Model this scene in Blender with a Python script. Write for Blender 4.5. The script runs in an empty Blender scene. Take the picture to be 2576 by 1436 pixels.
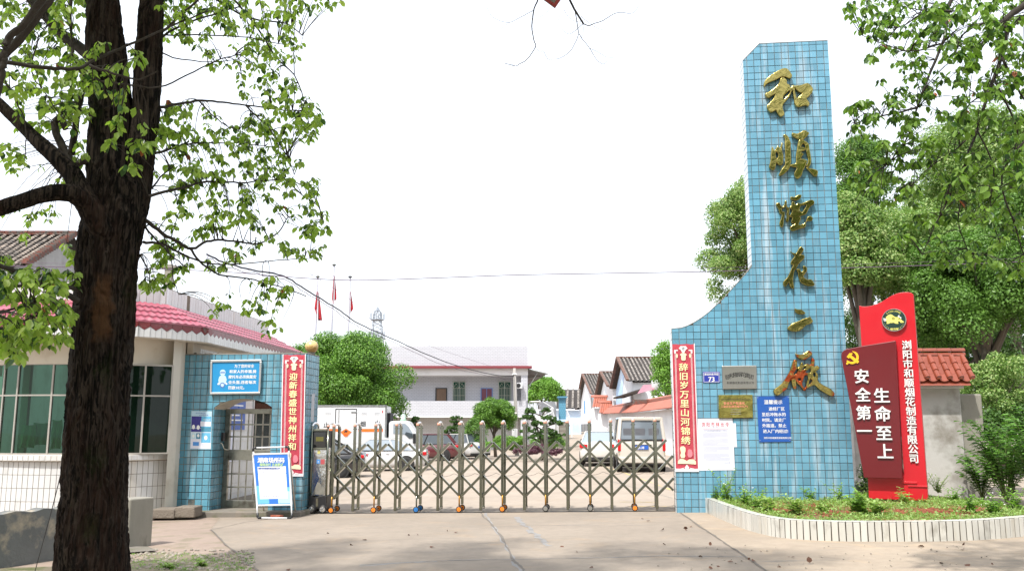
import bpy, bmesh, math, random
import numpy as np
from mathutils import Vector, Matrix
from mathutils.geometry import tessellate_polygon
rnd = random.Random(7)
R = math.radians
S = bpy.context.scene
COL = S.collection
# ------------------------------------------------------------------ camera
FV, U0, V0, HC = 2228.0, 1288.0, 718.0, 1.6          # focal length in design pixels, centre, eye height
PITCH = R(9.1)
cam_d = bpy.data.cameras.new('camera'); cam = bpy.data.objects.new('camera', cam_d); COL.objects.link(cam)
cam_d.sensor_width = 36; cam_d.lens = 36 * FV / 2576; cam_d.clip_start = .05; cam_d.clip_end = 3000
cam.location = (0, 0, HC); cam.rotation_euler = (R(90) + PITCH, 0, 0)
S.camera = cam
# ------------------------------------------------------------------ world, sun, exposure
SUN_EL, SUN_DIR = R(57), Vector((.40, .66, -1.20)).normalized()
SUN_AZ = math.atan2(-SUN_DIR.x, -SUN_DIR.y)          # compass bearing towards the sun, from +Y
W = bpy.data.worlds.new('World'); S.world = W; W.use_nodes = True
nt = W.node_tree; nt.nodes.clear()
out = nt.nodes.new('ShaderNodeOutputWorld'); bg = nt.nodes.new('ShaderNodeBackground')
sky = nt.nodes.new('ShaderNodeTexSky'); sky.sky_type = 'NISHITA'; sky.sun_disc = False
sky.sun_elevation = math.asin(-SUN_DIR.z); sky.sun_rotation = SUN_AZ; sky.dust_density = 4; sky.air_density = 1.2
mixw = nt.nodes.new('ShaderNodeMix'); mixw.data_type = 'RGBA'; mixw.inputs[0].default_value = .72
mixw.inputs[7].default_value = (7.6, 7.9, 8.4, 1)    # bright thin overcast veil
nt.links.new(sky.outputs[0], mixw.inputs[6]); nt.links.new(mixw.outputs[2], bg.inputs[0])
bg.inputs[1].default_value = .138
nt.links.new(bg.outputs[0], out.inputs[0])
sl = bpy.data.lights.new('sun', 'SUN'); sl.energy = 3.5; sl.angle = R(1.6); sl.color = (1, .965, .90)
sun = bpy.data.objects.new('sun', sl); COL.objects.link(sun)
sun.rotation_euler = SUN_DIR.to_track_quat('-Z', 'Y').to_euler()
S.view_settings.view_transform = 'Standard'; S.view_settings.look = 'None'
S.view_settings.gamma = 1; S.view_settings.use_curve_mapping = False
S.view_settings.exposure = .74
S.cycles.max_bounces = 7; S.cycles.transparent_max_bounces = 12

# ------------------------------------------------------------------ pixel -> place helpers (used once, to find real positions)
cp, sp = math.cos(PITCH), math.sin(PITCH)
def ray(u, v):
    a, b = (u - U0) / FV, -(v - V0) / FV
    return Vector((a, cp - b * sp, sp + b * cp))
CAM = Vector((0, 0, HC))
def gz(x, y=0.0):                                    # the forecourt climbs gently to the east
    return .0165 * max(-9.0, min(9.0, x))
def G(u, v, dz=0.0):
    r = ray(u, v); z = dz
    for _ in range(6):
        t = (z - HC) / r.z; p = CAM + r * t; z = gz(p.x) + dz
    return Vector((p.x, p.y, z))
def PY(u, v, Y):
    r = ray(u, v); return CAM + r * (Y / r.y)
class Frame:
    def __init__(s, o, deg):
        c, n = math.cos(R(deg)), math.sin(R(deg))
        s.o = Vector(o); s.g = Vector((c, -n, 0)); s.n = Vector((n, c, 0)); s.rot = -R(deg)
        s.M = Matrix.Translation(s.o) @ Matrix.Rotation(-R(deg), 4, 'Z')
    def at(s, a, d, z): return s.o + s.g * a + s.n * d + Vector((0, 0, z))
    def px(s, u, v, d=0.0):                           # -> (a, z) on the plane d
        r = ray(u, v); t = (d - (CAM - s.o).dot(s.n)) / r.dot(s.n); p = CAM + r * t
        return ((p - s.o).dot(s.g), p.z - s.o.z)
GF = Frame((0, 17.39, 0), 6.0)                        # gate frame: a along, d depth, z up

# ------------------------------------------------------------------ objects
def tag(o, label=None, cat=None, group=None, kind=None):
    if label: o['label'] = label
    if cat: o['category'] = cat
    if group: o['group'] = group
    if kind: o['kind'] = kind
    return o
def thing(name, label, cat, loc=(0, 0, 0), rotz=0.0, group=None):
    o = bpy.data.objects.new(name, None); COL.objects.link(o); o.empty_display_size = .2
    o.matrix_basis = Matrix.Translation(Vector(loc)) @ Matrix.Rotation(rotz, 4, 'Z')
    return tag(o, label, cat, group)
def rootM(p):
    m = Matrix.Identity(4)
    while p is not None:
        m = p.matrix_basis @ m; p = p.parent
    return m
I4 = Matrix.Identity(4)
def link(name, me, mat=None, parent=None, M=I4):
    o = bpy.data.objects.new(name, me); COL.objects.link(o)
    if parent is not None:
        o.parent = parent; o.matrix_basis = rootM(parent).inverted() @ M
    else: o.matrix_basis = M
    if mat is not None and me is not None and len(me.materials) == 0: me.materials.append(mat)
    return o
def copy_tree(o, parent=None):
    c = o.copy(); COL.objects.link(c); c.parent = parent
    for ch in list(o.children): copy_tree(ch, c)
    return c
class MB:
    def __init__(s): s.v = []; s.f = []; s.mi = []
    def add(s, vs, fs, mi=0):
        b = len(s.v); s.v += [tuple(v) for v in vs]; s.f += [[i + b for i in f] for f in fs]; s.mi += [mi] * len(fs); return s
    def box(s, x0, x1, y0, y1, z0, z1, mi=0):
        v = [(x0,y0,z0),(x1,y0,z0),(x1,y1,z0),(x0,y1,z0),(x0,y0,z1),(x1,y0,z1),(x1,y1,z1),(x0,y1,z1)]
        return s.add(v, [(0,3,2,1),(4,5,6,7),(0,1,5,4),(1,2,6,5),(2,3,7,6),(3,0,4,7)], mi)
    def bar(s, p, q, w, h, up=(0, 0, 1), mi=0):       # box beam from p to q
        p, q = Vector(p), Vector(q); t = (q - p).normalized(); up = Vector(up)
        a = t.cross(up)
        if a.length < 1e-4: a = t.cross(Vector((0, 1, 0)))
        a.normalize(); b = a.cross(t).normalized(); a = a * w / 2; b = b * h / 2
        v = [p-a-b, p+a-b, p+a+b, p-a+b, q-a-b, q+a-b, q+a+b, q-a+b]
        return s.add(v, [(0,1,2,3),(7,6,5,4),(0,4,5,1),(1,5,6,2),(2,6,7,3),(3,7,4,0)], mi)
    def prism(s, poly, y0, y1, holes=(), mi=0):       # polygon (x,z) extruded in y
        loops = [list(poly)] + [list(h) for h in holes]
        tris = tessellate_polygon([[Vector((x, z, 0)) for x, z in l] for l in loops])
        flat = [p for l in loops for p in l]; n = len(flat)
        vs = [(x, y0, z) for x, z in flat] + [(x, y1, z) for x, z in flat]
        fs = []
        for t in tris:
            a, b, c = [flat[i] for i in t]
            ccw = (b[0]-a[0])*(c[1]-a[1]) - (b[1]-a[1])*(c[0]-a[0]) > 0
            t = tuple(t) if ccw else tuple(reversed(t))
            fs.append(t); fs.append(tuple(i + n for i in reversed(t)))
        b = 0
        for l in loops:
            k = len(l)
            ar = sum(l[i][0]*l[(i+1)%k][1]-l[(i+1)%k][0]*l[i][1] for i in range(k)) * (1 if l is loops[0] else -1)
            for i in range(k):
                p, q = b + i, b + (i + 1) % k
                fs.append((p, p + n, q + n, q) if ar > 0 else (q, q + n, p + n, p))
            b += k
        return s.add(vs, fs, mi)
    def tube(s, pts, rad, n=8, cap=True, mi=0):
        pts = [Vector(p) for p in pts]; m = len(pts)
        if not hasattr(rad, '__len__'): rad = [rad] * m
        vs = []; up = None
        for i, p in enumerate(pts):
            t = (pts[min(i+1, m-1)] - pts[max(i-1, 0)]).normalized()
            if up is None:
                up = Vector((0, 0, 1)) if abs(t.z) < .9 else Vector((1, 0, 0))
            a = t.cross(up)
            if a.length < 1e-5: a = t.orthogonal()
            a.normalize(); b = t.cross(a).normalized(); up = a.cross(t).normalized() if False else -b if False else up
            for k in range(n):
                an = 2 * math.pi * k / n
                vs.append(p + (a * math.cos(an) + b * math.sin(an)) * rad[i])
        fs = [(i*n+k, i*n+(k+1)%n, (i+1)*n+(k+1)%n, (i+1)*n+k) for i in range(m-1) for k in range(n)]
        if cap: fs += [tuple(reversed(range(n))), tuple(range((m-1)*n, m*n))]
        return s.add(vs, fs, mi)
    def lathe(s, prof, c=(0, 0, 0), axis='z', n=20, mi=0):   # prof = [(r, h)]
        vs = []; c = Vector(c)
        for r, h in prof:
            for k in range(n):
                an = 2 * math.pi * k / n; x, y = r * math.cos(an), r * math.sin(an)
                vs.append(c + Vector((x, y, h) if axis == 'z' else (x, h, y) if axis == 'y' else (h, x, y)))
        m = len(prof)
        fs = [(i*n+k, i*n+(k+1)%n, (i+1)*n+(k+1)%n, (i+1)*n+k) for i in range(m-1) for k in range(n)]
        fs += [tuple(reversed(range(n))), tuple(range((m-1)*n, m*n))]
        if axis == 'y': fs = [tuple(reversed(f)) for f in fs]
        return s.add(vs, fs, mi)
    def sphere(s, c, r, n=16, m=10, sz=1.0, mi=0):
        return s.lathe([(max(r*math.sin(math.pi*i/m), 1e-4), -r*sz*math.cos(math.pi*i/m)) for i in range(m+1)], c, 'z', n, mi)
    def sweep(s, path, prof, closed=False, mi=0):     # path of (pos, outward dir) ; prof [(off, z)]
        m, k = len(path), len(prof)
        vs = [p + o * a + Vector((0, 0, z)) for p, o in path for a, z in prof]
        fs = [(i*k+j, (i+1)*k+j, (i+1)*k+j+1, i*k+j+1) for i in range(m-1) for j in range(k-1)]
        if closed: fs += [(i*k+k-1, (i+1)*k+k-1, (i+1)*k, i*k) for i in range(m-1)]
        return s.add(vs, fs, mi)
    def mesh(s, name, mats=(), smooth=False, M=None):
        me = bpy.data.meshes.new(name)
        v = s.v if M is None else [tuple(M @ Vector(p)) for p in s.v]
        me.from_pydata(v, [], s.f)
        for m in mats: me.materials.append(m)
        if len(mats) > 1: me.polygons.foreach_set('material_index', s.mi)
        if smooth: me.polygons.foreach_set('use_smooth', [True] * len(me.polygons))
        me.update(); return me
    def build(s, name, mat, parent=None, M=I4, smooth=False, bevel=0, seg=2, fixn=False, kind=None):
        mats = mat if isinstance(mat, (list, tuple)) else [mat]
        o = link(name, s.mesh(name, mats, smooth), None, parent, M)
        if fixn:
            bm = bmesh.new(); bm.from_mesh(o.data); bmesh.ops.recalc_face_normals(bm, faces=bm.faces); bm.to_mesh(o.data); bm.free()
        if bevel:
            b = o.modifiers.new('edge', 'BEVEL'); b.width = bevel; b.segments = seg; b.limit_method = 'ANGLE'; b.angle_limit = R(40)
            b.harden_normals = False
        if kind: o['kind'] = kind
        return o
# ------------------------------------------------------------------ materials
MATS = {}
class NB:
    def __init__(s, name):
        s.m = bpy.data.materials.new(name); s.m.use_nodes = True; s.t = s.m.node_tree; s.n = s.t.nodes
        s.p = s.n['Principled BSDF']; MATS[name] = s.m
    def N(s, t, **k):
        x = s.n.new('ShaderNode' + t)
        for a, b in k.items(): setattr(x, a, b)
        return x
    def L(s, a, b): s.t.links.new(a, b)
    def pos(s, sc=(1, 1, 1), rot=(0, 0, 0)):
        g = s.N('NewGeometry'); m = s.N('Mapping'); m.inputs['Scale'].default_value = sc; m.inputs['Rotation'].default_value = rot
        s.L(g.outputs['Position'], m.inputs[0]); return m.outputs[0]
    def noise(s, sc, detail=5, vec=None, rough=.6, dist=0):
        x = s.N('TexNoise'); x.inputs['Scale'].default_value = sc; x.inputs['Detail'].default_value = detail
        x.inputs['Roughness'].default_value = rough; x.inputs['Distortion'].default_value = dist
        s.L(vec if vec is not None else s.pos(), x.inputs[0]); return x.outputs[0]
    def ramp(s, fac, *st):
        x = s.N('ValToRGB'); e = x.color_ramp.elements
        while len(e) < len(st): e.new(.5)
        for i, (p, c) in enumerate(st):
            e[i].position = p; e[i].color = (c[0], c[1], c[2], 1) if hasattr(c, '__len__') else (c, c, c, 1)
        s.L(fac, x.inputs[0]); return x.outputs[0]
    def mix(s, fac, a, b, bt='MIX'):
        x = s.N('Mix', data_type='RGBA', blend_type=bt)
        for i, val in ((0, fac), (6, a), (7, b)):
            if hasattr(val, 'is_output') or hasattr(val, 'links'): s.L(val, x.inputs[i])
            elif hasattr(val, '__len__'): x.inputs[i].default_value = (*val, 1)[:4]
            else: x.inputs[i].default_value = val
        return x.outputs[2]
    def math(s, op, a, b=0.0):
        x = s.N('Math', operation=op)
        for i, val in ((0, a), (1, b)):
            if hasattr(val, 'links'): s.L(val, x.inputs[i])
            else: x.inputs[i].default_value = val
        return x.outputs[0]
    def bump(s, h, st=.3, dist=.01):
        b = s.N('Bump'); b.inputs['Strength'].default_value = st; b.inputs['Distance'].default_value = dist
        s.L(h, b.inputs['Height']); s.L(b.outputs[0], s.p.inputs['Normal'])
    def rand(s):                                      # one number per piece, whether an object or an island
        g = s.N('NewGeometry'); o = s.N('ObjectInfo')
        a = s.math('ADD', g.outputs['Random Per Island'], o.outputs['Random']); return s.math('FRACT', a)
def mat(name, base, rough=.6, metal=0, var=.08, vs=3.0, piece=0.0, bump=0.0, bs=60.0, bd=.004, dirt=None, ds=1.2, dl=(.52, .68), spec=None, coat=0, stretch=(1, 1, 1), trans=0):
    if name in MATS: return MATS[name]
    n = NB(name); p = n.p
    c = n.mix(n.noise(vs, vec=n.pos(stretch)), [x*(1-var) for x in base], [min(1, x*(1+var)) for x in base])
    if piece:
        r = n.rand(); c = n.mix(1.0, c, n.ramp(r, (0, 1-piece), (1, 1+piece)), 'MULTIPLY') if piece < 0 else n.mix(n.math('MULTIPLY', r, piece), c, [x*.55 for x in base])
    if dirt is not None:
        c = n.mix(n.ramp(n.noise(ds, 8, vec=n.pos(stretch)), (dl[0], 0), (dl[1], 1)), c, dirt)
    n.L(c, p.inputs['Base Color']); p.inputs['Metallic'].default_value = metal
    n.L(n.ramp(n.noise(vs*2.3), (.3, max(0, rough*.85)), (.7, min(1, rough*1.15))), p.inputs['Roughness'])
    if spec is not None: p.inputs['Specular IOR Level'].default_value = spec
    if coat: p.inputs['Coat Weight'].default_value = coat; p.inputs['Coat Roughness'].default_value = .08
    if bump: n.bump(n.noise(bs, 6), bump, bd)
    return n.m
def glass(name, tint, rough=.03, alpha=.35, gloss=.9):
    n = NB(name); n.n.remove(n.p); o = n.n['Material Output']
    t = n.N('BsdfTransparent'); t.inputs[0].default_value = (*tint, 1)
    g = n.N('BsdfGlossy'); g.inputs['Roughness'].default_value = rough; g.inputs[0].default_value = (gloss,)*3 + (1,)
    d = n.N('BsdfDiffuse'); d.inputs[0].default_value = (*[x*.25 for x in tint], 1)
    f = n.N('Fresnel'); f.inputs[0].default_value = 1.5
    m0 = n.N('MixShader'); m0.inputs[0].default_value = alpha; n.L(t.outputs[0], m0.inputs[1]); n.L(d.outputs[0], m0.inputs[2])
    m = n.N('MixShader'); n.L(n.math('ADD', f.outputs[0], .06), m.inputs[0]); n.L(m0.outputs[0], m.inputs[1]); n.L(g.outputs[0], m.inputs[2])
    n.L(m.outputs[0], o.inputs[0]); return n.m
# ------------------------------------------------------------------ lettering
TX = {}
def text_mesh(s, offset=0.0, extrude=0.0):
    k = (s, round(offset, 4), round(extrude, 4))
    if k in TX: return TX[k]
    c = bpy.data.curves.new('lettering', 'FONT'); c.body = s; c.size = 1; c.extrude = extrude; c.resolution_u = 2
    c.align_x = 'LEFT'; c.space_character = 1.0
    o = bpy.data.objects.new('lettering', c); COL.objects.link(o)
    dg = bpy.context.evaluated_depsgraph_get()
    me = bpy.data.meshes.new_from_object(o.evaluated_get(dg)); bpy.data.objects.remove(o); bpy.data.curves.remove(c)
    co = np.empty(len(me.vertices)*3, np.float32); me.vertices.foreach_get('co', co); co = co.reshape(-1, 3)
    lo, hi = co.min(0), co.max(0)
    co[:, 0] -= (lo[0]+hi[0])/2; co[:, 1] -= .39       # optical centre of a CJK glyph
    me.vertices.foreach_set('co', co.ravel()); me.update()
    if offset:                                          # bold: four copies spread by the stroke gain, each a hair apart in depth
        v = [tuple(p) for p in co]; f = [tuple(p.vertices) for p in me.polygons]; n = len(v); e = offset * .62; V, Fc = [], []
        for q, (a, b) in enumerate(((-e, -e*.7), (e, -e*.7), (-e, e*.7), (e, e*.7))):
            V += [(x + a, y + b, z + .0015*q) for x, y, z in v]; Fc += [tuple(i + n*q for i in p) for p in f]
        me = bpy.data.meshes.new('lettering'); me.from_pydata(V, [], Fc); me.update()
    r = (me, float(hi[0]-lo[0])); TX[k] = r; return r
UPR = Matrix.Rotation(R(90), 4, 'X')                  # text plane -> x/z plane facing -y
def text(s, F, a, z, h, d, m, parent, name='printed_text', offset=.0, extrude=0.0, width=None, rot=0, shear=0, xs=1.0):
    """One line centred on (a, z) on the plane d of frame F, em height h."""
    me, w = text_mesh(s, offset, extrude)
    sx = h * xs if width is None else width / w
    Sh = Matrix.Identity(4); Sh[0][1] = shear
    M = F.M @ Matrix.Translation((a, d, z)) @ UPR @ Matrix.Rotation(rot, 4, 'Z') @ Sh @ Matrix.Diagonal((sx, h, h, 1))
    me2 = me.copy(); me2.materials.clear(); me2.materials.append(m)
    return link(name, me2, None, parent, M)
def column(s, F, a0, z0, a1, z1, h, d, m, parent, name='character', **k):
    n = len(s)
    return [text(ch, F, a0+(a1-a0)*i/max(1, n-1), z0+(z1-z0)*i/max(1, n-1), h, d, m, parent, name, **k) for i, ch in enumerate(s)]
def sheet(F, pts, d, t=.004):                          # thin board from pixel corners
    P = [F.px(u, v, d) for u, v in pts]; return P, MB().prism(P, d, d + t)
# ------------------------------------------------------------------ foliage
def leaf_mesh(name, pos, dirs, nrm, size, mats, wide=.5, fine=True, mi=None):
    """pos Nx3 bases, dirs Nx3 unit along the leaf, nrm Nx3 unit normals, size N."""
    n = len(pos); size = np.asarray(size).reshape(-1, 1)
    side = np.cross(dirs, nrm); side /= np.linalg.norm(side, axis=1, keepdims=True) + 1e-9
    up = np.cross(side, dirs)
    if fine:
        lay = [(0, 0, 0), (.30, .42, .07), (.68, .38, .05), (1, 0, -.12), (.68, -.38, .05), (.30, -.42, .07)]
        faces = np.array([[0, 3, 2, 1], [0, 5, 4, 3]])
    else:
        lay = [(0, 0, 0), (.5, .5, .08), (1, 0, -.05), (.5, -.5, .08)]
        faces = np.array([[0, 1, 2, 3]])
    k = len(lay); v = np.empty((n, k, 3), np.float32)
    for j, (l, w, h) in enumerate(lay): v[:, j] = pos + dirs*size*l + side*size*w*2*wide + up*size*h
    nf = len(faces); f = (faces[None] + (np.arange(n)*k)[:, None, None]).reshape(-1)
    me = bpy.data.meshes.new(name); me.vertices.add(n*k); me.vertices.foreach_set('co', v.ravel())
    me.loops.add(len(f)); me.loops.foreach_set('vertex_index', f.astype(np.int32))
    me.polygons.add(n*nf); me.polygons.foreach_set('loop_start', np.arange(n*nf, dtype=np.int32)*4)
    for m in mats: me.materials.append(m)
    if mi is not None: me.polygons.foreach_set('material_index', np.repeat(mi, nf).astype(np.int32))
    me.update(calc_edges=True); return me
def unit(a): return a / (np.linalg.norm(a, axis=-1, keepdims=True) + 1e-9)
def leafmat(name, c1, c2, tr, tw=.45, rough=.45, young=None):
    n = NB(name); p = n.p; o = n.n['Material Output']
    r = n.rand(); st = [(0, c1), (.75, c2)]
    if young: st.append((1, young))
    c = n.ramp(r, *st); n.L(c, p.inputs['Base Color']); p.inputs['Roughness'].default_value = rough
    p.inputs['Specular IOR Level'].default_value = .35
    t = n.N('BsdfTranslucent'); n.L(n.mix(1.0, c, tr, 'MULTIPLY'), t.inputs[0])
    m = n.N('MixShader'); m.inputs[0].default_value = tw
    n.L(p.outputs[0], m.inputs[1]); n.L(t.outputs[0], m.inputs[2]); n.L(m.outputs[0], o.inputs[0]); return n.m
def crown_pts(rg, c, rad, puffs, pr, n, up=.35, fill=.25):
    """leaf positions over many small puffs arranged on an ellipsoid."""
    c, rad = np.array(c), np.array(rad)
    d = unit(rg.normal(size=(puffs, 3))); d[:, 2] = np.where(d[:, 2] < -.55, -d[:, 2], d[:, 2])
    rr = np.where(rg.random(puffs) < fill, rg.uniform(.25, .8, puffs), rg.uniform(.82, 1.05, puffs))
    pc = c + d * rad * rr[:, None]; ps = pr * rg.uniform(.6, 1.35, puffs)
    wgt = ps**2 / (ps**2).sum(); idx = rg.choice(puffs, n, p=wgt)
    e = unit(rg.normal(size=(n, 3)) + np.array([0, 0, .25])); q = ps[idx] * rg.uniform(.55, 1.08, n)
    pos = pc[idx] + e * q[:, None] * np.array([1, 1, .8])
    nr = unit(e + rg.normal(size=(n, 3)) * .55 + np.array([0, 0, up]))
    t = rg.normal(size=(n, 3)); dr = unit(np.cross(nr, t) + np.array([0, 0, -.25])); return pos, dr, nr
def crown(name, parent, rg, c, rad, puffs, pr, n, size, m, wide=.36, fine=False, **k):
    pos, dr, nr = crown_pts(rg, c, rad, puffs, pr, n, **k)
    me = leaf_mesh(name, pos, dr, nr, size * rg.uniform(.6, 1.3, n), m if isinstance(m, list) else [m], wide, fine)
    return link(name, me, None, parent, rootM(parent) if parent is not None and False else I4)
# ================================================================== materials
def concrete(name, base, bump=.25, wet=0.0, warm=(.36, .26, .17), moss=0.0):
    n = NB(name); p = n.p
    a = n.noise(.55, 8); b = n.noise(7, 6); c = n.noise(160, 3)
    col = n.mix(n.ramp(a, (.32, 0), (.68, 1)), [x*.88 for x in base], [x*1.10 for x in base])
    col = n.mix(n.ramp(n.noise(.9, 6, dist=1.5), (.55, 0), (.75, .45)), col, warm)
    col = n.mix(n.ramp(b, (.33, .26), (.60, 0)), col, [x*.60 for x in base])
    col = n.mix(n.ramp(c, (.28, .35), (.42, 0)), col, [x*.5 for x in base])
    col = n.mix(n.ramp(c, (.62, 0), (.76, .30)), col, [min(1, x*1.7) for x in base])
    st = n.noise(1.0, 7, vec=n.pos((.45, 2.6, 1)), dist=.6)
    col = n.mix(n.ramp(st, (.56, 0), (.72, .22 + wet)), col, [base[0]*.50, base[1]*.50, base[2]*.53])
    if moss: col = n.mix(n.ramp(n.noise(2.2, 8), (.50, 0), (.62, moss)), col, (.075, .095, .03))
    n.L(col, p.inputs['Base Color'])
    n.L(n.ramp(st, (.5, .92), (.75, .92 - wet*1.2)), p.inputs['Roughness']); p.inputs['Specular IOR Level'].default_value = .25
    n.bump(n.math('ADD', n.math('MULTIPLY', b, .5), c), bump, .004); return n.m
m_drive = concrete('drive_concrete', (.275, .232, .190), wet=.10)
m_yard = concrete('yard_concrete', (.345, .290, .238))
m_apron = concrete('apron_concrete', (.335, .275, .215), wet=.50, warm=(.52, .37, .23))
m_pink = concrete('pinkish_paving', (.30, .235, .195), moss=.35)
m_moss = concrete('mossy_paving', (.20, .17, .12), moss=.9, bump=.6)
m_kerb = concrete('kerb_concrete', (.20, .18, .155), moss=.5)
m_crack = mat('crack_filler', (.20, .185, .17), .9, var=.3, vs=30)
m_dark = mat('dark_rubber', (.012, .012, .013), .5)
m_black = mat('black_plastic', (.02, .02, .022), .35)
m_yellow = mat('worn_yellow_paint', (.55, .40, .10), .8, dirt=(.34, .29, .23), ds=8, dl=(.40, .60))

def streaky_tile(name, base, eff, strength=.75, rough=.16, main=None, dirty=.0, piece=.33):
    """glazed tile: every piece its own shade, lime streaks running down it"""
    n = NB(name); p = n.p; r = n.rand()
    c = n.ramp(r, (0, [x*(1-piece*.55) for x in base]), (.5, base), (1, [min(1, x*(1+piece*.5)) for x in base]))
    lo = n.noise(.55, 4); c = n.mix(n.ramp(lo, (.35, 0), (.7, .38)), c, [x*.78 for x in base])
    s1 = n.noise(1.0, 7, vec=n.pos((7.5, 7.5, .55)), rough=.62); s2 = n.noise(1.0, 3, vec=n.pos((1.1, 1.1, .28)))
    m = n.math('MULTIPLY', n.ramp(s1, (.50, 0), (.66, 1)), n.ramp(s2, (.42, .0), (.62, 1)))
    if main:                                           # the one broad lime run down the shaft
        a0, w, zt = main
        g = n.N('NewGeometry'); d = n.N('VectorMath', operation='DOT_PRODUCT'); n.L(g.outputs['Position'], d.inputs[0]); d.inputs[1].default_value = GF.g
        off = n.math('MULTIPLY', n.math('SUBTRACT', n.noise(.7, 3), .5), .35)
        x = n.math('ABSOLUTE', n.math('ADD', n.math('SUBTRACT', d.outputs['Value'], a0), off))
        k = n.ramp(n.math('DIVIDE', x, w), (.25, 1), (1, 0))
        k = n.math('MULTIPLY', k, n.ramp(n.noise(1.0, 6, vec=n.pos((14, 14, 1.2))), (.34, .25), (.62, 1)))
        m = n.math('MAXIMUM', m, k)
    m = n.math('MULTIPLY', m, strength)
    c = n.mix(m, c, eff)
    if dirty: c = n.mix(n.ramp(n.noise(2.0, 8, vec=n.pos((1.5, 1.5, .8))), (.56, 0), (.74, dirty)), c, (.10, .085, .06))
    n.L(c, p.inputs['Base Color']); n.L(n.mix(m, (rough,)*3, (.55,)*3), p.inputs['Roughness'])
    p.inputs['Specular IOR Level'].default_value = .45
    n.bump(n.noise(9, 4), .12, .01); return n.m
m_blue = streaky_tile('blue_tile', (.122, .300, .415), (.60, .64, .68), .48, main=(GF.px(1916, 700, -.3)[0], .10, 0))
m_blue2 = streaky_tile('blue_tile_weathered', (.095, .262, .350), (.50, .54, .54), .42, rough=.2, dirty=.55)
m_white_tile = streaky_tile('white_tile', (.60, .60, .60), (.50, .42, .30), .35, rough=.18, piece=.10, dirty=.25)
m_grout = mat('dark_grout', (.045, .060, .065), .9, var=.4, vs=4, dirt=(.17, .16, .13), ds=3, dl=(.42, .60))
m_grout2 = mat('brown_grout', (.17, .145, .11), .95, var=.3, vs=8)
m_cream = mat('cream_render', (.60, .55, .47), .85, var=.05, dirt=(.40, .33, .24), ds=1.3, dl=(.58, .78), bump=.15)
m_white = mat('white_render', (.66, .66, .67), .85, var=.04, dirt=(.50, .50, .49), ds=.9, dl=(.50, .80), bump=.1)
m_paint = mat('white_enamel', (.62, .63, .65), .3, var=.02, coat=.4)
m_alu = mat('aluminium', (.62, .63, .64), .32, metal=1, var=.08)
m_steel = mat('stainless_steel', (.225, .235, .185), .15, metal=1, var=.30, vs=9, dirt=(.20, .20, .17), ds=14, dl=(.50, .75))
m_steel2 = mat('polished_panel', (.58, .59, .57), .10, metal=1, var=.08, vs=2.5, bump=.35, bs=1.6, bd=.05)
m_caps = mat('salmon_cap', (.62, .30, .22), .45)
m_brass = mat('orange_varnished_tube', (.42, .20, .035), .3, metal=.6)
m_owheel = mat('orange_rim', (.75, .22, .02), .35); m_bwheel = mat('blue_rim', (.02, .16, .45), .35); m_gwheel = mat('grey_rim', (.22, .21, .19), .5)
m_chrome = mat('chrome', (.75, .75, .76), .12, metal=1)
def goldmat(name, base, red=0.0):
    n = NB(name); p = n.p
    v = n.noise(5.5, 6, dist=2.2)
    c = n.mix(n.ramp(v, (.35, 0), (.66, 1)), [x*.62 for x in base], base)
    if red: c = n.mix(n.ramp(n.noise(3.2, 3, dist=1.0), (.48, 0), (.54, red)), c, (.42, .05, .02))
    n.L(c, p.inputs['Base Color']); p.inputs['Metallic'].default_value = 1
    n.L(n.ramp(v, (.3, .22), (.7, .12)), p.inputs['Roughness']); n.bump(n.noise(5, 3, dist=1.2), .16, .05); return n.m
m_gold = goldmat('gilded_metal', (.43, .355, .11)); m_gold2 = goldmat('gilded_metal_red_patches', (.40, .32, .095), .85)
m_white_txt = mat('white_lettering', (.75, .75, .74), .5); m_blk_txt = mat('black_lettering', (.02, .02, .02), .5)
m_red_txt = mat('red_lettering', (.50, .03, .03), .5); m_yel_txt = mat('cream_yellow_print', (.80, .74, .38), .6)
m_grey_txt = mat('grey_print', (.33, .35, .45), .7); m_blue_txt = mat('blue_print', (.10, .16, .42), .7)
# ================================================================== ground
def rise(y): return 0 if y < 58 else (y - 58) * .022 if y < 95 else .814 + (y - 95) * .006
xs = [-900, -120, -40, -9, -3, 3, 9, 40, 120, 900]; ys = [-120, -10, 8, 20, 40, 58, 75, 95, 130, 300, 1500]
mb = MB(); mb.add([(x, y, gz(x) + rise(y)) for y in ys for x in xs], [(j*len(xs)+i, j*len(xs)+i+1, (j+1)*len(xs)+i+1, (j+1)*len(xs)+i) for j in range(len(ys)-1) for i in range(len(xs)-1)])
tag(mb.build('ground', m_yard), kind='structure')
def flat(name, pts, lift, m, parent=None):
    P = [Vector((p[0], p[1], 0)) for p in pts]; tr = tessellate_polygon([P]); fs = []
    for t in tr:
        a, b, c = [P[i] for i in t]; fs.append(t if (b-a).cross(c-a).z > 0 else tuple(reversed(t)))
    o = MB().add([(p.x, p.y, gz(p.x) + lift) for p in P], fs).build(name, m, parent)
    if parent is None: tag(o, kind='structure')
    return o
g = lambda u, v: G(u, v)
dl = [g(322, 1290), g(392, 1303), g(470, 1312), g(530, 1333), g(585, 1385), g(650, 1436)]
dr = [g(1703, 1283), g(1760, 1322), g(1810, 1356), g(1850, 1384), g(1930, 1436)]
k0 = GF.at(-6.9, .9, 0); k1 = GF.at(3.3, .9, 0)
drive = flat('driveway', [g(560, 1294), g(530, 1333)] + dl[4:] + [Vector((-2.4, 4, 0)), Vector((4.2, 4, 0))] + dr[::-1] + [GF.at(3.22, .9, 0), GF.at(-4.1, .9, 0)], .004, m_drive)
flat('paving', [g(300, 1290), g(560, 1293.8), g(529, 1333), dl[4], g(650, 1436), Vector((-2.45, 4, 0)), Vector((-8.9, 4, 0)), Vector((-8.9, 15.9, 0))], .004, m_pink)
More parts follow.
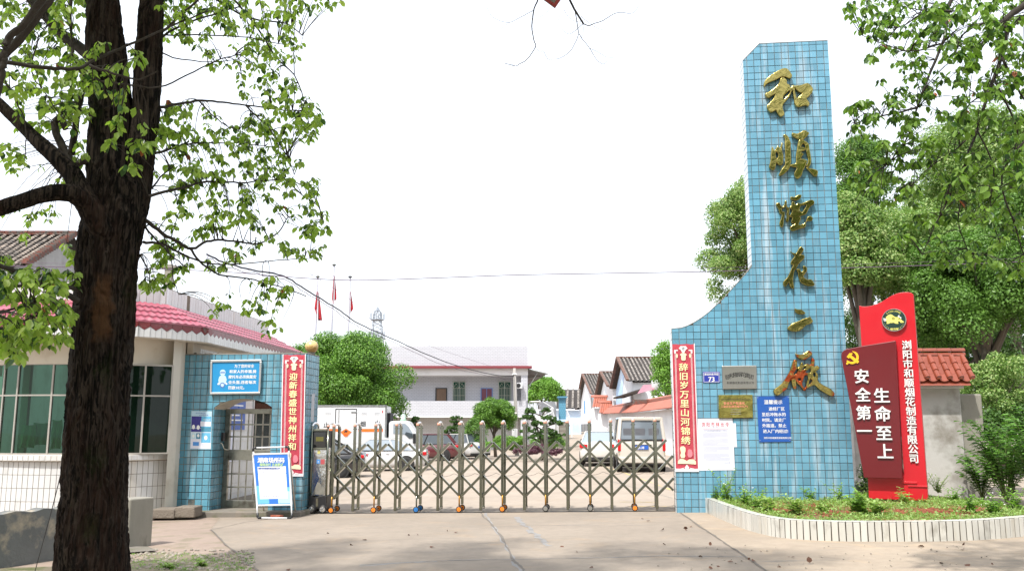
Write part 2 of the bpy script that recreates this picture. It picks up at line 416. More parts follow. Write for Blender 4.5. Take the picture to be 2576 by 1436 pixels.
flat('roadside_verge', [g(322, 1420), g(385, 1395), g(480, 1391), g(560, 1404), g(640, 1434), Vector((-2.5, 8, 0)), Vector((-8.9, 6, 0)), Vector((-8.9, 11, 0))], .010, m_moss)
flat('pavement', [dr[0] + Vector((.01, 0, 0))] + [p + Vector((.012, 0, 0)) for p in dr[1:]] + [Vector((4.22, 4, 0)), Vector((8.9, 4, 0)), Vector((8.9, 17.3, 0)), GF.at(3.24, -.1, 0)], .004, m_apron)
# cracks and filler lines: narrow wandering ribbons lying on the slab
def ribbon(name, pts, w, lift, m, parent, seed=1, amp=.02, sub=8):
    r = random.Random(seed); P = []
    for a, b in zip(pts, pts[1:]):
        for i in range(sub): P.append(Vector(a).lerp(Vector(b), i / sub))
    P.append(Vector(pts[-1])); vs, fs = [], []; wander = 0
    for i, p in enumerate(P):
        t = (P[min(i+1, len(P)-1)] - P[max(i-1, 0)]); t.z = 0; t.normalize(); s = Vector((-t.y, t.x, 0))
        wander = wander*.7 + r.uniform(-amp, amp); q = p + s * wander; ww = w * r.uniform(.35, 1.4) / 2
        for e in (q - s*ww, q + s*ww): vs.append((e.x, e.y, gz(e.x) + lift))
        if i: fs.append((2*i-2, 2*i, 2*i+1, 2*i-1))
    return MB().add(vs, fs).build(name, m, parent)
m_crk2 = mat('dark_crack', (.15, .13, .11), .95, var=.3, vs=20); m_fill = mat('blue_grey_filler', (.235, .225, .218), .8, var=.25, vs=14)
ribbon('crack', [g(1208, 1286), g(1235, 1320), g(1262, 1355), g(1290, 1410), g(1312, 1436), g(1340, 1480)], .035, .007, m_crk2, drive, 3, .02)
ribbon('crack', [g(1222, 1290), g(1240, 1322), g(1266, 1356), g(1292, 1410), g(1316, 1440)], .055, .0055, m_fill, drive, 9, .02)
ribbon('crack', [g(905, 1421), g(1050, 1413), g(1150, 1409), g(1290, 1407), g(1500, 1403), g(1660, 1398), g(1880, 1400)], .030, .007, m_fill, drive, 5, .012)
ribbon('crack', [g(905, 1424), g(1000, 1416), g(1100, 1413)], .06, .0055, m_fill, drive, 6, .02)
ribbon('crack', [g(820, 1331), g(1000, 1325), g(1300, 1322), g(1650, 1321)], .012, .007, m_fill, drive, 8, .006)
ribbon('crack', [g(530, 1333), g(620, 1313), g(720, 1300)], .018, .007, m_crk2, drive, 10, .01)
ribbon('crack', [g(530, 1333), g(585, 1385), g(650, 1436)], .028, .0145, m_crk2, drive, 11, .012)
ribbon('crack', [g(1703, 1283), g(1760, 1322), g(1810, 1356), g(1850, 1384), g(1930, 1436)], .03, .010, m_crk2, drive, 12, .012)
for i in range(9): ribbon('crack', [g(1295+i*9, 1300+i*8), g(1300+i*10+6, 1309+i*8)], .09, .0062, m_fill, drive, 20+i, .03, 4)
# inner yard markings and joints
yl = thing('parking_bay_lines', 'worn yellow parking lines painted on the yard behind the folding gate', 'road marking')
for pts in ([(1560, 1262), (1660, 1263)], [(1580, 1273), (1690, 1274)], [(1470, 1158), (1560, 1185), (1690, 1232)], [(1010, 1145), (1140, 1152)], [(860, 1215), (905, 1213)], [(905, 1180), (960, 1176)]):
    ribbon('painted_line', [g(*p) for p in pts], .10, .005, m_yellow, yl, 4, .003)
yj = thing('yard_joints', 'dark seams and cracks crossing the pale yard slab behind the gate', 'paving joint')
tag(yj, kind='structure')
for k, pts in enumerate(([(1212, 1150), (1222, 1205), (1208, 1284)], [(860, 1230), (1500, 1226), (1700, 1224)], [(880, 1186), (1300, 1184), (1690, 1192)], [(1380, 1160), (1500, 1200), (1690, 1252)], [(1150, 1170), (1380, 1165)])):
    ribbon('joint', [g(*p) for p in pts], .03, .004, m_crack, yj, 30+k, .01)
# kerb slab in front of the pedestrian door, rubble plinth
kb = MB().prism([(-7.1, -.18), (-7.1, -.005), (-3.95, .035), (-3.95, -.18)], -.62, 1.2)
tag(kb.build('door_step', m_kerb, None, GF.M, bevel=.02), kind='structure')
# gate track
tag(MB().box(-3.95, 3.22, -.03, .03, -.02, .0).build('gate_track', m_dark, None, GF.M @ Matrix.Translation((0, 0, .018)) @ Matrix.Rotation(-.0163, 4, 'Y')), 'thin black steel rail set in the ground under the folding gate', 'rail')
# fallen leaves, grit
m_litter = mat('dead_leaf', (.13, .055, .03), .8, piece=.6)
rg = np.random.default_rng(5); P = []
for _ in range(130):
    u = rg.uniform(700, 2500) if rg.random() < .8 else rg.uniform(1650, 2500); v = rg.uniform(1290, 1434)
    if u > 1800 and v < 1368: continue
    if u < 1650 and rg.random() < .72: continue
    if rg.random() < .3: continue
    p = g(u, v); P.append((p.x, p.y, gz(p.x) + .018))
P = np.array(P); n = len(P)
tag(link('leaf_litter', leaf_mesh('leaf_litter', P, unit(rg.normal(size=(n, 3)) * [1, 1, .25]), unit(rg.normal(size=(n, 3)) * .45 + [0, 0, 1]), rg.uniform(.035, .085, n), [m_litter], .5)), kind='stuff')
m_grit = mat('grit', (.34, .30, .25), .9, piece=.7)
mb = MB()
for i in range(420):
    u = rnd.uniform(330, 640) if i < 330 else rnd.uniform(1650, 2500); v = rnd.uniform(1384, 1436) if i < 330 else rnd.uniform(1372, 1434); p = g(u, v)
    s = rnd.uniform(.008, .032) * (1 if i < 330 else .5); mb.lathe([(s*.5, -s*.3), (s, 0), (s*.6, s*.55)], (p.x, p.y, gz(p.x) + .012), n=5)
tag(mb.build('gravel', m_grit), kind='stuff')
# ================================================================== tiling
CLIPN = [0]
def clip(poly, a0, a1, z0, z1):
    def cut(P, k, c, keep_less):
        o = []
        for i in range(len(P)):
            p, q = P[i-1], P[i]; ip = (p[k] <= c) if keep_less else (p[k] >= c); iq = (q[k] <= c) if keep_less else (q[k] >= c)
            if ip != iq:
                t = (c - p[k]) / (q[k] - p[k]); o.append((p[0]+(q[0]-p[0])*t, p[1]+(q[1]-p[1])*t))
            if iq: o.append(q)
        return o
    for k, c, l in ((0, a0, False), (0, a1, True), (1, z0, False), (1, z1, True)):
        if poly: poly = cut(poly, k, c, l)
    return poly
def area(P): return abs(sum(P[i-1][0]*P[i][1]-P[i][0]*P[i-1][1] for i in range(len(P)))) / 2 if len(P) > 2 else 0
def tile_mb(w, h, t=.008, e=.0035):
    return MB().add([(-w/2,0,-h/2),(w/2,0,-h/2),(w/2,0,h/2),(-w/2,0,h/2),(-w/2,-t+e,-h/2),(w/2,-t+e,-h/2),(w/2,-t+e,h/2),(-w/2,-t+e,h/2),
        (-w/2+e,-t,-h/2+e),(w/2-e,-t,-h/2+e),(w/2-e,-t,h/2-e),(-w/2+e,-t,h/2-e)],
        [(0,1,5,4),(1,2,6,5),(2,3,7,6),(3,0,4,7),(4,5,9,8),(5,6,10,9),(6,7,11,10),(7,4,8,11),(8,9,10,11)])
def tile_wall(parent, F, poly, d, pw, ph, gap, m, budget, org=(0, 0), seed=1, tilt=.35, name='tile', step=None, miss=0.0, t=.008):
    """lay tiles of pitch pw x ph inside poly on plane d; the nearest `budget` whole ones are parts of their own, the rest joined"""
    r = random.Random(seed); A = [p[0] for p in poly]; Z = [p[1] for p in poly]
    full, part = [], []
    i0, i1 = math.floor((min(A)-org[0])/pw), math.ceil((max(A)-org[0])/pw); j0, j1 = math.floor((min(Z)-org[1])/ph), math.ceil((max(Z)-org[1])/ph)
    for i in range(i0, i1):
        for j in range(j0, j1):
            a, z = org[0]+i*pw, org[1]+j*ph; q = clip(poly, a+gap/2, a+pw-gap/2, z+gap/2, z+ph-gap/2); ar = area(q); fa = (pw-gap)*(ph-gap)
            if ar < fa*.08 or r.random() < miss: continue
            (full if ar > fa*.985 else part).append((a+pw/2, z+ph/2) if ar > fa*.985 else q)
    w, h = pw-gap, ph-gap; base = tile_mb(w, h, t); me = base.mesh(name, [m])
    full.sort(key=lambda c: (F.at(c[0], d, c[1]) - CAM).length); T = R(tilt); st = MB()
    iv = rootM(parent).inverted()
    for k, (a, z) in enumerate(full):
        Mx = F.M @ Matrix.Translation((a, d + r.uniform(-.0012, .0012), z)) @ Matrix.Rotation(r.uniform(-T, T), 4, 'X') @ Matrix.Rotation(r.uniform(-T, T), 4, 'Z') @ Matrix.Rotation(r.uniform(-T, T), 4, 'Y')
        if k < budget:
            o = bpy.data.objects.new(name, me); COL.objects.link(o); o.parent = parent; o.matrix_basis = iv @ Mx
        else: st.add([Mx @ Vector(v) for v in base.v], base.f)
    for q in part:
        b = MB()
        try: b.prism(q, d - t, d)
        except Exception: continue
        st.add([F.M @ Vector(v) for v in b.v], b.f)
    if st.v: tag(st.build(name, m, parent), kind='stuff')
    return len(full)
# ================================================================== blue tiled tower beside the gate
D0 = -.30; TH = .75
tw = thing('gate_tower', 'tall blue tiled gate tower with gilded characters, curved shoulder and white lime streaks', 'tower', GF.at(4.6, 0, gz(4.6)), GF.rot)
outl = [(1910, 111), (2084.4, 102.8), (2097, 330), (2110, 560), (2126, 848), (2139, 1090), (2152, 1330)]
sh = [(1687, 827.5), (1712, 825), (1726.5, 820), (1745, 811), (1764, 799), (1782, 785.5), (1799, 769.4), (1820, 750), (1839, 729), (1857, 709), (1874, 690.5), (1883, 680), (1891.2, 668.5), (1880, 410), (1869.8, 153.3)]
PT = [GF.px(u, v, D0) for u, v in sh] + [GF.px(u, v, D0) for u, v in outl]
aL = GF.px(1700, 1200, D0)[0]; aS = (GF.px(1891.2, 668.5, D0)[0] + GF.px(1869.8, 153.3, D0)[0]) / 2; aR = sum(GF.px(u, v, D0)[0] for u, v in ((2084.4, 102.8), (2126, 848), (2139, 1090))) / 3
zS = [GF.px(u, v, D0)[1] for u, v in sh]; aSh = [GF.px(u, v, D0)[0] for u, v in sh]
k = (aS - aL) / (aSh[12] - aSh[0])                                     # square the outline up: plumb sides, level base
TP = [(aL + (aSh[i]-aSh[0])*k, zS[i]) for i in range(13)] + [(aS, zS[14]), (GF.px(1910, 111, D0)[0] + .0, GF.px(1910, 111, D0)[1]), (aR, GF.px(2084.4, 102.8, D0)[1]), (aR, -.2), (aL, -.2)]
TSH = .42
MB().prism(TP[::-1], D0 + .006, D0 + TSH).build('tower_body', m_grout, tw, GF.M)
PW = .1345
TPi = TP[:-2] + [(aR, -.02), (aL, -.02)]
tile_wall(tw, GF, TPi, D0 + .006, PW, PW, .0095, m_blue, 300, org=(aL + .004, .02), seed=3, tilt=.65, miss=.001)
FL = Frame(GF.at(aS, D0, 0), 96)                                        # west faces of shaft and base
m_side_sheen = streaky_tile('side_tile_sky_sheen', (.50, .56, .60), (.6, .62, .63), .7, rough=.12, piece=.1)  # blue side tiles: pale sky sheen put into their colour
tile_wall(tw, FL, [(-TSH, zS[12] + .02), (0, zS[12] + .02), (0, zS[14]), (-TSH, zS[14])], .0, PW, PW, .011, m_side_sheen, 0, org=(-TH, .02), seed=5)
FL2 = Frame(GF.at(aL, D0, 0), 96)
tile_wall(tw, FL2, [(-TSH, -.02), (0, -.02), (0, zS[0]), (-TSH, zS[0])], .0, PW, PW, .011, m_side_sheen, 0, org=(-TH, .02), seed=6)
def rim(pts):                                                          # thin mortar capping that follows the silhouette
    b = MB()
    for p, q in zip(pts, pts[1:]): b.bar((p[0], D0 + TH/2, p[1]), (q[0], D0 + TH/2, q[1]), TH + .02, .03, up=(0, 1, 0))
    return b
b = MB()
for p, q in [(TP[i], TP[i+1]) for i in range(15) if i != 12]:
    P, Q = Vector((p[0], D0-.006, p[1])), Vector((q[0], D0-.006, q[1])); nrm = Vector((-(q[1]-p[1]), 0, q[0]-p[0])).normalized() * .012
    b.add([P, Q, Q+nrm, P+nrm, P+Vector((0, TSH, 0)), Q+Vector((0, TSH, 0)), Q+nrm+Vector((0, TSH, 0)), P+nrm+Vector((0, TSH, 0))], [(0,1,2,3), (7,6,5,4), (3,2,6,7), (0,4,5,1)])
b.build('capping', mat('weathered_mortar', (.22, .21, .19), .95, var=.35, vs=6), tw, GF.M)
# ------------------------------------------------------------------ gilded characters (traced brush outlines, raised relief)
def smooth_loop(P, it=1):
    for _ in range(it):
        Q = []
        for i in range(len(P)):
            p0, p1, p2, p3 = P[i-1], P[i], P[(i+1) % len(P)], P[(i+2) % len(P)]
            Q.append(p1); Q.append(tuple((-p0[c] + 9*p1[c] + 9*p2[c] - p3[c]) / 16 for c in (0, 1)))
        P = Q
    return P
def glyph(name, label, parts, crop, sc, m, depth=.05, bev=.028):
    X, Y = crop; conv = lambda p: GF.px((X + p[0]*sc) / 1.29775, (Y + p[1]*sc) / 1.29775, D0)
    c0 = conv((sum(p[0] for p in parts[0][0])/len(parts[0][0]), max(p[1] for L in parts for p in L[0])))
    t = thing(name, label, 'character', GF.at(c0[0], D0, c0[1]), GF.rot, 'gilded characters down the blue tower')
    for k, loops in enumerate(parts):
        cu = bpy.data.curves.new('stroke', 'CURVE'); cu.dimensions = '2D'; cu.fill_mode = 'BOTH'
        cu.extrude = depth/2; cu.bevel_depth = bev*.45; cu.bevel_resolution = 2; cu.offset = -bev*.34
        for L in loops:
            pts = smooth_loop([conv(p) for p in L]); s = cu.splines.new('POLY'); s.points.add(len(pts)-1); s.use_cyclic_u = True
            for i, p in enumerate(pts): s.points[i].co = (p[0], p[1], 0, 1)
        o = bpy.data.objects.new('stroke', cu); COL.objects.link(o)
        me = bpy.data.meshes.new_from_object(o.evaluated_get(bpy.context.evaluated_depsgraph_get())); bpy.data.objects.remove(o)
        me.materials.clear(); me.materials.append(m)
        link('stroke', me, None, t, GF.M @ Matrix.Translation((0, D0 - depth/2 - bev - .004*k, 0)) @ UPR)
    return t
glyph('gilded_character', 'topmost gilded brush character on the blue tower, with a long curved first stroke', [
 [[(95,545),(90,490),(110,420),(180,330),(280,240),(400,170),(520,105),(600,75),(680,75),(730,120),(780,180),(818,250),(815,290),(790,325),(740,335),(690,315),(640,295),(560,300),(470,335),(380,380),(280,420),(200,455),(150,490),(110,545)]],
 [[(500,420),(510,370),(550,325),(600,315),(650,345),(685,395),(685,470),(740,495),(770,540),(790,580),(845,505),(870,520),(960,520),(1080,505),(1160,475),(1220,458),(1270,485),(1320,540),(1360,600),(1355,660),(1330,710),(1290,760),(1250,810),(1190,860),(1230,910),(1265,960),(1265,1010),(1235,1065),(1190,1035),(1120,1040),(1060,1060),(990,1075),(930,1050),(890,1000),(880,900),(860,780),(840,660),(820,640),(790,720),(740,820),(680,900),(620,970),(585,1010),(575,1090),(600,1180),(620,1250),(590,1300),(540,1325),(500,1315),(460,1260),(420,1190),(400,1160),(340,1190),(280,1220),(230,1190),(190,1130),(170,1050),(230,990),(290,920),(340,860),(375,790),(385,740),(330,770),(270,800),(215,845),(160,810),(120,740),(220,690),(320,620),(420,540),(480,470)],
  [(750,650),(770,690),(720,770),(650,845),(600,880),(585,850),(600,790),(680,710)], [(885,580),(940,640),(1010,690),(1060,710),(1100,700),(1060,760),(1000,820),(945,850),(925,800),(900,690)]]], (2480, 220), .12531, m_gold)
glyph('gilded_character', 'gilded brush character second from the tower top, with a tall curved middle stroke', [
 [[(215,540),(235,515),(260,560),(290,610),(330,550),(370,485),(395,510),(430,540),(450,480),(490,400),(500,450),(480,520),(480,600),(500,690),(515,760),(505,850),(505,930),(470,975),(430,985),(380,965),(350,920),(335,920),(320,990),(285,1100),(240,1110),(190,1080),(150,1020),(170,940),(190,850),(195,720),(210,620)], [(320,660),(345,640),(385,700),(385,760),(350,825),(320,770),(310,710)]],
 [[(515,215),(560,190),(610,215),(650,270),(680,340),(710,420),(700,520),(705,640),(710,760),(715,860),(705,930),(690,985),(760,960),(840,940),(845,830),(850,700),(870,580),(890,440),(900,390),(940,335),(1020,335),(1100,380),(1170,440),(1190,560),(1215,700),(1235,850),(1220,960),(1170,1035),(1125,1035),(1115,985),(1160,900),(1150,780),(1110,620),(1085,500),(1050,430),(1010,440),(975,500),(965,520),(1030,525),(1095,575),(1050,615),(1000,620),(965,660),(1010,675),(1040,710),(1000,745),(975,800),(965,820),(1040,835),(1110,860),(1140,890),(1100,950),(1090,990),(1060,1060),(1020,1130),(990,1240),(940,1310),(880,1340),(830,1300),(800,1240),(810,1170),(850,1100),(860,1050),(790,1040),(690,1015),(660,1080),(590,1160),(520,1220),(440,1260),(400,1240),(430,1170),(480,1080),(530,1030),(560,960),(570,860),(570,700),(560,560),(555,400),(565,300),(530,245)]],
 [[(735,170),(780,155),(850,175),(920,160),(990,120),(1050,92),(1110,110),(1175,145),(1165,195),(1110,250),(1050,310),(1020,338),(950,335),(880,310),(800,270),(745,225)]],
 [[(1115,1060),(1200,1075),(1300,1095),(1395,1130),(1405,1200),(1385,1270),(1320,1280),(1260,1220),(1180,1140)]]], (2490, 420), .12531, m_gold)
glyph('gilded_character', 'small gilded character third from the tower top, with a hooked foot', [
 [[(190,450),(230,415),(280,400),(310,440),(330,490),(370,520),(410,500),(440,440),(450,360),(490,345),(505,390),(500,440),(480,500),(440,540),(390,570),(350,600),(360,650),(400,670),(440,680),(430,780),(415,880),(405,1000),(395,1090),(350,1120),(310,1080),(295,1000),(310,940),(340,870),(360,780),(355,730),(310,720),(285,670),(270,590),(230,530)]],
 [[(490,500),(520,530),(570,560),(575,640),(560,760),(565,870),(550,940),(515,965),(490,920),(505,830),(500,730),(520,650),(500,570)]],
 [[(590,530),(640,500),(645,400),(690,380),(730,400),(730,460),(770,460),(820,420),(880,430),(940,430),(1040,390),(1120,350),(1210,325),(1280,345),(1305,400),(1290,450),(1230,490),(1170,530),(1140,590),(1100,670),(1060,740),(990,760),(900,800),(880,820),(910,860),(890,920),(860,980),(850,1060),(950,1045),(1020,1000),(1070,930),(1100,840),(1180,795),(1260,850),(1240,920),(1180,940),(1110,935),(1060,980),(1050,1080),(1020,1130),(900,1160),(800,1190),(700,1230),(630,1210),(595,1150),(610,1110),(680,1060),(745,1020),(730,990),(660,1010),(630,970),(650,900),(670,840),(610,830),(585,790),(630,730),(655,660),(650,610),(600,570)], [(930,490),(1000,470),(1080,470),(1040,560),(980,650),(940,700),(890,650),(850,640),(870,590),(890,520)]],
 [[(610,250),(650,238),(740,245),(800,200),(870,175),(925,190),(920,240),(870,300),(800,335),(720,345),(650,335),(615,300)]]], (2510, 620), .11139, m_gold, bev=.022)
glyph('gilded_character', 'slender gilded brush character fourth from the tower top, with a long leaning stem', [
 [[(415,285),(470,320),(530,330),(560,340),(600,270),(640,200),(690,150),(740,180),(770,230),(750,280),(700,340),(660,380),(700,365),(760,380),(790,420),(770,480),(710,540),(650,600),(600,680),(550,760),(510,820),(490,920),(475,1050),(480,1150),(500,1260),(460,1300),(410,1250),(380,1180),(370,1120),(330,1170),(270,1245),(220,1220),(205,1140),(240,1080),(310,1010),(360,930),(400,840),(450,720),(500,640),(450,650),(410,600),(440,530),(500,450),(530,400),(490,360),(440,320)]],
 [[(575,775),(610,760),(660,770),(690,830),(730,840),(770,780),(750,710),(780,675),(820,690),(855,750),(850,820),(810,880),(770,940),(760,975),(800,1020),(870,1055),(950,1045),(1010,1080),(1060,1170),(1050,1220),(960,1230),(860,1220),(770,1180),(690,1130),(650,1050),(625,950),(610,860)]]], (2530, 790), .11834, m_gold, bev=.022)
glyph('gilded_character', 'gilded character of only two separate bars, fifth from the tower top', [
 [[(620,260),(660,225),(700,255),(800,270),(900,285),(970,330),(1030,390),(1010,430),(930,440),(800,435),(700,400),(640,340)]],
 [[(330,1000),(400,920),(500,830),(640,760),(800,700),(960,630),(1100,580),(1220,555),(1260,600),(1320,700),(1300,760),(1200,820),(1080,860),(1000,920),(900,1020),(800,1090),(680,1120),(520,1105),(400,1060)]]], (2540, 990), .08358, m_gold, bev=.022)
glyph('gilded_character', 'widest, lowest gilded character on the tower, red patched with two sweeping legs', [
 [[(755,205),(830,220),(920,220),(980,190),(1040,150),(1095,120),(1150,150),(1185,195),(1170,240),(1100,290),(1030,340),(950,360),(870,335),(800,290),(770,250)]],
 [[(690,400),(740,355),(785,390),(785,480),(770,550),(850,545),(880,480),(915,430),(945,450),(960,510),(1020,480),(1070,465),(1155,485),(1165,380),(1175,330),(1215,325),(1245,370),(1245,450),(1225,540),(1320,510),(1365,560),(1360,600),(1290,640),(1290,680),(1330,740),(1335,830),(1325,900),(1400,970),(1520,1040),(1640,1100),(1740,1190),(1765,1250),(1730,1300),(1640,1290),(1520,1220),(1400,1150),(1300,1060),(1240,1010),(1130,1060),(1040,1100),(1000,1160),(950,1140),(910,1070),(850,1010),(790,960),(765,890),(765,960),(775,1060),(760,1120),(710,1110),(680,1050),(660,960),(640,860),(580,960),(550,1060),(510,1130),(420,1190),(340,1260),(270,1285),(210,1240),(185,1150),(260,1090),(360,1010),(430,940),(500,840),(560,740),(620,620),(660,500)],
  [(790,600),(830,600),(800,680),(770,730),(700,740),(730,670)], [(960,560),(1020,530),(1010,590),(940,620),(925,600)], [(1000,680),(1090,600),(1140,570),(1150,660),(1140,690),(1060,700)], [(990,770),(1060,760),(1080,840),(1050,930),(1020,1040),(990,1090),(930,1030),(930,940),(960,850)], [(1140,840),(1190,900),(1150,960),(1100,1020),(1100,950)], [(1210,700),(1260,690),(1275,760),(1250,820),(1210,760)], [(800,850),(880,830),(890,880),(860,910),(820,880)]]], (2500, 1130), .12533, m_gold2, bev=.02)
# ------------------------------------------------------------------ signs on the tower
m_redcloth = mat('red_satin_print', (.43, .045, .070), .42, var=.18, vs=14, bump=.5, bs=18, bd=.02)
m_pinkline = mat('pale_print_line', (.75, .62, .62), .6); m_cloud = mat('cream_print', (.78, .68, .45), .6); m_aqua = mat('pale_aqua_print', (.50, .68, .72), .6)
m_film = mat('clear_tape_film', (.72, .70, .72), .2, spec=.8)
def couplet(name, label, words, corners, d, cover=None):
    P = [GF.px(u, v, d) for u, v in corners]; (x0, z0), (x1, _), (x2, z2), (x3, _) = P
    c = thing(name, label, 'banner', GF.at((x2+x3)/2, d, z2), GF.rot, 'red new year couplets on the gate walls')
    H = z0 - z2; Wd = x1 - x0; b = MB(); n, m = 6, 36; rr = random.Random(3)
    vs = [(x3 + (x0-x3)*j/m + Wd*i/n + rr.uniform(-.004, .004)*(i in (0, n)), d - .012 - .007*math.sin(j*1.7+i)*math.sin(i*1.1+j*.4), z2 + H*j/m + .006*math.sin(i*2.1)) for j in range(m+1) for i in range(n+1)]
    b.add(vs, [(j*(n+1)+i, j*(n+1)+i+1, (j+1)*(n+1)+i+1, (j+1)*(n+1)+i) for j in range(m) for i in range(n)]).build('cloth', m_redcloth, c, GF.M, smooth=True)
    X = lambda s, t: (x3 + (x0-x3)*t + Wd*s)           # s across 0..1, t up 0..1
    Z = lambda t: z2 + H*t
    def strip(s0, s1, t0, t1, m, nm, e=.022): return MB().add([(X(s0,t0), d-e, Z(t0)), (X(s1,t0), d-e, Z(t0)), (X(s1,t1), d-e, Z(t1)), (X(s0,t1), d-e, Z(t1))], [(0,1,2,3)]).build(nm, m, c, GF.M)
    for s in (.115, .155, .83, .87): strip(s, s+.016, .08, .95, m_pinkline, 'border_line')
    for s in (-.03, .985): strip(s, s+.04, -.005, 1.005, m_film, 'edge_tape', .0195)
    strip(-.02, 1.02, -.012, .012, m_film, 'edge_tape', .0194)
    def blob(pts, m, nm): MB().prism([(X(s, t), Z(t)) for s, t in pts], d-.0235, d-.0225).build(nm, m, c, GF.M)
    blob([(.30,.965),(.38,.985),(.62,.985),(.70,.965),(.62,.955),(.56,.935),(.50,.925),(.44,.935),(.38,.955)], m_pinkline, 'knot_ornament')
    blob([(.42,.968),(.50,.978),(.58,.968),(.50,.945)], m_aqua, 'knot_ornament')
    for sx in (0, 1):
        q = lambda s: s if not sx else 1 - s
        blob([(q(.09),.955),(q(.26),.955),(q(.26),.945),(q(.17),.945),(q(.17),.925),(q(.09),.925)], m_pinkline, 'corner_ornament')
        blob([(q(.20),.925),(q(.25),.915),(q(.24),.892),(q(.19),.888),(q(.16),.905)], m_cloud, 'side_lantern')
    blob([(.34,.915),(.40,.925),(.46,.929),(.54,.929),(.60,.925),(.66,.915),(.60,.905),(.60,.875),(.55,.868),(.45,.868),(.40,.875),(.40,.905)], m_cloud, 'lantern_ornament')
    blob([(.10,.05),(.12,.075),(.25,.09),(.38,.085),(.50,.072),(.62,.085),(.80,.085),(.90,.07),(.90,.045),(.5,.05)], m_cloud, 'cloud_ornament')
    blob([(.40,.022),(.50,.045),(.60,.022),(.56,.006),(.44,.006)], m_pinkline, 'knot_ornament')
    blob([(.20,.012),(.36,.02),(.36,.006),(.20,.004)], m_pinkline, 'knot_ornament'); blob([(.64,.02),(.80,.014),(.80,.004),(.64,.006)], m_pinkline, 'knot_ornament')
    # plain generic festive pouch and round patch instead of the printed mascot
    blob([(.22,.17),(.26,.185),(.38,.188),(.46,.175),(.46,.15),(.42,.13),(.44,.11),(.40,.095),(.26,.095),(.22,.115),(.26,.135)], m_cloud, 'figure_patch')
    blob([(.56,.155),(.62,.165),(.72,.16),(.76,.14),(.76,.115),(.70,.10),(.58,.10),(.54,.12)], mat('pink_print', (.70, .20, .24), .6), 'pouch_patch')
    k = len(words)
    for i, ch in enumerate(words):
        t = .815 - (.815-.235) * i / (k-1)
        text(ch, GF, X(.485, t), Z(t), H*.067, d-.0245, m_yel_txt, c, 'character', offset=.028, shear=.06, xs=1.12)
    return c
couplet('couplet_banner', 'red couplet banner hanging down the outer edge of the blue tower, gold script', '辞旧岁万里山河锦绣', [(1690, 866), (1746, 865.5), (1757.4, 1182), (1699.5, 1183)], D0)
def board(name, label, cat, corners, d, t, m, group=None, bevel=.003, F=GF):
    P = [F.px(u, v, d - t) for u, v in corners]
    c = thing(name, label, cat, F.at((P[2][0]+P[3][0])/2, d, (P[2][1]+P[3][1])/2), F.rot, group)
    MB().prism([P[3], P[2], P[1], P[0]], d - t, d).build('panel', m, c, F.M, bevel=bevel); return c, P
def pin(c, P, s, t): return (P[3][0]*(1-s)*(1-t)+P[2][0]*s*(1-t)+P[1][0]*s*t+P[0][0]*(1-s)*t, P[3][1]*(1-s)*(1-t)+P[2][1]*s*(1-t)+P[1][1]*s*t+P[0][1]*(1-s)*t)
def ptext(c, P, s, t, txt, h, d, m, F=GF, **k):
    a, z = pin(c, P, s, t); return text(txt, F, a, z, h, d, m, c, **k)
def patch(c, P, s0, s1, t0, t1, d, m, name='printed_patch', F=GF):
    q = [pin(c, P, s, t) for s, t in ((s0, t0), (s1, t0), (s1, t1), (s0, t1))]
    return MB().add([(a, d, z) for a, z in q], [(0, 1, 2, 3)]).build(name, m, c, F.M)
m_blue_sign = mat('blue_enamel', (.012, .085, .36), .3, var=.1); m_blue_plate = mat('dark_blue_enamel', (.02, .035, .30), .3)
c, P = board('house_number_plate', 'small dark blue house number plate reading 73 beside the silver plaque', 'number plate', [(1768, 934.5), (1811, 934.5), (1811, 962), (1768.6, 962.3)], D0-.004, .012, m_blue_plate)
ptext(c, P, .5, .76, '建设村朱坪组', .043, D0-.0175, m_white_txt, offset=.03); ptext(c, P, .5, .34, '73', .125, D0-.0175, m_white_txt, offset=.03)
for q in ((.04, .96, .06, .09), (.04, .96, .91, .94), (.04, .06, .06, .94), (.94, .96, .06, .94)): patch(c, P, *q, D0-.0172, m_white_txt, 'border_line')
m_sil = mat('brushed_silver_plate', (.42, .41, .38), .30, metal=1, var=.1, stretch=(8, 8, .3), vs=3)
c, P = board('company_plaque', 'silver metal company plaque with two lines of black characters', 'plaque', [(1816, 919.8), (1903.2, 918.7), (1904.3, 978), (1818, 979)], D0-.004, .045, m_sil, 'metal plaques on the tower', .012)
for i, ch in enumerate('颐和隆烟花集团'):
    s = .16 + .68*i/6; ptext(c, P, s, .52 + .11*(1-((i-3)/3)**2), ch, .096, D0-.0505, m_blk_txt, offset=.02, rot=-(i-3)*.055)
ptext(c, P, .52, .27, '和顺烟花制造有限公司', .050, D0-.0505, m_blk_txt, offset=.018, name='printed_text')
m_br = goldmat('polished_brass', (.36, .32, .085))
c, P = board('safety_plaque', 'mirror polished brass plaque with faint red characters below the silver plaque', 'plaque', [(1807, 993), (1893.4, 992.4), (1894.5, 1050.6), (1808, 1051.4)], D0-.004, .035, m_br, 'metal plaques on the tower', .008)
ptext(c, P, .5, .80, '浏阳市和顺烟花制造有限公司', .042, D0-.0405, m_blk_txt, offset=.01)
ptext(c, P, .46, .64, '安全生产标准化', .056, D0-.0405, mat('pink_engraving', (.70, .22, .17), .5), offset=.02); ptext(c, P, .46, .50, '二级企业(烟花爆竹生产)', .046, D0-.0405, MATS['pink_engraving'].copy() if False else bpy.data.materials['pink_engraving'], offset=.015)
for i, t in enumerate((.36, .26, .17)): patch(c, P, .35, .65, t, t+.008, D0-.0402, m_grey_txt, 'engraved_line')
m_paper = mat('white_paper', (.66, .67, .76), .8, var=.03)
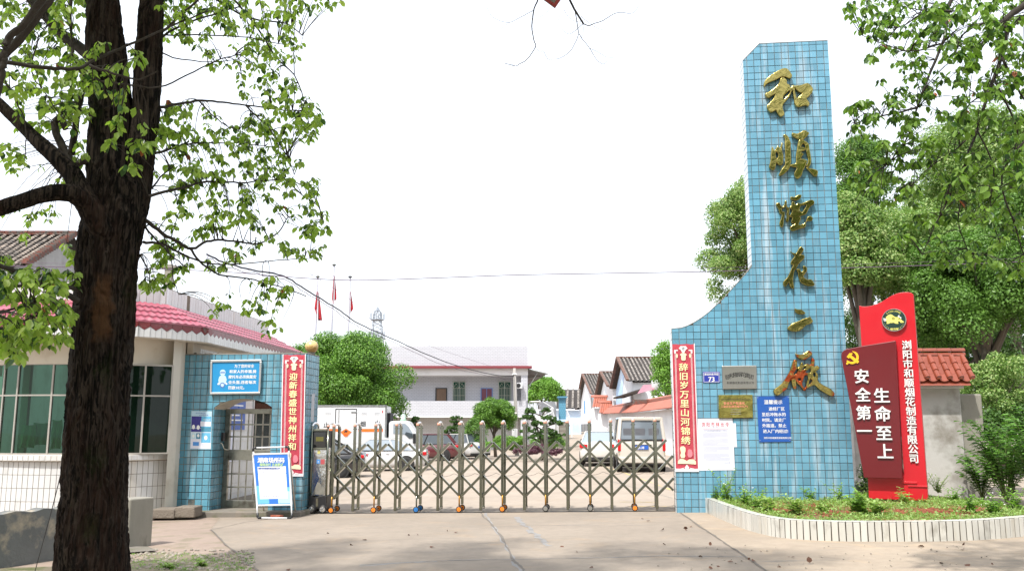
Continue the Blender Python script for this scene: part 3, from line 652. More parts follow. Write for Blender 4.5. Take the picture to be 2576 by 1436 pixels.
c, P = board('posted_note', 'narrow white paper strip half hidden behind the large white notice sheet', 'paper', [(1843, 1064), (1851, 1064), (1854, 1124), (1845, 1124)], D0-.004, .003, m_paper, bevel=0)
c, P = board('forest_notice', 'large white notice sheet with a red heading and rows of small grey print', 'notice', [(1755, 1052.5), (1842.7, 1051.7), (1849, 1182), (1758, 1183)], D0-.006, .003, m_paper, bevel=0)
ptext(c, P, .50, .885, '浏 阳 市 林 长 令', .092, D0-.0105, m_red_txt, offset=.012, width=.50)
ptext(c, P, .50, .825, '第二号', .03, D0-.0105, m_grey_txt); patch(c, P, .12, .88, .790, .794, D0-.0102, m_red_txt, 'ruled_line')
ptext(c, P, .50, .765, '关于切实加强森林资源保护工作的令', .04, D0-.0105, m_grey_txt, offset=.01, width=.42)
rr = random.Random(2)
for i in range(26):
    t = .72 - i*.0215
    if i in (5, 12, 18): continue
    patch(c, P, .13 if i % 6 else .20, .88 - (rr.uniform(.2, .4) if i % 6 == 4 else rr.uniform(0, .03)), t, t+.0065, D0-.0102, m_grey_txt, 'print_line')
ptext(c, P, .80, .145, '2022年', .04, D0-.0105, m_grey_txt)
c, P = board('blue_notice', 'bright blue notice board with white characters under the lowest gilded character', 'notice board', [(1904, 996.9), (1984.7, 995.7), (1990, 1110.7), (1909.6, 1111.8)], D0-.004, .014, m_blue_sign)
ptext(c, P, .50, .875, '温馨提示', .084, D0-.0195, m_white_txt, offset=.025)
for i, (s, tx) in enumerate(((.60, '途经厂区'), (.50, '至后冲拖水的'), (.50, '村民。请走厂'), (.50, '外路道。禁止'), (.53, '进入厂内经过!'))):
    ptext(c, P, s, .725 - i*.122, tx, .073, D0-.0195, m_white_txt, offset=.025)
ptext(c, P, .58, .09, '浏阳市和顺烟花制造有限公司', .038, D0-.0195, m_white_txt, offset=.02)
for s, t in ((.03, .975), (.97, .975), (.03, .04), (.97, .04)):
    a, z = pin(c, P, s, t); MB().lathe([(.008, 0), (.006, -.006)], (a, D0-.018, z), 'y', 8).build('screw', m_chrome, c, GF.M)
# ================================================================== folding gate
def gate():
    W = 1.60
    t = thing('folding_gate', 'stainless steel folding gate with crossed lattice bars and small orange wheels, drawn closed', 'gate', GF.at(0, 0, 0), GF.rot)
    us = [837, 890.4, 943, 996, 1049, 1102.5, 1156, 1210, 1264, 1319, 1372, 1427.6, 1483.5, 1538, 1595, 1650.6]
    A = [GF.px(u, 1180, 0)[0] for u in us]; DP = .37
    base = lambda a: gz(a) + .015
    zt = 1.66
    tubes = {}
    post = MB().box(-.021, .021, -.021, .021, 0, zt - .10 - .10)
    for i, a in enumerate(A):
        z0 = base(a); odd = i % 2; lo = .10 if not odd else .03
        for d in (0, DP):
            MB().box(a-.026, a+.026, d-.026, d+.026, z0 + (lo if odd else .32 if d == 0 else .12), z0 + zt).build('post', m_steel, t, GF.M, bevel=.006)
            if not odd and d == 0:
                MB().lathe([(.015, .09), (.015, .33)], (a, d, z0), n=10).build('sleeve', m_brass if i != 4 else m_steel, t, GF.M, smooth=True)
        # arch over the pair, bolted collars, salmon end cap
        n = 9; pts = [(a, DP/2 - (DP/2)*math.cos(math.pi*k/n), z0 + zt - .035 + .085*math.sin(math.pi*k/n)) for k in range(n+1)]
        MB().tube(pts, .024, 10).build('arch', m_chrome, t, GF.M, smooth=True)
        MB().lathe([(.031, 0), (.033, .02), (.027, .045), (.012, .055)], (a, -.006, z0 + zt - .01), n=12).build('cap', m_caps, t, GF.M, smooth=True)
        for d in (0, DP):
            MB().tube([(a-.038, d, z0 + zt - .055), (a+.038, d, z0 + zt - .055)], .011, 6).build('collar_bolt', m_dark, t, GF.M)
        if odd:
            MB().box(a-.018, a+.018, .02, DP-.02, z0+.035, z0+.075).build('foot_link', m_steel, t, GF.M)
            for d in (-.03, DP-.03): MB().tube([(a-.03, d+.03, z0+.075), (a+.03, d+.03, z0+.075)], .009, 6).build('foot_bolt', m_dark, t, GF.M)
        else:
            MB().bar((a, .02, z0+.055), (a, DP-.02, z0+.055), .03, .03).build('axle_arm', m_steel, t, GF.M)
            for d in (-.03, DP):
                wm = m_bwheel if i == 4 else m_owheel if i < 9 or i == 14 else m_gwheel
                w = MB().lathe([(.030, -.016), (.052, -.018), (.058, -.008), (.058, .008), (.052, .018), (.030, .016)], (a, d, z0+.056), 'y', 18).build('wheel', m_dark, t, GF.M, smooth=True)
                rim = MB().lathe([(.010, -.024), (.016, -.026), (.016, -.015)], (a, d, z0+.056), 'y', 8)
                for k in range(5):
                    an = 2*math.pi*k/5 + .3; rim.bar((a, d-.019, z0+.056), (a+.036*math.cos(an), d-.017, z0+.056+.036*math.sin(an)), .014, .006, up=(0, 1, 0))
                rim.lathe([(.034, -.020), (.041, -.021), (.041, -.012), (.034, -.012)], (a, d, z0+.056), 'y', 18)
                rim.build('rim', wm, w, GF.M)
    # lattice: bars climb across two and a half bays, pivots where they cross
    zl, zh = .265, 1.305; step = (zh - zl) / 5
    sp = [(A[i+1] - A[i]) for i in range(15)] + [A[15] - A[14]]
    def X(q):
        i = int(math.floor(q)); i = max(-1, min(15, i)); f = q - i
        return (A[0] + sp[0]*q) if i < 0 else A[min(i, 15)] + sp[min(i, 15)]*f
    lo_, hi_ = 0.0, 15.78
    for s in range(-3, 17):
        for kind in (0, 1):
            q0, q1 = (s, s + 2.5); z0, z1 = (zl, zh) if kind == 0 else (zh, zl)
            if kind == 1: q0, q1 = s + .5, s + 3
            a, b = max(q0, lo_ + .0), min(q1, hi_)
            if b - a < .3: continue
            za = z0 + (z1-z0)*(a-q0)/(q1-q0); zb = z0 + (z1-z0)*(b-q0)/(q1-q0)
            pa, pb = Vector((X(a), 0, za + base(X(a)))), Vector((X(b), 0, zb + base(X(b))))
            if kind == 0: MB().bar(pa + Vector((0, .085, 0)), pb + Vector((0, .085, 0)), .046, .13, up=(0, 1, 0)).build('lattice_bar', m_steel, t, GF.M, bevel=.004)
            else: MB().bar(pa + Vector((0, .175, 0)), pb + Vector((0, .175, 0)), .040, .045, up=(0, 1, 0)).build('lattice_bar', m_steel, t, GF.M, bevel=.004)
    pv = MB()
    for i in range(0, 31):
        q = i / 2
        for k in range(6):
            if (i + k) % 2 == (1 if True else 0): continue
            x = X(q) if q <= 15.5 else None; z = base(x) + zl + step*k
            pv.lathe([(.011, .02), (.010, .016)], (x, 0, z), 'y', 6)
    pv.build('pivot_bolt', m_dark, t, GF.M, kind='stuff')
    # receiving strip on the tower
    ax = GF.px(1697, 1150, 0)[0]
    MB().box(ax-.02, ax+.012, -.02, .10, base(ax), base(ax)+1.95).build('closing_strip', m_black, t, GF.M)
    # drive unit
    a0, a1 = GF.px(778.5, 1180, -.02)[0], GF.px(824, 1180, -.02)[0]; zb = base(a0)
    MB().box(a0+.045, a1-.035, -.01, DP+.02, zb+.33, zb+1.26).build('motor_housing', m_steel2, t, GF.M, bevel=.012)
    MB().box(a0+.05, a1-.04, -.018, DP, zb+1.24, zb+1.59).build('display_box', m_black, t, GF.M, bevel=.006)
    MB().box(a0+.072, a1-.062, -.026, -.017, zb+1.275, zb+1.56).build('display_glass', mat('dark_gloss', (.006, .008, .007), .06, spec=.8), t, GF.M)
    MB().box(a0+.11, a1-.10, -.0285, -.025, zb+1.385, zb+1.47).build('display_strip', mat('olive_display', (.12, .11, .025), .3), t, GF.M)
    for z in (1.60, 1.235): MB().box(a0+.05, a1-.04, -.03, .0, zb+z-.02, zb+z+.025).build('cross_rail', m_steel, t, GF.M, bevel=.006)
    for a in (a0+.025, a1-.018):
        for d in (0, DP): MB().lathe([(.021, .20), (.021, 1.68)], (a, d, zb), n=12).build('corner_tube', m_steel, t, GF.M, smooth=True)
        n = 8; MB().tube([(a, DP/2 - DP/2*math.cos(math.pi*k/n), zb + 1.66 + .08*math.sin(math.pi*k/n)) for k in range(n+1)], .022, 10).build('arch', m_chrome, t, GF.M, smooth=True)
    MB().lathe([(.029, 0), (.031, .02), (.012, .05)], (a1-.018, 0, zb+1.66), n=12).build('cap', m_caps, t, GF.M, smooth=True)
    b = MB().prism([(a0+.01, .09), (a1+.0, .09), (a1+.0, .33), (a1-.05, .345), (a0+.30*(a1-a0), .30), (a0+.05, .345), (a0+.01, .33)], -.03, DP+.03)
    b.build('bumper_skirt', m_black, t, GF.M @ Matrix.Translation((0, 0, zb)), bevel=.01)
    MB().box((a0+a1)/2-.025, (a0+a1)/2+.02, -.037, -.028, zb+.12, zb+.29).build('skirt_plate', m_steel, t, GF.M)
    for a in (a0+.075, a1-.065):
        for d in (-.03, DP):
            w = MB().lathe([(.045, -.02), (.074, -.024), (.080, -.012), (.080, .014), (.045, .018)], (a, d, zb+.08), 'y', 22).build('wheel', m_dark, t, GF.M, smooth=True)
            rm = MB().lathe([(.012, -.030), (.018, -.032), (.018, -.02)], (a, d, zb+.08), 'y', 8)
            rm.lathe([(.048, -.024), (.056, -.026), (.056, -.012), (.048, -.012)], (a, d, zb+.08), 'y', 22)
            for k in range(5):
                an = 2*math.pi*k/5+.2; rm.bar((a, d-.025, zb+.08), (a+.05*math.cos(an), d-.02, zb+.08+.05*math.sin(an)), .018, .008, up=(0, 1, 0))
            rm.build('rim', m_chrome, w, GF.M)
    MB().box((a0+a1)/2-.035, (a0+a1)/2+.02, -.0135, -.0115, zb+1.14, zb+1.21).build('warning_sticker', mat('yellow_sticker', (.55, .50, .18), .5), t, GF.M)
    MB().box((a0+a1)/2-.045, (a0+a1)/2+.025, -.0135, -.0115, zb+.95, zb+1.03).build('maker_badge', mat('badge_blue', (.06, .25, .62), .4), t, GF.M)
    text('ZL', GF, (a0+a1)/2-.01, zb+.988, .045, -.015, m_white_txt, t, 'badge_lettering', offset=.03, shear=.3)
    MB().box((a0+a1)/2+.035, (a0+a1)/2+.115, -.0135, -.0115, zb+.94, zb+1.035).build('red_sticker', mat('red_sticker', (.45, .08, .09), .5), t, GF.M)
    MB().prism([(a0+.08, .36), (a1-.06, .36), (a1-.05, .52), (a1-.10, .50), (a1-.15, .58), (a0+.17, .60), (a0+.13, .50)], -.0125, -.0112).build('scuffed_patch', mat('mud_film', (.20, .19, .165), .6, var=.4, vs=20), t, GF.M @ Matrix.Translation((0, 0, zb)))
gate()
# sagging wires strung low behind the gate
w = thing('loop_wire', 'thin dark wire sagging in small loops along the back of the folding gate', 'wire', GF.at(0, .42, 0), GF.rot)
wp = []
for i in range(4, 15):
    a0 = -3.3 + i*.42; z = .72 + gz(a0)
    for k in range(6): q = k/6; wp.append((a0 + .42*q, .42, z - .055*math.sin(math.pi*q)))
MB().tube(wp, .0028, 4).build('wire', m_dark, w, GF.M)
# ================================================================== blue tiled wall with the pedestrian door
aB0, aB1 = GF.px(454, 1080, D0)[0], GF.px(765.5, 1080, D0)[0]; zB = GF.px(620, 891, D0)[1]
dA, dB = GF.px(532.5, 1150, D0)[0], GF.px(681, 1100, D0)[0]
wl = thing('blue_gate_wall', 'low blue tiled wall pierced by an arched pedestrian doorway beside the guardhouse', 'wall', GF.at((aB0+aB1)/2, D0, gz(-5)), GF.rot)
zs = GF.px(537.6, 1024, D0)[1]; zc = GF.px(620, 1002.5, D0)[1]
arch = []
for k in range(13):
    q = k/12; arch.append((dB + (dA-dB)*q, zs + (zc-zs)*(1-(2*q-1)**2)**.8))
zg = -.16
wallp = [(aB0, zg), (dA, zg)] + [(dA, zs)] + arch[::-1][1:-1] + [(dB, zs), (dB, zg), (aB1, zg), (aB1, zB), (aB0, zB)]
MB().prism(wallp, D0 + .006, D0 + TH).build('wall_body', m_grout, wl, GF.M)
tile_wall(wl, GF, [(aB0, -.12), (dA, -.12), (dA, zs)] + arch[::-1][1:-1] + [(dB, zs), (dB, -.12), (aB1, -.12), (aB1, zB - .004), (aB0, zB - .004)], D0 + .006, PW, PW, .011, m_blue2, 300, org=(aB1 - PW*40 - .002, zB - PW*30), seed=11, tilt=.9, miss=.008)
FR = Frame(GF.at(aB1, D0, 0), 6 - 90)
tile_wall(wl, FR, [(0, -.10), (TH, -.10), (TH, zB - .004), (0, zB - .004)], 0, PW, PW, .011, m_blue2, 0, org=(.0, zB - PW*30), seed=12)
FD = Frame(GF.at(dA, D0, 0), 6 - 90)
tile_wall(wl, FD, [(0, -.02), (TH - .16, -.02), (TH - .16, zs - .02), (0, zs - .02)], 0, PW, PW, .011, m_blue2, 0, org=(.0, zB - PW*30), seed=13)
so = MB(); pts = [(dA+.002, zs-.06)] + [(a, z - .003) for a, z in arch[::-1]] + [(dB-.002, zs-.06)]
for p, q in zip(pts, pts[1:]): so.add([(p[0], D0+.02, p[1]), (q[0], D0+.02, q[1]), (q[0], D0+TH-.02, q[1]), (p[0], D0+TH-.02, p[1])], [(0, 1, 2, 3)])
so.build('arch_soffit', m_cream, wl, GF.M, smooth=True)
MB().box(aB0, aB1+.004, D0-.004, D0+TH, zB, zB+.022).build('coping', bpy.data.materials['weathered_mortar'], wl, GF.M)
mb = MB()                                                              # broken mortar at the top, tufts of dark moss
rr = random.Random(8)
for i in range(60):
    a = rr.choice([rr.uniform(aB0+.1, aB0+.75), rr.uniform(aB0, aB1)]); s = rr.uniform(.008, .03)
    mb.lathe([(s, -s*.5), (s*1.2, 0), (s*.5, s*.6)], (a, D0 + rr.uniform(-.006, .3), zB + rr.uniform(.01, .03) - (rr.uniform(0, .16) if aB0+.28 < a < aB0+.62 and rr.random() < .6 else 0)), n=5)
mb.build('mortar_crumbs', mat('dark_moss', (.07, .065, .045), .95, var=.4, vs=30), wl, GF.M, kind='stuff')
# steel door in the recess
dd = D0 + .56
dr_ = thing('pedestrian_door', 'barred stainless steel pedestrian door set back in the arched opening', 'door', GF.at((dA+dB)/2, dd, gz(-5.2)), GF.rot)
x0, x1 = dA + .01, dB + .04; zb = .0; zt_ = GF.px(600, 1028, dd)[1]
m_door = mat('door_steel', (.26, .26, .225), .33, metal=.85, var=.3, vs=7, dirt=(.12, .11, .09), ds=5)
def fb(a, b, z0, z1, nm='door_frame', dep=.03): MB().box(a, b, dd-dep, dd+dep, z0, z1).build(nm, m_door, dr_, GF.M, bevel=.004)
fb(x0, x0+.10, zb, zt_, dep=.04); fb(x1-.05, x1, zb, zt_); fb(x0+.1, x1-.05, zt_-.10, zt_)
zm0, zm1 = zb + .95, zb + 1.16
fb(x0+.1, x1-.05, zb+.02, zb+.16); fb(x0+.1, x1-.05, zm0, zm1, 'mid_panel', .022)
nb = 7
for (z0, z1, rows) in ((zb+.16, zm0, (.33, .66)), (zm1, zt_-.10, (.36, .70))):
    for k in range(nb):
        a = x0+.1 + (x1-.15-x0)*(k+.5)/nb; MB().box(a-.011, a+.011, dd-.011, dd+.011, z0-.01, z1+.01).build('door_bar', m_door, dr_, GF.M)
    for q in rows: z = z0+(z1-z0)*q; MB().box(x0+.1, x1-.05, dd-.017, dd+.004, z-.014, z+.014).build('cross_rail', m_door, dr_, GF.M)
# lock box and U shaped pull on the reveal
lk = thing('door_controller', 'small black access box on the tiled door reveal above a white U shaped handle', 'access box', GF.at(dA, D0+.38, 1.25), GF.rot)
MB().box(dA+.004, dA+.06, D0+.36, D0+.46, 1.33, 1.50).build('box', m_black, lk, GF.M, bevel=.006)
MB().tube([(dA+.01, D0+.34, 1.30), (dA+.055, D0+.34, 1.27), (dA+.075, D0+.36, 1.20), (dA+.09, D0+.40, 1.165), (dA+.12, D0+.50, 1.155)], .010, 8).build('handle', mat('ivory_paint', (.6, .57, .48), .4), lk, GF.M, smooth=True)
# globe lamp
gx, gzz = GF.px(784, 872, D0+.42); 
gl = thing('globe_lamp', 'round stained yellow globe on the corner of the blue gate wall', 'lamp', GF.at(gx, D0+.42, zB), GF.rot)
ng = NB('yellow_brown_globe'); geo = ng.N('NewGeometry'); sx = ng.N('SeparateXYZ'); ng.L(geo.outputs['Position'], sx.inputs[0])
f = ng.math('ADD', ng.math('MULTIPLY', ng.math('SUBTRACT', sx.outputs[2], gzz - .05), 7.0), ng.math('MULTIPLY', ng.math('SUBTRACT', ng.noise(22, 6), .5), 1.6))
ng.L(ng.mix(ng.ramp(f, (.0, 0), (.55, 1)), (.30, .17, .045), (.60, .44, .19)), ng.p.inputs['Base Color']); ng.p.inputs['Roughness'].default_value = .35  # yellow above, blending to brown towards the bottom
MB().sphere((gx, D0+.42, gzz), .132, 28, 18).build('globe', ng.m, gl, GF.M, smooth=True)
MB().lathe([(.075, zB+.02), (.078, zB+.05), (.062, zB+.075)], (gx, D0+.42, 0), n=18).build('base_ring', m_grout, gl, GF.M, smooth=True)
# framed blue helmet sign
m_cyan = mat('faded_cyan_panel', (.012, .235, .50), .45, var=.12, vs=3)
fc = [(532, 907.5), (657.3, 905.8), (653.5, 988.6), (530, 990)]
c, P = board('motorbike_safety_sign', 'framed cyan sign about motorbike helmets with a white rider drawing', 'sign', fc, D0-.004, .05, m_cyan)
for (s0, s1, t0, t1) in ((-.01, 1.01, .955, 1.02), (-.01, 1.01, -.02, .04), (-.015, .025, .04, .955), (.975, 1.015, .04, .955)):
    q = [pin(c, P, s, t) for s, t in ((s0, t0), (s1, t0), (s1, t1), (s0, t1))]; MB().prism(q, D0-.075, D0-.012).build('frame', m_alu, c, GF.M, bevel=.006)
for i, (s, tx) in enumerate(((.665, '为了您的安全'), (.64, '和家人的幸福,骑'), (.635, '摩托车必须佩戴安'), (.635, '全头盔,违者每次'), (.52, '罚款10元。'))):
    a, z = pin(c, P, s, .83 - i*.163); text(tx, GF, a, z, .073, D0-.0565, m_white_txt, c, offset=.03, width=[.40, .55, .57, .57, .33][i])
pale = mat('pale_cyan_print', (.45, .66, .74), .6)
def drawn(pts, m, nm='rider_drawing', e=.0005): MB().prism([pin(c, P, s, t) for s, t in pts], D0-.0560-e, D0-.0545).build(nm, m, c, GF.M)
import math as _m
circ = lambda cx, cy, r, k=10: [(cx + r*.62*_m.cos(2*_m.pi*i/k), cy + r*_m.sin(2*_m.pi*i/k)) for i in range(k)]
drawn([(.15,.42),(.17,.52),(.21,.56),(.26,.56),(.30,.52),(.32,.42),(.30,.32),(.27,.24),(.19,.24),(.16,.32)], pale)
drawn(circ(.235, .64, .095), pale); drawn(circ(.235, .26, .085), m_blue_txt, 'rider_wheel', .001); drawn(circ(.235, .26, .05), pale, 'rider_wheel', .0015)
drawn([(.13,.30),(.18,.36),(.18,.31),(.15,.26)], m_white_txt); drawn([(.29,.36),(.34,.30),(.32,.26),(.29,.31)], m_white_txt); drawn([(.18,.62),(.29,.62),(.28,.66),(.19,.66)], m_blue_txt, 'visor', .001)
# vaccination poster (generic panels)
c, P = board('health_poster', 'pale blue health poster with small pictures of people, on the blue wall by the door', 'poster', [(481.5, 1033), (533.5, 1034), (530.5, 1129.5), (478, 1129)], D0-.005, .003, mat('poster_sky', (.40, .56, .66), .7), bevel=0)
pp = lambda *q: patch(c, P, *q[:4], D0-.0085-.0002*(q[6] if len(q) > 6 else 0), q[4], q[5] if len(q) > 5 else 'printed_picture')
navy = mat('navy_print', (.04, .035, .22), .7, var=.5, vs=30); sky_ = mat('sky_print', (.12, .40, .62), .7, var=.4, vs=25); teal = mat('teal_print', (.06, .24, .36), .7, var=.5, vs=30)
pp(.02, .50, .55, .86, navy); pp(.50, .98, .55, .86, sky_); pp(.50, .98, .455, .58, teal, 'printed_picture', 1); pp(.02, .50, .455, .54, navy, 'printed_picture', 1)
pp(.46, .96, .60, .73, m_paper, 'printed_panel', 2); pp(.02, .98, .02, .44, m_paper, 'printed_panel'); pp(.52, .97, .17, .43, sky_, 'printed_picture', 2); pp(.04, .25, .27, .42, pale, 'printed_picture', 2); pp(.27, .48, .27, .42, teal, 'printed_picture', 2); pp(.13, .42, .09, .19, bpy.data.materials['badge_blue'], 'printed_picture', 2)
for (s, t, r_) in ((.13, .58, .06), (.36, .57, .06), (.14, .345, .045), (.375, .355, .045), (.74, .30, .06)):
    MB().prism([pin(c, P, *q) for q in [(s + r_*1.3*_m.cos(2*_m.pi*i/10), t + r_*_m.sin(2*_m.pi*i/10)) for i in range(10)]], D0-.0096, D0-.0092).build('printed_figure', m_white_txt, c, GF.M)
ptext(c, P, .45, .945, '新冠病毒疫苗', .03, D0-.009, m_blue_txt, width=.20); ptext(c, P, .60, .895, '接种宣传画', .03, D0-.009, m_blue_txt, width=.19); ptext(c, P, .76, .775, '预防接种', .028, D0-.0095, m_white_txt, width=.15)
for i in range(4): pp(.56, .92 - .08*(i % 2), .13-.025*i, .136-.025*i, m_grey_txt, 'print_line', 1)
couplet('couplet_banner', 'red couplet banner beside the pedestrian doorway, its foot behind the folding sign stand', '迎新春盛世神州祥和', [(713.5, 892.5), (768.8, 892), (759.6, 1194), (706.5, 1195)], D0)
MB_ = MB().box(0, 0, 0, 0, 0, 0)
mb = MB()                                                              # faded newspaper scraps on the pillar side
o = MB().add([(.33, -.004, 1.72), (.52, -.004, 1.72), (.53, -.004, 2.28), (.35, -.004, 2.26)], [(0, 1, 2, 3)]).build('pasted_paper', mat('old_print', (.42, .43, .46), .8, var=.25, vs=60), None, FR.M @ Matrix.Translation((0, -.006, 0)))
tag(o, 'faded printed sheet pasted on the shaded end of the blue gate wall', 'paper')
# ================================================================== A-frame sign stand and brick
def astand():
    tl, tr, br, bl = (636.5, 1142), (726, 1139.8), (733, 1268.5), (646.5, 1270.5)
    base = (G(672, 1293) + G(733, 1288)) / 2
    F = Frame(GF.at(0, -.97, 0), 6.0)
    P = [F.px(*tl, .16), F.px(*tr, .16), F.px(*br, .02), F.px(*bl, .02)]
    z0 = gz(-4.3)
    c = thing('sign_stand', 'white framed folding sign stand with a blue poster, standing before the couplet banner', 'sign stand', F.at((P[2][0]+P[3][0])/2, .2, z0), F.rot)
    zT, zB_ = (P[0][1]+P[1][1])/2, (P[2][1]+P[3][1])/2
    Y = lambda z: .16 * (z - z0) / (zT - z0) * 1.0
    def q3(s, t):
        a, z = pin(None, P, s, t); return Vector((a, Y(z), z))
    def quad(s0, s1, t0, t1, e, m, nm):
        vs = [q3(s, t) + Vector((0, -e, 0)) for s, t in ((s0, t0), (s1, t0), (s1, t1), (s0, t1))]; return MB().add(vs, [(0, 1, 2, 3)]).build(nm, m, c, F.M)
    b = MB(); v = [q3(s, t) for s, t in ((0, 0), (1, 0), (1, 1), (0, 1))]; b.add([p + Vector((0, -.006, 0)) for p in v] + [p + Vector((0, .012, 0)) for p in v], [(0,1,2,3), (7,6,5,4), (0,4,5,1), (1,5,6,2), (2,6,7,3), (3,7,4,0)])
    m_pb = mat('poster_blue', (.02, .14, .52), .45); b.build('poster_panel', m_pb, c, F.M)
    for a_, b_ in (((0, 0), (1, 0)), ((0, 1), (1, 1)), ((0, 0), (0, 1)), ((1, 0), (1, 1))):
        MB().bar(q3(*a_), q3(*b_), .032, .03, up=(0, 1, 0)).build('frame', m_paint, c, F.M, bevel=.006)
    lb = mat('poster_light_blue', (.13, .40, .72), .45); lb2 = mat('poster_pale_blue', (.36, .60, .80), .45); wp_ = mat('poster_white', (.66, .67, .76), .5)
    quad(.02, .10, .03, .38, .0062, lb, 'poster_block'); quad(.10, .36, .03, .13, .0062, lb, 'poster_block'); quad(.36, .62, .03, .12, .0064, m_pb, 'poster_block'); quad(.62, .80, .03, .14, .0062, lb2, 'poster_block'); quad(.80, .98, .03, .26, .0063, lb2, 'poster_block'); quad(.90, .98, .2, .34, .0062, lb, 'poster_block')
    quad(.10, .90, .62, .75, .0066, wp_, 'poster_white_block'); quad(.11, .89, .61, .62, .0064, wp_, 'poster_white_block'); quad(.10, .90, .12, .605, .0066, wp_, 'poster_white_block')
    def tx(s, t, w, h, tt, m, off=.03):
        p = q3(s, t); al = math.atan2(.16, zT - z0)
        me, ww = text_mesh(tt, off, 0); me = me.copy(); me.materials.clear(); me.materials.append(m)
        Mx = F.M @ Matrix.Translation(p + Vector((0, -.009, 0))) @ Matrix.Rotation(-al, 4, 'X') @ UPR @ Matrix.Diagonal((w/ww, h, 1, 1)); link('printed_text', me, None, c, Mx)
    tx(.5, .875, .52, .105, '湖南场所码', m_white_txt, .05); tx(.5, .785, .45, .062, '绿码出行 主动登记', mat('pale_green_print', (.55, .75, .35), .5), .04)
    tx(.42, .715, .42, .036, '浏阳市和顺烟花制造有限公司', m_blue_txt, .01); tx(.22, .678, .07, .03, '一大门', m_grey_txt, 0); tx(.36, .645, .30, .026, '(场所编码4301810011100)', m_grey_txt, 0)
    tx(.5, .165, .42, .036, '使用支付宝,微信扫码', m_grey_txt, .0)
    # tubes: uprights, handle with black corner pieces, base bars, rear legs
    foot = z0 + .03; mw = m_paint
    L0, R0 = Vector((P[3][0]+.035, -.02, foot)), Vector((P[2][0]+.03, -.02, foot))
    hl, hr = q3(0, 1) + Vector((-.0, .0, .10)), q3(1, 1) + Vector((0, 0, .10))
    for a_, b_ in ((q3(0, .1), L0), (q3(1, .1), R0), (q3(0, .9), hl), (q3(1, .9), hr)): MB().tube([a_, b_], .015, 8).build('upright', mw, c, F.M, smooth=True)
    MB().tube([hl + Vector((.03, 0, .02)), hr + Vector((-.03, 0, .02))], .016, 8).build('handle', mw, c, F.M, smooth=True)
    MB().tube([L0 + Vector((0, 0, -.01)), R0 + Vector((0, 0, -.01))], .017, 8).build('base_bar', mw, c, F.M, smooth=True)
    rl, rr_ = L0 + Vector((-.06, .50, 0)), R0 + Vector((-.10, .50, 0))
    MB().tube([rl, rr_], .014, 8).build('base_bar', mw, c, F.M, smooth=True)
    MB().tube([hl, rl], .015, 8).build('rear_leg', mat('bare_tube', (.50, .43, .35), .5), c, F.M, smooth=True); MB().tube([hr, rr_], .015, 8).build('rear_leg', bpy.data.materials['bare_tube'], c, F.M, smooth=True)
    for p, dx in ((hl, 1), (hr, -1)): MB().tube([p + Vector((0, 0, -.045)), p + Vector((0, 0, -.005)), p + Vector((dx*.016, 0, .016)), p + Vector((dx*.065, 0, .021))], .023, 10).build('corner_joint', m_black, c, F.M, smooth=True)
    for p, dx in ((L0, 1), (R0, -1), (rl, 1), (rr_, -1)): MB().tube([p + Vector((0, 0, .075)), p + Vector((0, 0, .01)), p + Vector((dx*.02, 0, -.008)), p + Vector((dx*.08, 0, -.010))], .023, 10).build('foot_joint', m_black, c, F.M, smooth=True)
    bk = MB().box(-.11, .11, -.055, .055, 0, .053)
    m_brick = mat('old_red_brick', (.30, .085, .045), .9, var=.35, vs=14, bump=.8, bs=60, bd=.01, dirt=(.30, .24, .20), ds=12)
    p = F.at((P[2][0]+P[3][0])/2 + .02, .13, gz(-4.3) + .01)
    tag(bk.build('brick', m_brick, None, Matrix.Translation(p) @ Matrix.Rotation(R(-24), 4, 'Z'), bevel=.006), 'broken red brick weighing down the base of the white sign stand', 'brick')
astand()
# ================================================================== guardhouse
m_pink_roof = mat('pink_roof_sheet', (.31, .066, .100), .42, var=.12, vs=2, coat=.2, dirt=(.30, .16, .17), ds=5, dl=(.55, .75))
m_maroon = mat('maroon_tile', (.16, .025, .03), .22, piece=.3, dirt=(.15, .13, .12), ds=4, dl=(.58, .72))
def eave_path():
    P = []; c = Vector((-8.5, 20.2, 0)); Re = 4.05
    for k in range(27):
        an = R(-100 + k*4.6) ; x, y = math.sin(an)*Re, -math.cos(an)*Re
        p = c + Vector((x, y, 0)); P.append((p, Vector((math.sin(an), -math.cos(an), 0))))
        if p.x > -6.62: break
    last, ld = P[-1]; tgt = Vector((-5.64, 23.9, 0)); cor = Vector((-6.10, 17.55, 0))
    for k in range(1, 7):                            # tight corner
        q = k/6; a = last.lerp(last + Vector((.45, .22, 0)), q); b = (last + Vector((.45, .22, 0))).lerp(cor, q); P.append((a.lerp(b, q), None))
    for k in range(1, 19): P.append((cor.lerp(tgt, k/18), None))
    for i, (p, o) in enumerate(P):
        if o is None:
            q = P[min(i+1, len(P)-1)][0] - P[i-1][0]; q.z = 0; q.normalize(); P[i] = (p, Vector((q.y, -q.x, 0)))
    return P
EP = eave_path()
gh = thing('guardhouse', 'rounded gate guardhouse with green windows, pink roof sheets and zigzag tile trim', 'guardhouse', (-8.5, 18.5, gz(-8.5)), 0)
def resample(P, n):
    L = [0]
    for a, b in zip(P, P[1:]): L.append(L[-1] + (b[0]-a[0]).length)
    o = []; j = 0
    for i in range(n+1):
        s = L[-1]*i/n
        while j < len(L)-2 and L[j+1] < s: j += 1
        f = (s-L[j])/(L[j+1]-L[j]+1e-9); o.append((P[j][0].lerp(P[j+1][0], f), P[j][1].lerp(P[j+1][1], f).normalized()))
    return o, L[-1]
EPr, EL = resample(EP, 620)
def inset(P, e): return [(p - o*e, o) for p, o in P]
ZE = 3.56                                            # eave edge
rows = 4; run, up = .98, .50                          # roof strip: horizontal run and rise
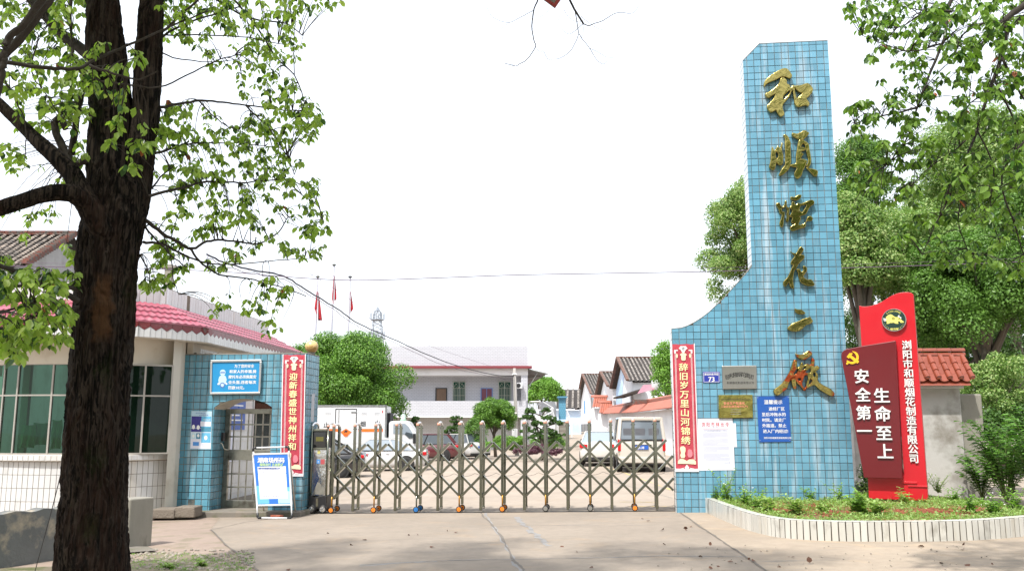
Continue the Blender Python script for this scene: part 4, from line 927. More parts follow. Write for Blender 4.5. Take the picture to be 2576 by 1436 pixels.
for r_ in range(rows):                                # overlapping courses of pressed corrugated sheet
    o0, o1 = run*(1-r_/rows), run*(1-(r_+1)/rows) - .02; z1, z0 = ZE + up*(1 - r_/rows), ZE + up*(1-(r_+1)/rows)
    vs, fs = [], []; N = len(EPr)
    for i, (p, o) in enumerate(EPr):
        wv = .020*(.5 + .5*math.sin(i*2*math.pi/6.2))**1.5
        for k, q in enumerate((0, .5, 1)):
            off = o0 + (o1-o0)*q; z = z1 + (z0-z1)*q; vs.append(p - o*off + Vector((0, 0, z + wv + .024*q)))
        vs.append(p - o*(o1+.0) + Vector((0, 0, z0 - .004)))
    fs = [(i*4+k, i*4+k+1, (i+1)*4+k+1, (i+1)*4+k) for i in range(N-1) for k in range(3)]
    MB().add(vs, fs).build('roof_sheet', m_pink_roof, gh)
def sw(name, prof, m, P=None, smooth=False): return MB().sweep(P or EPr[::6], prof).build(name, m, gh, smooth=smooth)
sw('fascia', [(-.02, ZE-.0), (-.02, ZE-.30), (-.06, ZE-.30), (-.62, ZE-.26)], m_cream)
sw('parapet', [(-1.0, ZE+.40), (-1.0, ZE+.86), (-1.2, ZE+.87), (-1.2, ZE)], m_grout2)
sw('roof_deck', [(-.98, ZE+up-.02), (-.04, ZE-.02)], m_grout2)
sw('upper_wall', [(-.56, ZE-.20), (-.56, 2.78)], m_cream, EPr[::6])
# trim: maroon chevron tiles over white scalloped tiles, pieces of their own on the near run
EP2, _ = resample(EP, int(EL/.215)); parts_n = 0
wt = MB(); 
for i in range(len(EP2)-1):
    (p, o), (q, o2) = EP2[i], EP2[i+1]
    if p.y > 24 or p.x < -11.5: continue
    t = (q-p).normalized(); w = (q-p).length; M_ = Matrix.Translation(p + Vector((0, 0, ZE))) @ Matrix(((t.x, -o.x, 0, 0), (t.y, -o.y, 0, 0), (0, 0, 1, 0), (0, 0, 0, 1)))
    MB().prism([(.003, -.005), (.003, -.085), (w/2, -.15), (w-.003, -.085), (w-.003, -.005)], -.012, -.0).build('chevron_tile', m_maroon, gh, M_)
    b = MB()
    for k in range(2):
        x0_, x1_ = k*w/2+.003, (k+1)*w/2-.003; zt1, zt2 = (-.092, -.155) if k == 0 else (-.155, -.092)
        MB().prism([(x0_, -.285), (x1_, -.285), (x1_, zt2), (x0_, zt1)], -.009, 0).build('scallop_tile', m_white_tile, gh, M_)
# parapet tiles (tall and narrow)
def wall_tiles(P, off, z0, z1, w, nrow, m, name, ymax=99, budget=9999, gap=.008, skip=None):
    Q, L = resample(inset(P, off), 1); n = int(L/w); Q, L = resample(inset(P, off), n); ph = (z1-z0)/nrow; cnt = 0; me = None; st = MB(); r = random.Random(4)
    for i in range(n):
        (p, o), (q, _) = Q[i], Q[i+1]; mid = (p+q)/2
        if mid.y > ymax or (mid - CAM).normalized().dot(o) > -.02 or mid.x / mid.y < -.62: continue
        t = (q-p).normalized(); nn = Vector((t.y, -t.x, 0)); ww = (q-p).length
        if me is None: bs = tile_mb(w-gap, ph-gap, .007, .003); me = bs.mesh(name, [m])
        for j in range(nrow):
            if skip and skip(mid, z0+(j+.5)*ph): continue
            e = r.uniform(-.0012, .0012); M_ = Matrix.Translation(mid + nn*e + Vector((0, 0, z0+(j+.5)*ph))) @ Matrix(((t.x, -nn.x, 0, 0), (t.y, -nn.y, 0, 0), (0, 0, 1, 0), (0, 0, 0, 1))) @ Matrix.Rotation(r.uniform(-.006, .006), 4, 'Y')
            if cnt < budget:
                ob = bpy.data.objects.new(name, me); COL.objects.link(ob); ob.parent = gh; ob.matrix_basis = rootM(gh).inverted() @ M_
            else: st.add([M_ @ Vector(v) for v in bs.v], bs.f)
            cnt += 1
    if st.v: tag(st.build(name, m, gh), kind='stuff')
wall_tiles(EP, 1.0, ZE+.42, ZE+.85, .145, 1, m_white_tile, 'parapet_tile', 25, skip=lambda p, z: abs(p.x+6.9) < .10 and p.y < 19)
WP = inset(EP, .56)                                  # wall face
frontP = [x for x in EP if x[0].y < 17.95 and x[0].x > -11.9]; 
Wf, WL = resample(inset(frontP, .56), 60); zw0, zw1 = -.15 + gz(-8), .98
MB().sweep(Wf, [(-.006, zw1), (-.006, zw0)]).build('dado_wall', m_grout2, gh)
wall_tiles(frontP, .565, zw0+.05, zw1-.005, .1075, 5, m_white_tile, 'dado_tile', 18.2, 300)
MB().sweep(Wf, [(-.004, zw1), (.075, zw1+.005), (.078, zw1+.115), (-.10, zw1+.125)]).build('sill', m_cream, gh)
wall_tiles(frontP, .565-.083, zw1+.012, zw1+.115, .1075, 1, m_white_tile, 'sill_tile', 18.2, 60)
# windows: dark green glazing between aluminium bars
zW0, zW1, zWm = zw1+.12, 2.80, 2.20
m_gg = glass('green_window_glass', (.17, .42, .28), .02, .08, .24)
ce = Vector((-8.5, 20.2, 0)); wr = 4.05-.60
def onarc(u):                                        # point of the window arc seen at design column u
    r = ray(u, 1000); dx, dy = r.x/r.y, 1.0; a = dx*dx+1; b = -2*(dx*ce.x + ce.y); c_ = ce.x**2+ce.y**2-wr*wr; t = (-b - math.sqrt(max(0, b*b-4*a*c_)))/(2*a); return Vector((dx*t, t, 0))
cols = [-60, 8, 43, 130, 232, 300, 362, 430]
pts = [onarc(u) for u in cols]; 
m_wf = mat('dull_window_frame', (.36, .34, .31), .5, metal=.3)
for p in pts: MB().box(-.016, .016, -.02, .03, zW0, zW1).build('mullion', m_wf, gh, Matrix.Translation(p) @ Matrix.Rotation(math.atan2(p.x-ce.x, -(p.y-ce.y)) , 4, 'Z'))
for a, b in zip(pts, pts[1:]):
    n = 4; seg = []
    for k in range(n+1):
        v = (a.lerp(b, k/n) - ce).normalized()*wr + ce; seg.append(v)
    for z, h in ((zW0+.015, .035), (zWm, .035), (zW1-.015, .04)):
        bb = MB()
        for p, q in zip(seg, seg[1:]): bb.bar(p + Vector((0, 0, z)), q + Vector((0, 0, z)), .035, h*.8)
        bb.build('window_rail', m_wf, gh)
    for z0, z1 in ((zW0+.03, zWm-.015), (zWm+.015, zW1-.03)):
        bb = MB()
        for p, q in zip(seg, seg[1:]): bb.add([p+Vector((0, 0, z0)), q+Vector((0, 0, z0)), q+Vector((0, 0, z1)), p+Vector((0, 0, z1))], [(0, 1, 2, 3)])
        bb.build('window_pane', m_gg, gh)
# end pier and side wall running back, its windows and the tiled face seen through the door
pe = onarc(430); wc = GF.at(aB0 + .01, D0 + .01, 0)
pier_l = [pe, pe.lerp(wc, .6) + Vector((.03, -.05, 0)), wc]
bb = MB()
for p, q in zip(pier_l, pier_l[1:]): bb.add([p+Vector((0,0,zW0-.14)), q+Vector((0,0,zW0-.14)), q+Vector((0,0,ZE-.2)), p+Vector((0,0,ZE-.2))], [(0,1,2,3)])
bb.build('corner_pier', m_cream, gh)
bb = MB()
for p, q in zip(pier_l, pier_l[1:]): bb.add([p+Vector((0,0,zw0)), q+Vector((0,0,zw0)), q+Vector((0,0,zW0-.14)), p+Vector((0,0,zW0-.14))], [(0,1,2,3)])
bb.build('corner_pier', m_cream, gh)
sA, sB = Vector((-6.42, 18.2, 0)), Vector((-5.98, 23.9, 0)); sd = (sB-sA).normalized(); dg_ = math.degrees(math.atan2(-sd.x, sd.y)) if False else 0
FS = Frame(sA, math.degrees(math.atan2(-sd.y, sd.x)))   # a runs back along the side wall, facing the path
MB().box(-.33, 5.6, .0, .12, -.15, 3.32).build('side_wall', m_cream, gh, FS.M)
tile_wall(gh, FS, [(0, -.10), (5.5, -.10), (5.5, 3.2), (0, 3.2)], -.001, .11, .232, .008, m_white_tile, 0, org=(0, -.1), seed=21, name='side_tile')
for a in (3.1,): 
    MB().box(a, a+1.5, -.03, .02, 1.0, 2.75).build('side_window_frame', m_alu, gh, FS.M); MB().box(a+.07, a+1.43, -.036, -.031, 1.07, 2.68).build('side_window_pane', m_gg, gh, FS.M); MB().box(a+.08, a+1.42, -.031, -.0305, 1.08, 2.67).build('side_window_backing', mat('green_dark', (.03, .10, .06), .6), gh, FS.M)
nb_ = thing('blue_notice', 'tall blue notice on the tiled guardhouse side wall, seen through the barred door', 'notice', FS.at(2.1, 0, 1), FS.rot)
for (a0_, a1_, z0_, z1_, mm) in ((1.15, 2.6, 1.55, 3.0, m_blue_sign), (1.3, 1.95, .85, 1.5, m_paper)):
    MB().box(a0_, a1_, -.026, -.012, z0_, z1_).build('panel', mm, nb_, FS.M)
for i in range(11): MB().box(1.25, 2.45-.2*(i % 3 == 0), -.0275, -.0262, 2.85-i*.11, 2.88-i*.11).build('print_line', m_white_txt, nb_, FS.M)
# interior: floor, back wall, a thin post; towels drying on a line
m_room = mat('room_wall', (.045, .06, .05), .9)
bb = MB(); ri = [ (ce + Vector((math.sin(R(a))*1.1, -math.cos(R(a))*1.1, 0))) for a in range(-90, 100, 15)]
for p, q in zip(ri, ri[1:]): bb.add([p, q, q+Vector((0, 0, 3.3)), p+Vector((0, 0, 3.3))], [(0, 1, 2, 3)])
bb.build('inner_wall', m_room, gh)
MB().box(-12.3, -6.75, 17.4, 21.5, 3.30, 3.34).build('ceiling_slab', m_cream, gh)
MB().lathe([(3.3, .0), (3.3, .02)], (ce.x, ce.y, 0.02), n=40).build('inner_floor', m_grout2, gh)
for (u, w_) in ((1, .07), (416, .07)):
    p = onarc(u) + Vector((0, .9, 0)); MB().box(p.x-w_, p.x+w_, p.y-.05, p.y+.05, .05, 3.3).build('inner_post', mat('green_white', (.45, .60, .50), .7), gh)
m_tw = mat('green_towel', (.45, .75, .50), .95, var=.12, vs=30, bump=.4, bs=90); 
def towel(u0, u1, v0, v1, lab, m, Y):
    a, b = PY(u0, v0, Y), PY(u1, v1, Y); n = 14; vs = []
    for j in range(9):
        for i in range(n+1):
            q = i/n; vs.append((a.x + (b.x-a.x)*q + .012*math.sin(j*1.3+q*5), Y + .022*math.sin(q*14 + j*.35) * (j/8), a.z + (b.z-a.z)*j/8*(1 - .10*math.sin(q*3.1)) - .02*math.sin(q*3.14)))
    o = MB().add(vs, [(j*(n+1)+i, j*(n+1)+i+1, (j+1)*(n+1)+i+1, (j+1)*(n+1)+i) for j in range(8) for i in range(n)]).build('towel', m, None, smooth=True)
    tag(o, lab, 'towel', 'towels drying inside the guardhouse window')
m_stripe = NB('striped_towel'); sv = m_stripe.pos((46, 0, 0)); wv = m_stripe.N('TexWave'); wv.inputs['Scale'].default_value = .35; m_stripe.L(sv, wv.inputs[0]); m_stripe.L(m_stripe.mix(wv.outputs[0], (.25, .55, .45), (.62, .78, .70)), m_stripe.p.inputs['Base Color'])
towel(54, 86, 1067, 1128, 'plain green towel hanging inside the guardhouse window', m_tw, 17.6)
towel(84, 122, 1062, 1121, 'striped pale green towel hanging inside the guardhouse window', m_stripe.m, 17.62)
towel(132, 152, 1055, 1132, 'narrow crumpled green towel next to the window bar in the guardhouse', m_tw, 17.6)
# rubble plinth stones at the foot of the wall
m_stone = mat('rough_plinth_stone', (.19, .16, .13), .95, var=.35, vs=7, bump=1, bs=30, bd=.03)
pl = thing('stone_plinth', 'rough brown stone plinth at the foot of the guardhouse corner', 'plinth', (-6.6, 17.0, gz(-6.6)))
for i, (u0, u1, v0, v1) in enumerate(((385, 442, 1279, 1296), (440, 492, 1274, 1294), (330, 388, 1284, 1300))):
    a, b = PY(u0, v1, 16.95), PY(u1, v0, 16.95); vs = []
    mbx = MB().box(a.x, b.x, 16.9+.02*i, 17.35, a.z-.05, b.z); mbx.build('stone', m_stone, pl, bevel=.02)
# ================================================================== low grey wall and its end post
m_lowwall = mat('mottled_grey_render', (.135, .14, .137), .9, var=.25, vs=2.5, bump=.5, bs=25, bd=.02, dirt=(.36, .31, .235), ds=1.9, dl=(.56, .66))
m_post = mat('stained_concrete', (.25, .235, .20), .95, var=.25, vs=4, bump=.5, bs=40, bd=.01, dirt=(.085, .08, .06), ds=4, dl=(.54, .70), stretch=(1, 1, .35))
lw = thing('low_wall', 'low grey rendered wall with worn patches behind the big tree trunk', 'wall', (-6.2, 11.6, gz(-6.2)))
e0, e1 = G(319, 1380), G(-60, 1440); e0.z = e1.z = 0
LWd = (e1 - e0).normalized(); ang = math.degrees(math.atan2(LWd.y, -LWd.x)); FW = Frame(e1, -math.degrees(math.atan2((e0-e1).y, (e0-e1).x)))
LL = (e0 - e1).length; zt0 = .56
n = 40; vs = []
rr = random.Random(4)
b = MB()
top = [(LL*i/n, zt0 + .012*math.sin(i*.9) + rr.uniform(-.005, .005)) for i in range(n+1)]
b.prism([(-.8, -.30), (LL, -.30)] + top[::-1] + [(-.8, zt0)], .0, .20).build('wall_body', m_lowwall, lw, FW.M, bevel=.008)
b = MB().prism([(-.8, -.38), (LL+.02, -.38), (LL+.02, -.145), (LL*.86, -.12), (LL*.7, -.16), (LL*.5, -.11), (LL*.3, -.15), (0, -.13), (-.8, -.14)], -.05, .05); b.build('footing', m_stone, lw, FW.M, bevel=.01)
pa, pb = FW.px(323, 1300, -.04)[0], FW.px(383, 1300, -.04)[0]
gp = tag(MB().box(pa, pb, -.06, .26, -.12, .60).build('gate_post_stub', m_post, None, FW.M, bevel=.018), 'stained square concrete post at the end of the low grey wall', 'post')
tag(flat('post_base', [G(300, 1396), G(395, 1389), G(372, 1379), G(312, 1378)], .03, m_kerb), kind='structure')
# ================================================================== old tiled house far left
m_oldtile = mat('weathered_roof_tile', (.40, .33, .27), .9, var=.25, piece=.75, dirt=(.10, .09, .08), ds=1.5, dl=(.45, .65))
m_oldbrick = mat('old_roof_brick', (.17, .055, .038), .95, var=.3, piece=.5, dirt=(.10, .09, .08), ds=5, dl=(.42, .58))
oh = thing('old_house', 'old grey house with a brick-edged clay tile roof behind the guardhouse', 'house', (-15, 30, 0))
def P3(u, v, Y): return PY(u, v, Y)
rA, rB, eB, eA = P3(-260, 592, 33), P3(186, 592, 33), P3(60, 668, 28.2), P3(-400, 690, 28.2)
def old_roof(parent, rA, rB, eA, eB, pitch=.26, rowp=.20, name='roof_tile', m=m_oldtile, lim=300, seed=1):
    """barrel tiles in rolls running down the slope"""
    r = random.Random(seed); L = (rB-rA).length; n = max(2, int(L/pitch)); cnt = 0; st = MB()
    base = MB(); k = 5
    dn_ = (eB-rB); rows = max(2, int(dn_.length/rowp))
    nrm = (rB-rA).cross(eB-rB).normalized(); nrm = nrm if nrm.z > 0 else -nrm
    MB().add([rA-nrm*.03, rB-nrm*.03, eB-nrm*.03, eA-nrm*.03], [(0, 1, 2, 3)]).build('roof_bed', mat('roof_shadow_bed', (.035, .03, .028), .95), parent)
    alongv = (rB-rA).normalized(); w = pitch*.52; l = rowp*1.15
    vs = []; 
    for e in (0, 1):
        for q in range(k): an = math.pi*(q/(k-1)); vs.append((-math.cos(an)*w/2*(1-.12*(1-e)), l*e, math.sin(an)*w*.36*(1-.10*(1-e))))
    fs = [(q, q+1, k+q+1, k+q) for q in range(k-1)]; me = bpy.data.meshes.new(name); me.from_pydata(vs, [], fs); me.materials.append(m)
    cells = []
    for i in range(n):
        a, b = rA.lerp(rB, (i+.5)/n), eA.lerp(eB, (i+.5)/n)
        for j in range(rows):
            p = a.lerp(b, (j)/rows); dn = (b-a).normalized(); cells.append((p, dn))
    cells.sort(key=lambda c: (c[0]-CAM).length); iv = rootM(parent).inverted()
    for p, dn in cells:
        X = dn.cross(nrm).normalized(); M_ = Matrix.Translation(p + nrm*r.uniform(0, .012)) @ Matrix(((X.x, dn.x, nrm.x, 0), (X.y, dn.y, nrm.y, 0), (X.z, dn.z, nrm.z, 0), (0, 0, 0, 1))) @ Matrix.Rotation(r.uniform(-.05, .05), 4, 'Z') @ Matrix.Rotation(.07, 4, 'X')
        u = None
        if cnt < lim: o = bpy.data.objects.new(name, me); COL.objects.link(o); o.parent = parent; o.matrix_basis = iv @ M_
        else: st.add([M_ @ Vector(v) for v in vs], fs)
        cnt += 1
    if st.v: tag(st.build(name, m, parent), kind='stuff')
old_roof(oh, rA, rB, eA, eB, .30, .24)
rr = random.Random(2)
for i in range(30):                                  # ridge bricks
    p = rA.lerp(rB, (i+.5)/30)
    for j in range(2): MB().box(-.105, .105, -.09, .09, 0, .07).build('ridge_brick', m_oldbrick, oh, Matrix.Translation(p + Vector((rr.uniform(-.01, .01) + .1*j, 0, .01 + j*.085))), bevel=.005)
for i in range(22):
    p = rB.lerp(eB, (i+.5)/22); MB().box(-.11, .11, -.16, .16, 0, .10).build('verge_brick', m_oldbrick, oh, Matrix.Translation(p + Vector((.02, 0, .02))), bevel=.005)
m_gable = mat('grey_gable_render', (.34, .34, .345), .9, dirt=(.20, .19, .18), ds=.8, dl=(.5, .75))
gb = rB - Vector((.35, 0, .1)); ge = eB - Vector((.35, 0, .1)); back = Vector((gb.x + (gb.x-ge.x), gb.y + (gb.y-ge.y), ge.z))
MB().add([gb, ge, back, Vector((back.x, back.y, -.2)), Vector((ge.x, ge.y, -.2))], [(0, 1, 4), (0, 4, 3), (0, 3, 2)]).build('gable_wall', m_gable, oh)
MB().add([eA - Vector((0, -.3, .15)), ge, Vector((ge.x, ge.y, -.2)), Vector((eA.x, eA.y+.3, -.2))], [(0, 1, 2, 3)]).build('front_wall', m_gable, oh)
rC = back
MB().add([rB, rA, rA + (back-gb), rB + (back-gb)], [(0, 1, 2, 3)]).build('rear_roof', bpy.data.materials['roof_shadow_bed'], oh)
# ================================================================== planter bed
pl_ = thing('planter_wall', 'low curved planter wall faced with narrow white upright tiles', 'planter', (4.8, 13, gz(4.8)))
HP = .27
pxl = [(1765.3, 1284), (1815, 1306), (1873, 1330), (1934.5, 1347), (2003, 1356), (2105.5, 1361), (2242, 1362), (2379, 1361), (2481.6, 1357), (2576, 1349)]
path = [g(*p) for p in pxl]; path = [Vector((p.x, p.y, 0)) for p in path]
last = path[-1]; path += [last + Vector(d) for d in ((.55, .30, 0), (.95, .85, 0), (1.1, 1.5, 0), (1.0, 2.4, 0), (.70, 3.6, 0), (.30, 4.6, 0), (-.2, 5.3, 0))]
path.insert(0, path[0] + Vector((-.02, .75, 0)))
def cr(P, n=10):
    o = []
    for i in range(len(P)-1):
        a, b, c, d = P[max(0, i-1)], P[i], P[i+1], P[min(len(P)-1, i+2)]
        for k in range(n):
            t = k/n; o.append(.5*((2*b) + (c-a)*t + (2*a-5*b+4*c-d)*t*t + (3*b-a-3*c+d)*t**3))
    return o + [P[-1]]
pth = cr(path)
pth = [(p, None) for p in pth]
for i, (p, _) in enumerate(pth):
    t = (pth[min(i+1, len(pth)-1)][0] - pth[max(i-1, 0)][0]).normalized(); pth[i] = (p, Vector((t.y, -t.x, 0)))
PPl, PL_ = resample(pth, 200)
b = MB(); k = 5
vs = [p + o*a + Vector((0, 0, z + gz(p.x))) for p, o in PPl for a, z in ((-.008, -.12), (-.008, HP-.012), (-.13, HP-.012), (-.13, .0), (-.13, -.1))]
b.add(vs, [(i*k+j, (i+1)*k+j, (i+1)*k+j+1, i*k+j+1) for i in range(200) for j in range(k-1)]); b.build('wall_core', mat('dark_brown_grout', (.06, .045, .03), .95), pl_)
m_pt = streaky_tile('planter_tile', (.56, .55, .51), (.36, .30, .21), .6, rough=.22, piece=.20, dirty=.75)
nT = int(PL_/.093); QT, _ = resample(pth, nT); mt = tile_mb(.093-.013, HP-.012, .008, .003).mesh('tile', [m_pt]); mtop = tile_mb(.093-.004, .128, .009, .003).mesh('rim_tile', [m_pt])
r = random.Random(6); iv = rootM(pl_).inverted(); cnt = 0
for i in range(nT):
    (p, o), (q, _) = QT[i], QT[i+1]; mid = (p+q)/2; t = (q-p).normalized(); nn = Vector((t.y, -t.x, 0)); z = gz(mid.x)
    if mid.x > 7.2: break
    B = Matrix(((t.x, -nn.x, 0, 0), (t.y, -nn.y, 0, 0), (0, 0, 1, 0), (0, 0, 0, 1)))
    for me, M_ in ((mt, Matrix.Translation(mid + nn*r.uniform(-.0015, .0015) + Vector((0, 0, z + HP/2 - .008 + r.uniform(-.002, .002)))) @ B @ Matrix.Rotation(r.uniform(-.012, .012), 4, 'Y')),
                   (mtop, Matrix.Translation(mid - nn*.066 + Vector((0, 0, z + HP - .010))) @ B @ Matrix.Rotation(R(-90), 4, 'X'))):
        ob = bpy.data.objects.new(me.name.split('.')[0], me); COL.objects.link(ob); ob.parent = pl_; ob.matrix_basis = iv @ M_
# soil
m_soil = NB('red_soil'); q = m_soil.noise(5, 8); m_soil.L(m_soil.mix(m_soil.ramp(m_soil.noise(1.6, 6), (.42, 0), (.60, 1)), m_soil.mix(q, (.15, .042, .020), (.28, .09, .045)), (.15, .10, .05)), m_soil.p.inputs['Base Color']); m_soil.p.inputs['Roughness'].default_value = .95; m_soil.bump(q, 1, .06)
inner = [p - o*.11 for p, o in PPl]; tri = [Vector((p.x, p.y, 0)) for p in inner] + [Vector((3.8, 19.5, 0))]
zS0 = lambda p: gz(p[0]) + HP - .06
ft = tessellate_polygon([tri])
tag(MB().add([(p.x, p.y, zS0(p)) for p in tri], [tuple(t) for t in ft]).build('soil_bed', m_soil.m), kind='structure')
def in_bed(x, y):
    c = False; P = tri
    for i in range(len(P)):
        a, b = P[i-1], P[i]
        if (a.y > y) != (b.y > y) and x < (b.x-a.x)*(y-a.y)/(b.y-a.y)+a.x: c = not c
    return c
mb = MB(); rr = random.Random(12)                    # clods of turned red earth
clods = [(1985, 1285, 60), (2100, 1291, 50), (2290, 1288, 90), (2400, 1284, 70), (2210, 1290, 40), (2350, 1256, 28), (2330, 1291, 90), (2050, 1276, 45)]
for _ in range(620):
    u, v, s = rr.choice(clods); u += rr.gauss(0, s*.6); v += rr.gauss(0, 4.5); p = G(u, v, HP-.06)
    if in_bed(p.x, p.y): e = rr.uniform(.010, .042); mb.lathe([(e*.5, -e*.4), (e, 0), (e*.75, e*.5), (e*.2, e*.8)], (p.x, p.y, zS0(p)+e*.2), n=6)
tag(mb.build('soil_clods', mat('red_clod', (.22, .062, .030), .95, piece=.55, bump=.6)), kind='stuff')
# weeds: blades, leafy tufts, white flowers
lw1 = leafmat('weed_leaf', (.15, .27, .055), (.26, .42, .11), (1.0, 1.25, .55), .38)
lw2 = leafmat('weed_pale', (.22, .34, .09), (.36, .50, .17), (1.0, 1.1, .6), .35)
rg = np.random.default_rng(44)
def scatter_bed(n, zone=None):
    o = []
    while len(o) < n:
        x, y = rg.uniform(3.1, 8.0), rg.uniform(11.2, 18.5)
        if in_bed(x, y) and (zone is None or zone(x, y)): o.append((x, y, zS0((x, y))))
    return np.array(o)
CZ = [(G(u, v, HP-.06), s) for u, v, s in ((1985, 1285, 62), (2100, 1291, 52), (2290, 1288, 95), (2400, 1284, 75), (2210, 1290, 30), (2335, 1291, 95), (2050, 1276, 45))]
def noise2(x, y):
    for c_, s in CZ:
        if abs(x-c_.x) < s/165*1.1 and abs(y-c_.y) < .34 and math.sin(x*9)+math.sin(y*13+x*5) > -1.1: return -2
    return noise3(x, y)
def noise3(x, y): return math.sin(x*2.9+1.3)*math.sin(y*3.1+.7) + .5*math.sin(x*6.7+y*5.1)
P = scatter_bed(11000, lambda x, y: noise2(x, y) > -.35 or rg.random() < .06); n = len(P)
d_ = unit(np.c_[rg.normal(size=(n, 2))*.55, np.ones(n)]); tag(link('grass', leaf_mesh('grass', P, d_, unit(rg.normal(size=(n, 3))), rg.gamma(3, .014, n) + .02, [lw1, lw2], .06, False, rg.integers(0, 2, n))), kind='stuff')
P = scatter_bed(13000, lambda x, y: noise2(x, y) > -.5 or rg.random() < .08); n = len(P); P[:, 2] += rg.uniform(0, .06, n)
tag(link('ground_cover', leaf_mesh('ground_cover', P, unit(np.c_[rg.normal(size=(n, 2)), rg.uniform(-.1, .7, n)]), unit(np.c_[rg.normal(size=(n, 2))*.5, np.ones(n)]), rg.uniform(.02, .06, n), [lw1, lw2], .30, False, rg.integers(0, 2, n))), kind='stuff')
m_stem = mat('weed_stem', (.12, .17, .05), .7); m_flower = mat('tiny_white_flower', (.75, .72, .76), .7)
def weed(x, y, h, nst, ll, lab, m=lw1, flowers=0, name='weed', cat='plant', z=None, spread=.85, lw_=.26, per=13, group='weeds growing in the planter bed'):
    z = zS0((x, y)) if z is None else z; t = thing(name, lab, cat, (x, y, z), 0, group); mb = MB(); P, D, Nn, Sz, FP = [], [], [], [], []
    for s in range(nst):
        an = rg.uniform(0, 6.28); le = rg.uniform(.05, spread); hh = h*rg.uniform(.45, 1.0); hh = hh; tip = np.array([x + math.cos(an)*le*hh*1.3, y + math.sin(an)*le*hh*1.2, z + hh])
        pts = [np.array([x, y, z])*(1-q) + tip*q + np.array([math.cos(an), math.sin(an), 0])*(-.08*hh*math.sin(3.14*q)) for q in (0, .35, .7, 1)]
        mb.tube(pts, [.004, .0035, .003, .0015], 4)
        for k in range(per):
            q = (k+1)/per; i = min(2, int(q*3)); p = pts[i]*(1-(q*3-i)) + pts[i+1]*(q*3-i) if q < 1 else pts[3]
            a2 = k*2.4 + rg.uniform(-.4, .4); P.append(p); D.append([math.cos(a2), math.sin(a2), rg.uniform(-.1, .75)]); Nn.append([-math.cos(a2)*.4, -math.sin(a2)*.4, 1]); Sz.append(ll*rg.uniform(.6, 1.15)*(1.1-.5*q))
        if flowers:
            for _ in range(flowers): FP.append(tip + rg.normal(size=3)*[.05, .05, .035]*h*2.2)
    mb.build('stem', m_stem, t)
    link('foliage', leaf_mesh('foliage', np.array(P), unit(np.array(D)), unit(np.array(Nn)), np.array(Sz), [m], lw_, True), None, t)
    if FP:
        fm = MB()
        for p in FP:
            e = rg.uniform(.007, .013); fm.lathe([(e*.3, -e*.3), (e, 0), (e*.6, e*.5)], tuple(p), n=6)
        fm.build('flower_head', m_flower, t, kind='stuff')
    return t
def gp_(u, v): p = G(u, v, HP-.06); return p.x, p.y
W_ = [(1828, 1262, .62, 9, .12, 'bushy light green weed standing tallest against the foot of the tower', lw1, 0), (1800, 1260, .34, 6, .10, 'small bushy weed at the corner where planter meets tower', lw1, 0),
 (1875, 1272, .40, 8, .11, 'leafy weed with tiny white flowers near the planter corner', lw1, 2), (1905, 1282, .36, 8, .12, 'spreading weed behind the chipped rim of the planter', lw1, 0),
 (1935, 1290, .24, 5, .17, 'broad-leaved weed with one upright pointed leaf near the planter rim', lw2, 0), (1990, 1256, .34, 7, .10, 'feathery weed against the tower foot below the blue notice', lw1, 0),
 (2003, 1294, .32, 10, .13, 'round spiky weed on the planter rim between patches of red soil', lw2, 0), (2040, 1262, .30, 7, .10, 'thin weed growing at the middle of the tower foot', lw1, 0),
 (2110, 1262, .34, 7, .09, 'low weed at the outer foot of the tower', lw1, 0), (2165, 1296, .40, 14, .16, 'wide spiky weed in front of the red sign', lw1, 0), (2185, 1252, .60, 6, .07, 'tall weed with clusters of white flowers against the red sign', lw2, 9),
 (2140, 1250, .45, 4, .06, 'white flowering weed between the tower and the red sign', lw2, 8), (2205, 1300, .30, 9, .15, 'long-leaved weed below the bottom edge of the red sign', lw2, 0), (2280, 1268, .30, 5, .13, 'weed with broad upright leaves under the red sign', lw2, 0),
 (2360, 1240, .42, 16, .07, 'upright grassy weed behind the red sign base', lw2, 0), (2330, 1232, .48, 12, .06, 'grassy weed hiding the edge of the rendered wall', lw2, 3), (2440, 1290, .30, 9, .12, 'leafy weed near the curved end of the planter', lw1, 0),
 (2500, 1296, .34, 10, .12, 'large leafy weed close to the planter rim by the frame edge', lw1, 1), (2400, 1262, .30, 8, .10, 'weed in the middle of the planter beyond the red sign', lw1, 0), (2555, 1285, .35, 9, .12, 'outermost leafy weed in the planter', lw1, 0), (2070, 1290, .20, 6, .12, 'small broad weed amid the red soil', lw2, 0)]
for u, v, h, ns, ll, lab, m, fl in W_:
    x, y = gp_(u, v); weed(x, y, h, ns, ll, lab, m, fl)
for u, v, lab in ((1748, 1281, 'small weed sprouting from the paving at the tower foot'), (1705, 1280, 'tiny weed in the crack beside the gate end')):
    p = g(u, v); weed(p.x, p.y-.03, .13, 6, .09, lab, lw2, 0, z=gz(p.x), spread=.9, per=6, group='weeds in the paving cracks')
for u, v, lab in ((425, 1432, 'grassy tuft among stones beside the big tree'), (505, 1425, 'small bright tuft on the mossy verge')):
    p = g(u, v); weed(p.x, p.y, .10, 10, .10, lab, lw2, 0, z=gz(p.x), spread=1.3, per=5, group='tufts on the mossy verge')
p0 = np.array([[*g(u, v)[:2], gz(g(u, v).x) + .012] for u, v in zip(rg.uniform(330, 640, 2500), rg.uniform(1392, 1436, 2500)) if noise2(u*.03, v*.1) > -.2]); n = len(p0)
tag(link('moss_growth', leaf_mesh('moss_growth', p0, unit(np.c_[rg.normal(size=(n, 2)), np.ones(n)*.5]), unit(rg.normal(size=(n, 3))), rg.uniform(.008, .026, n), [lw1], .3, False)), kind='stuff')
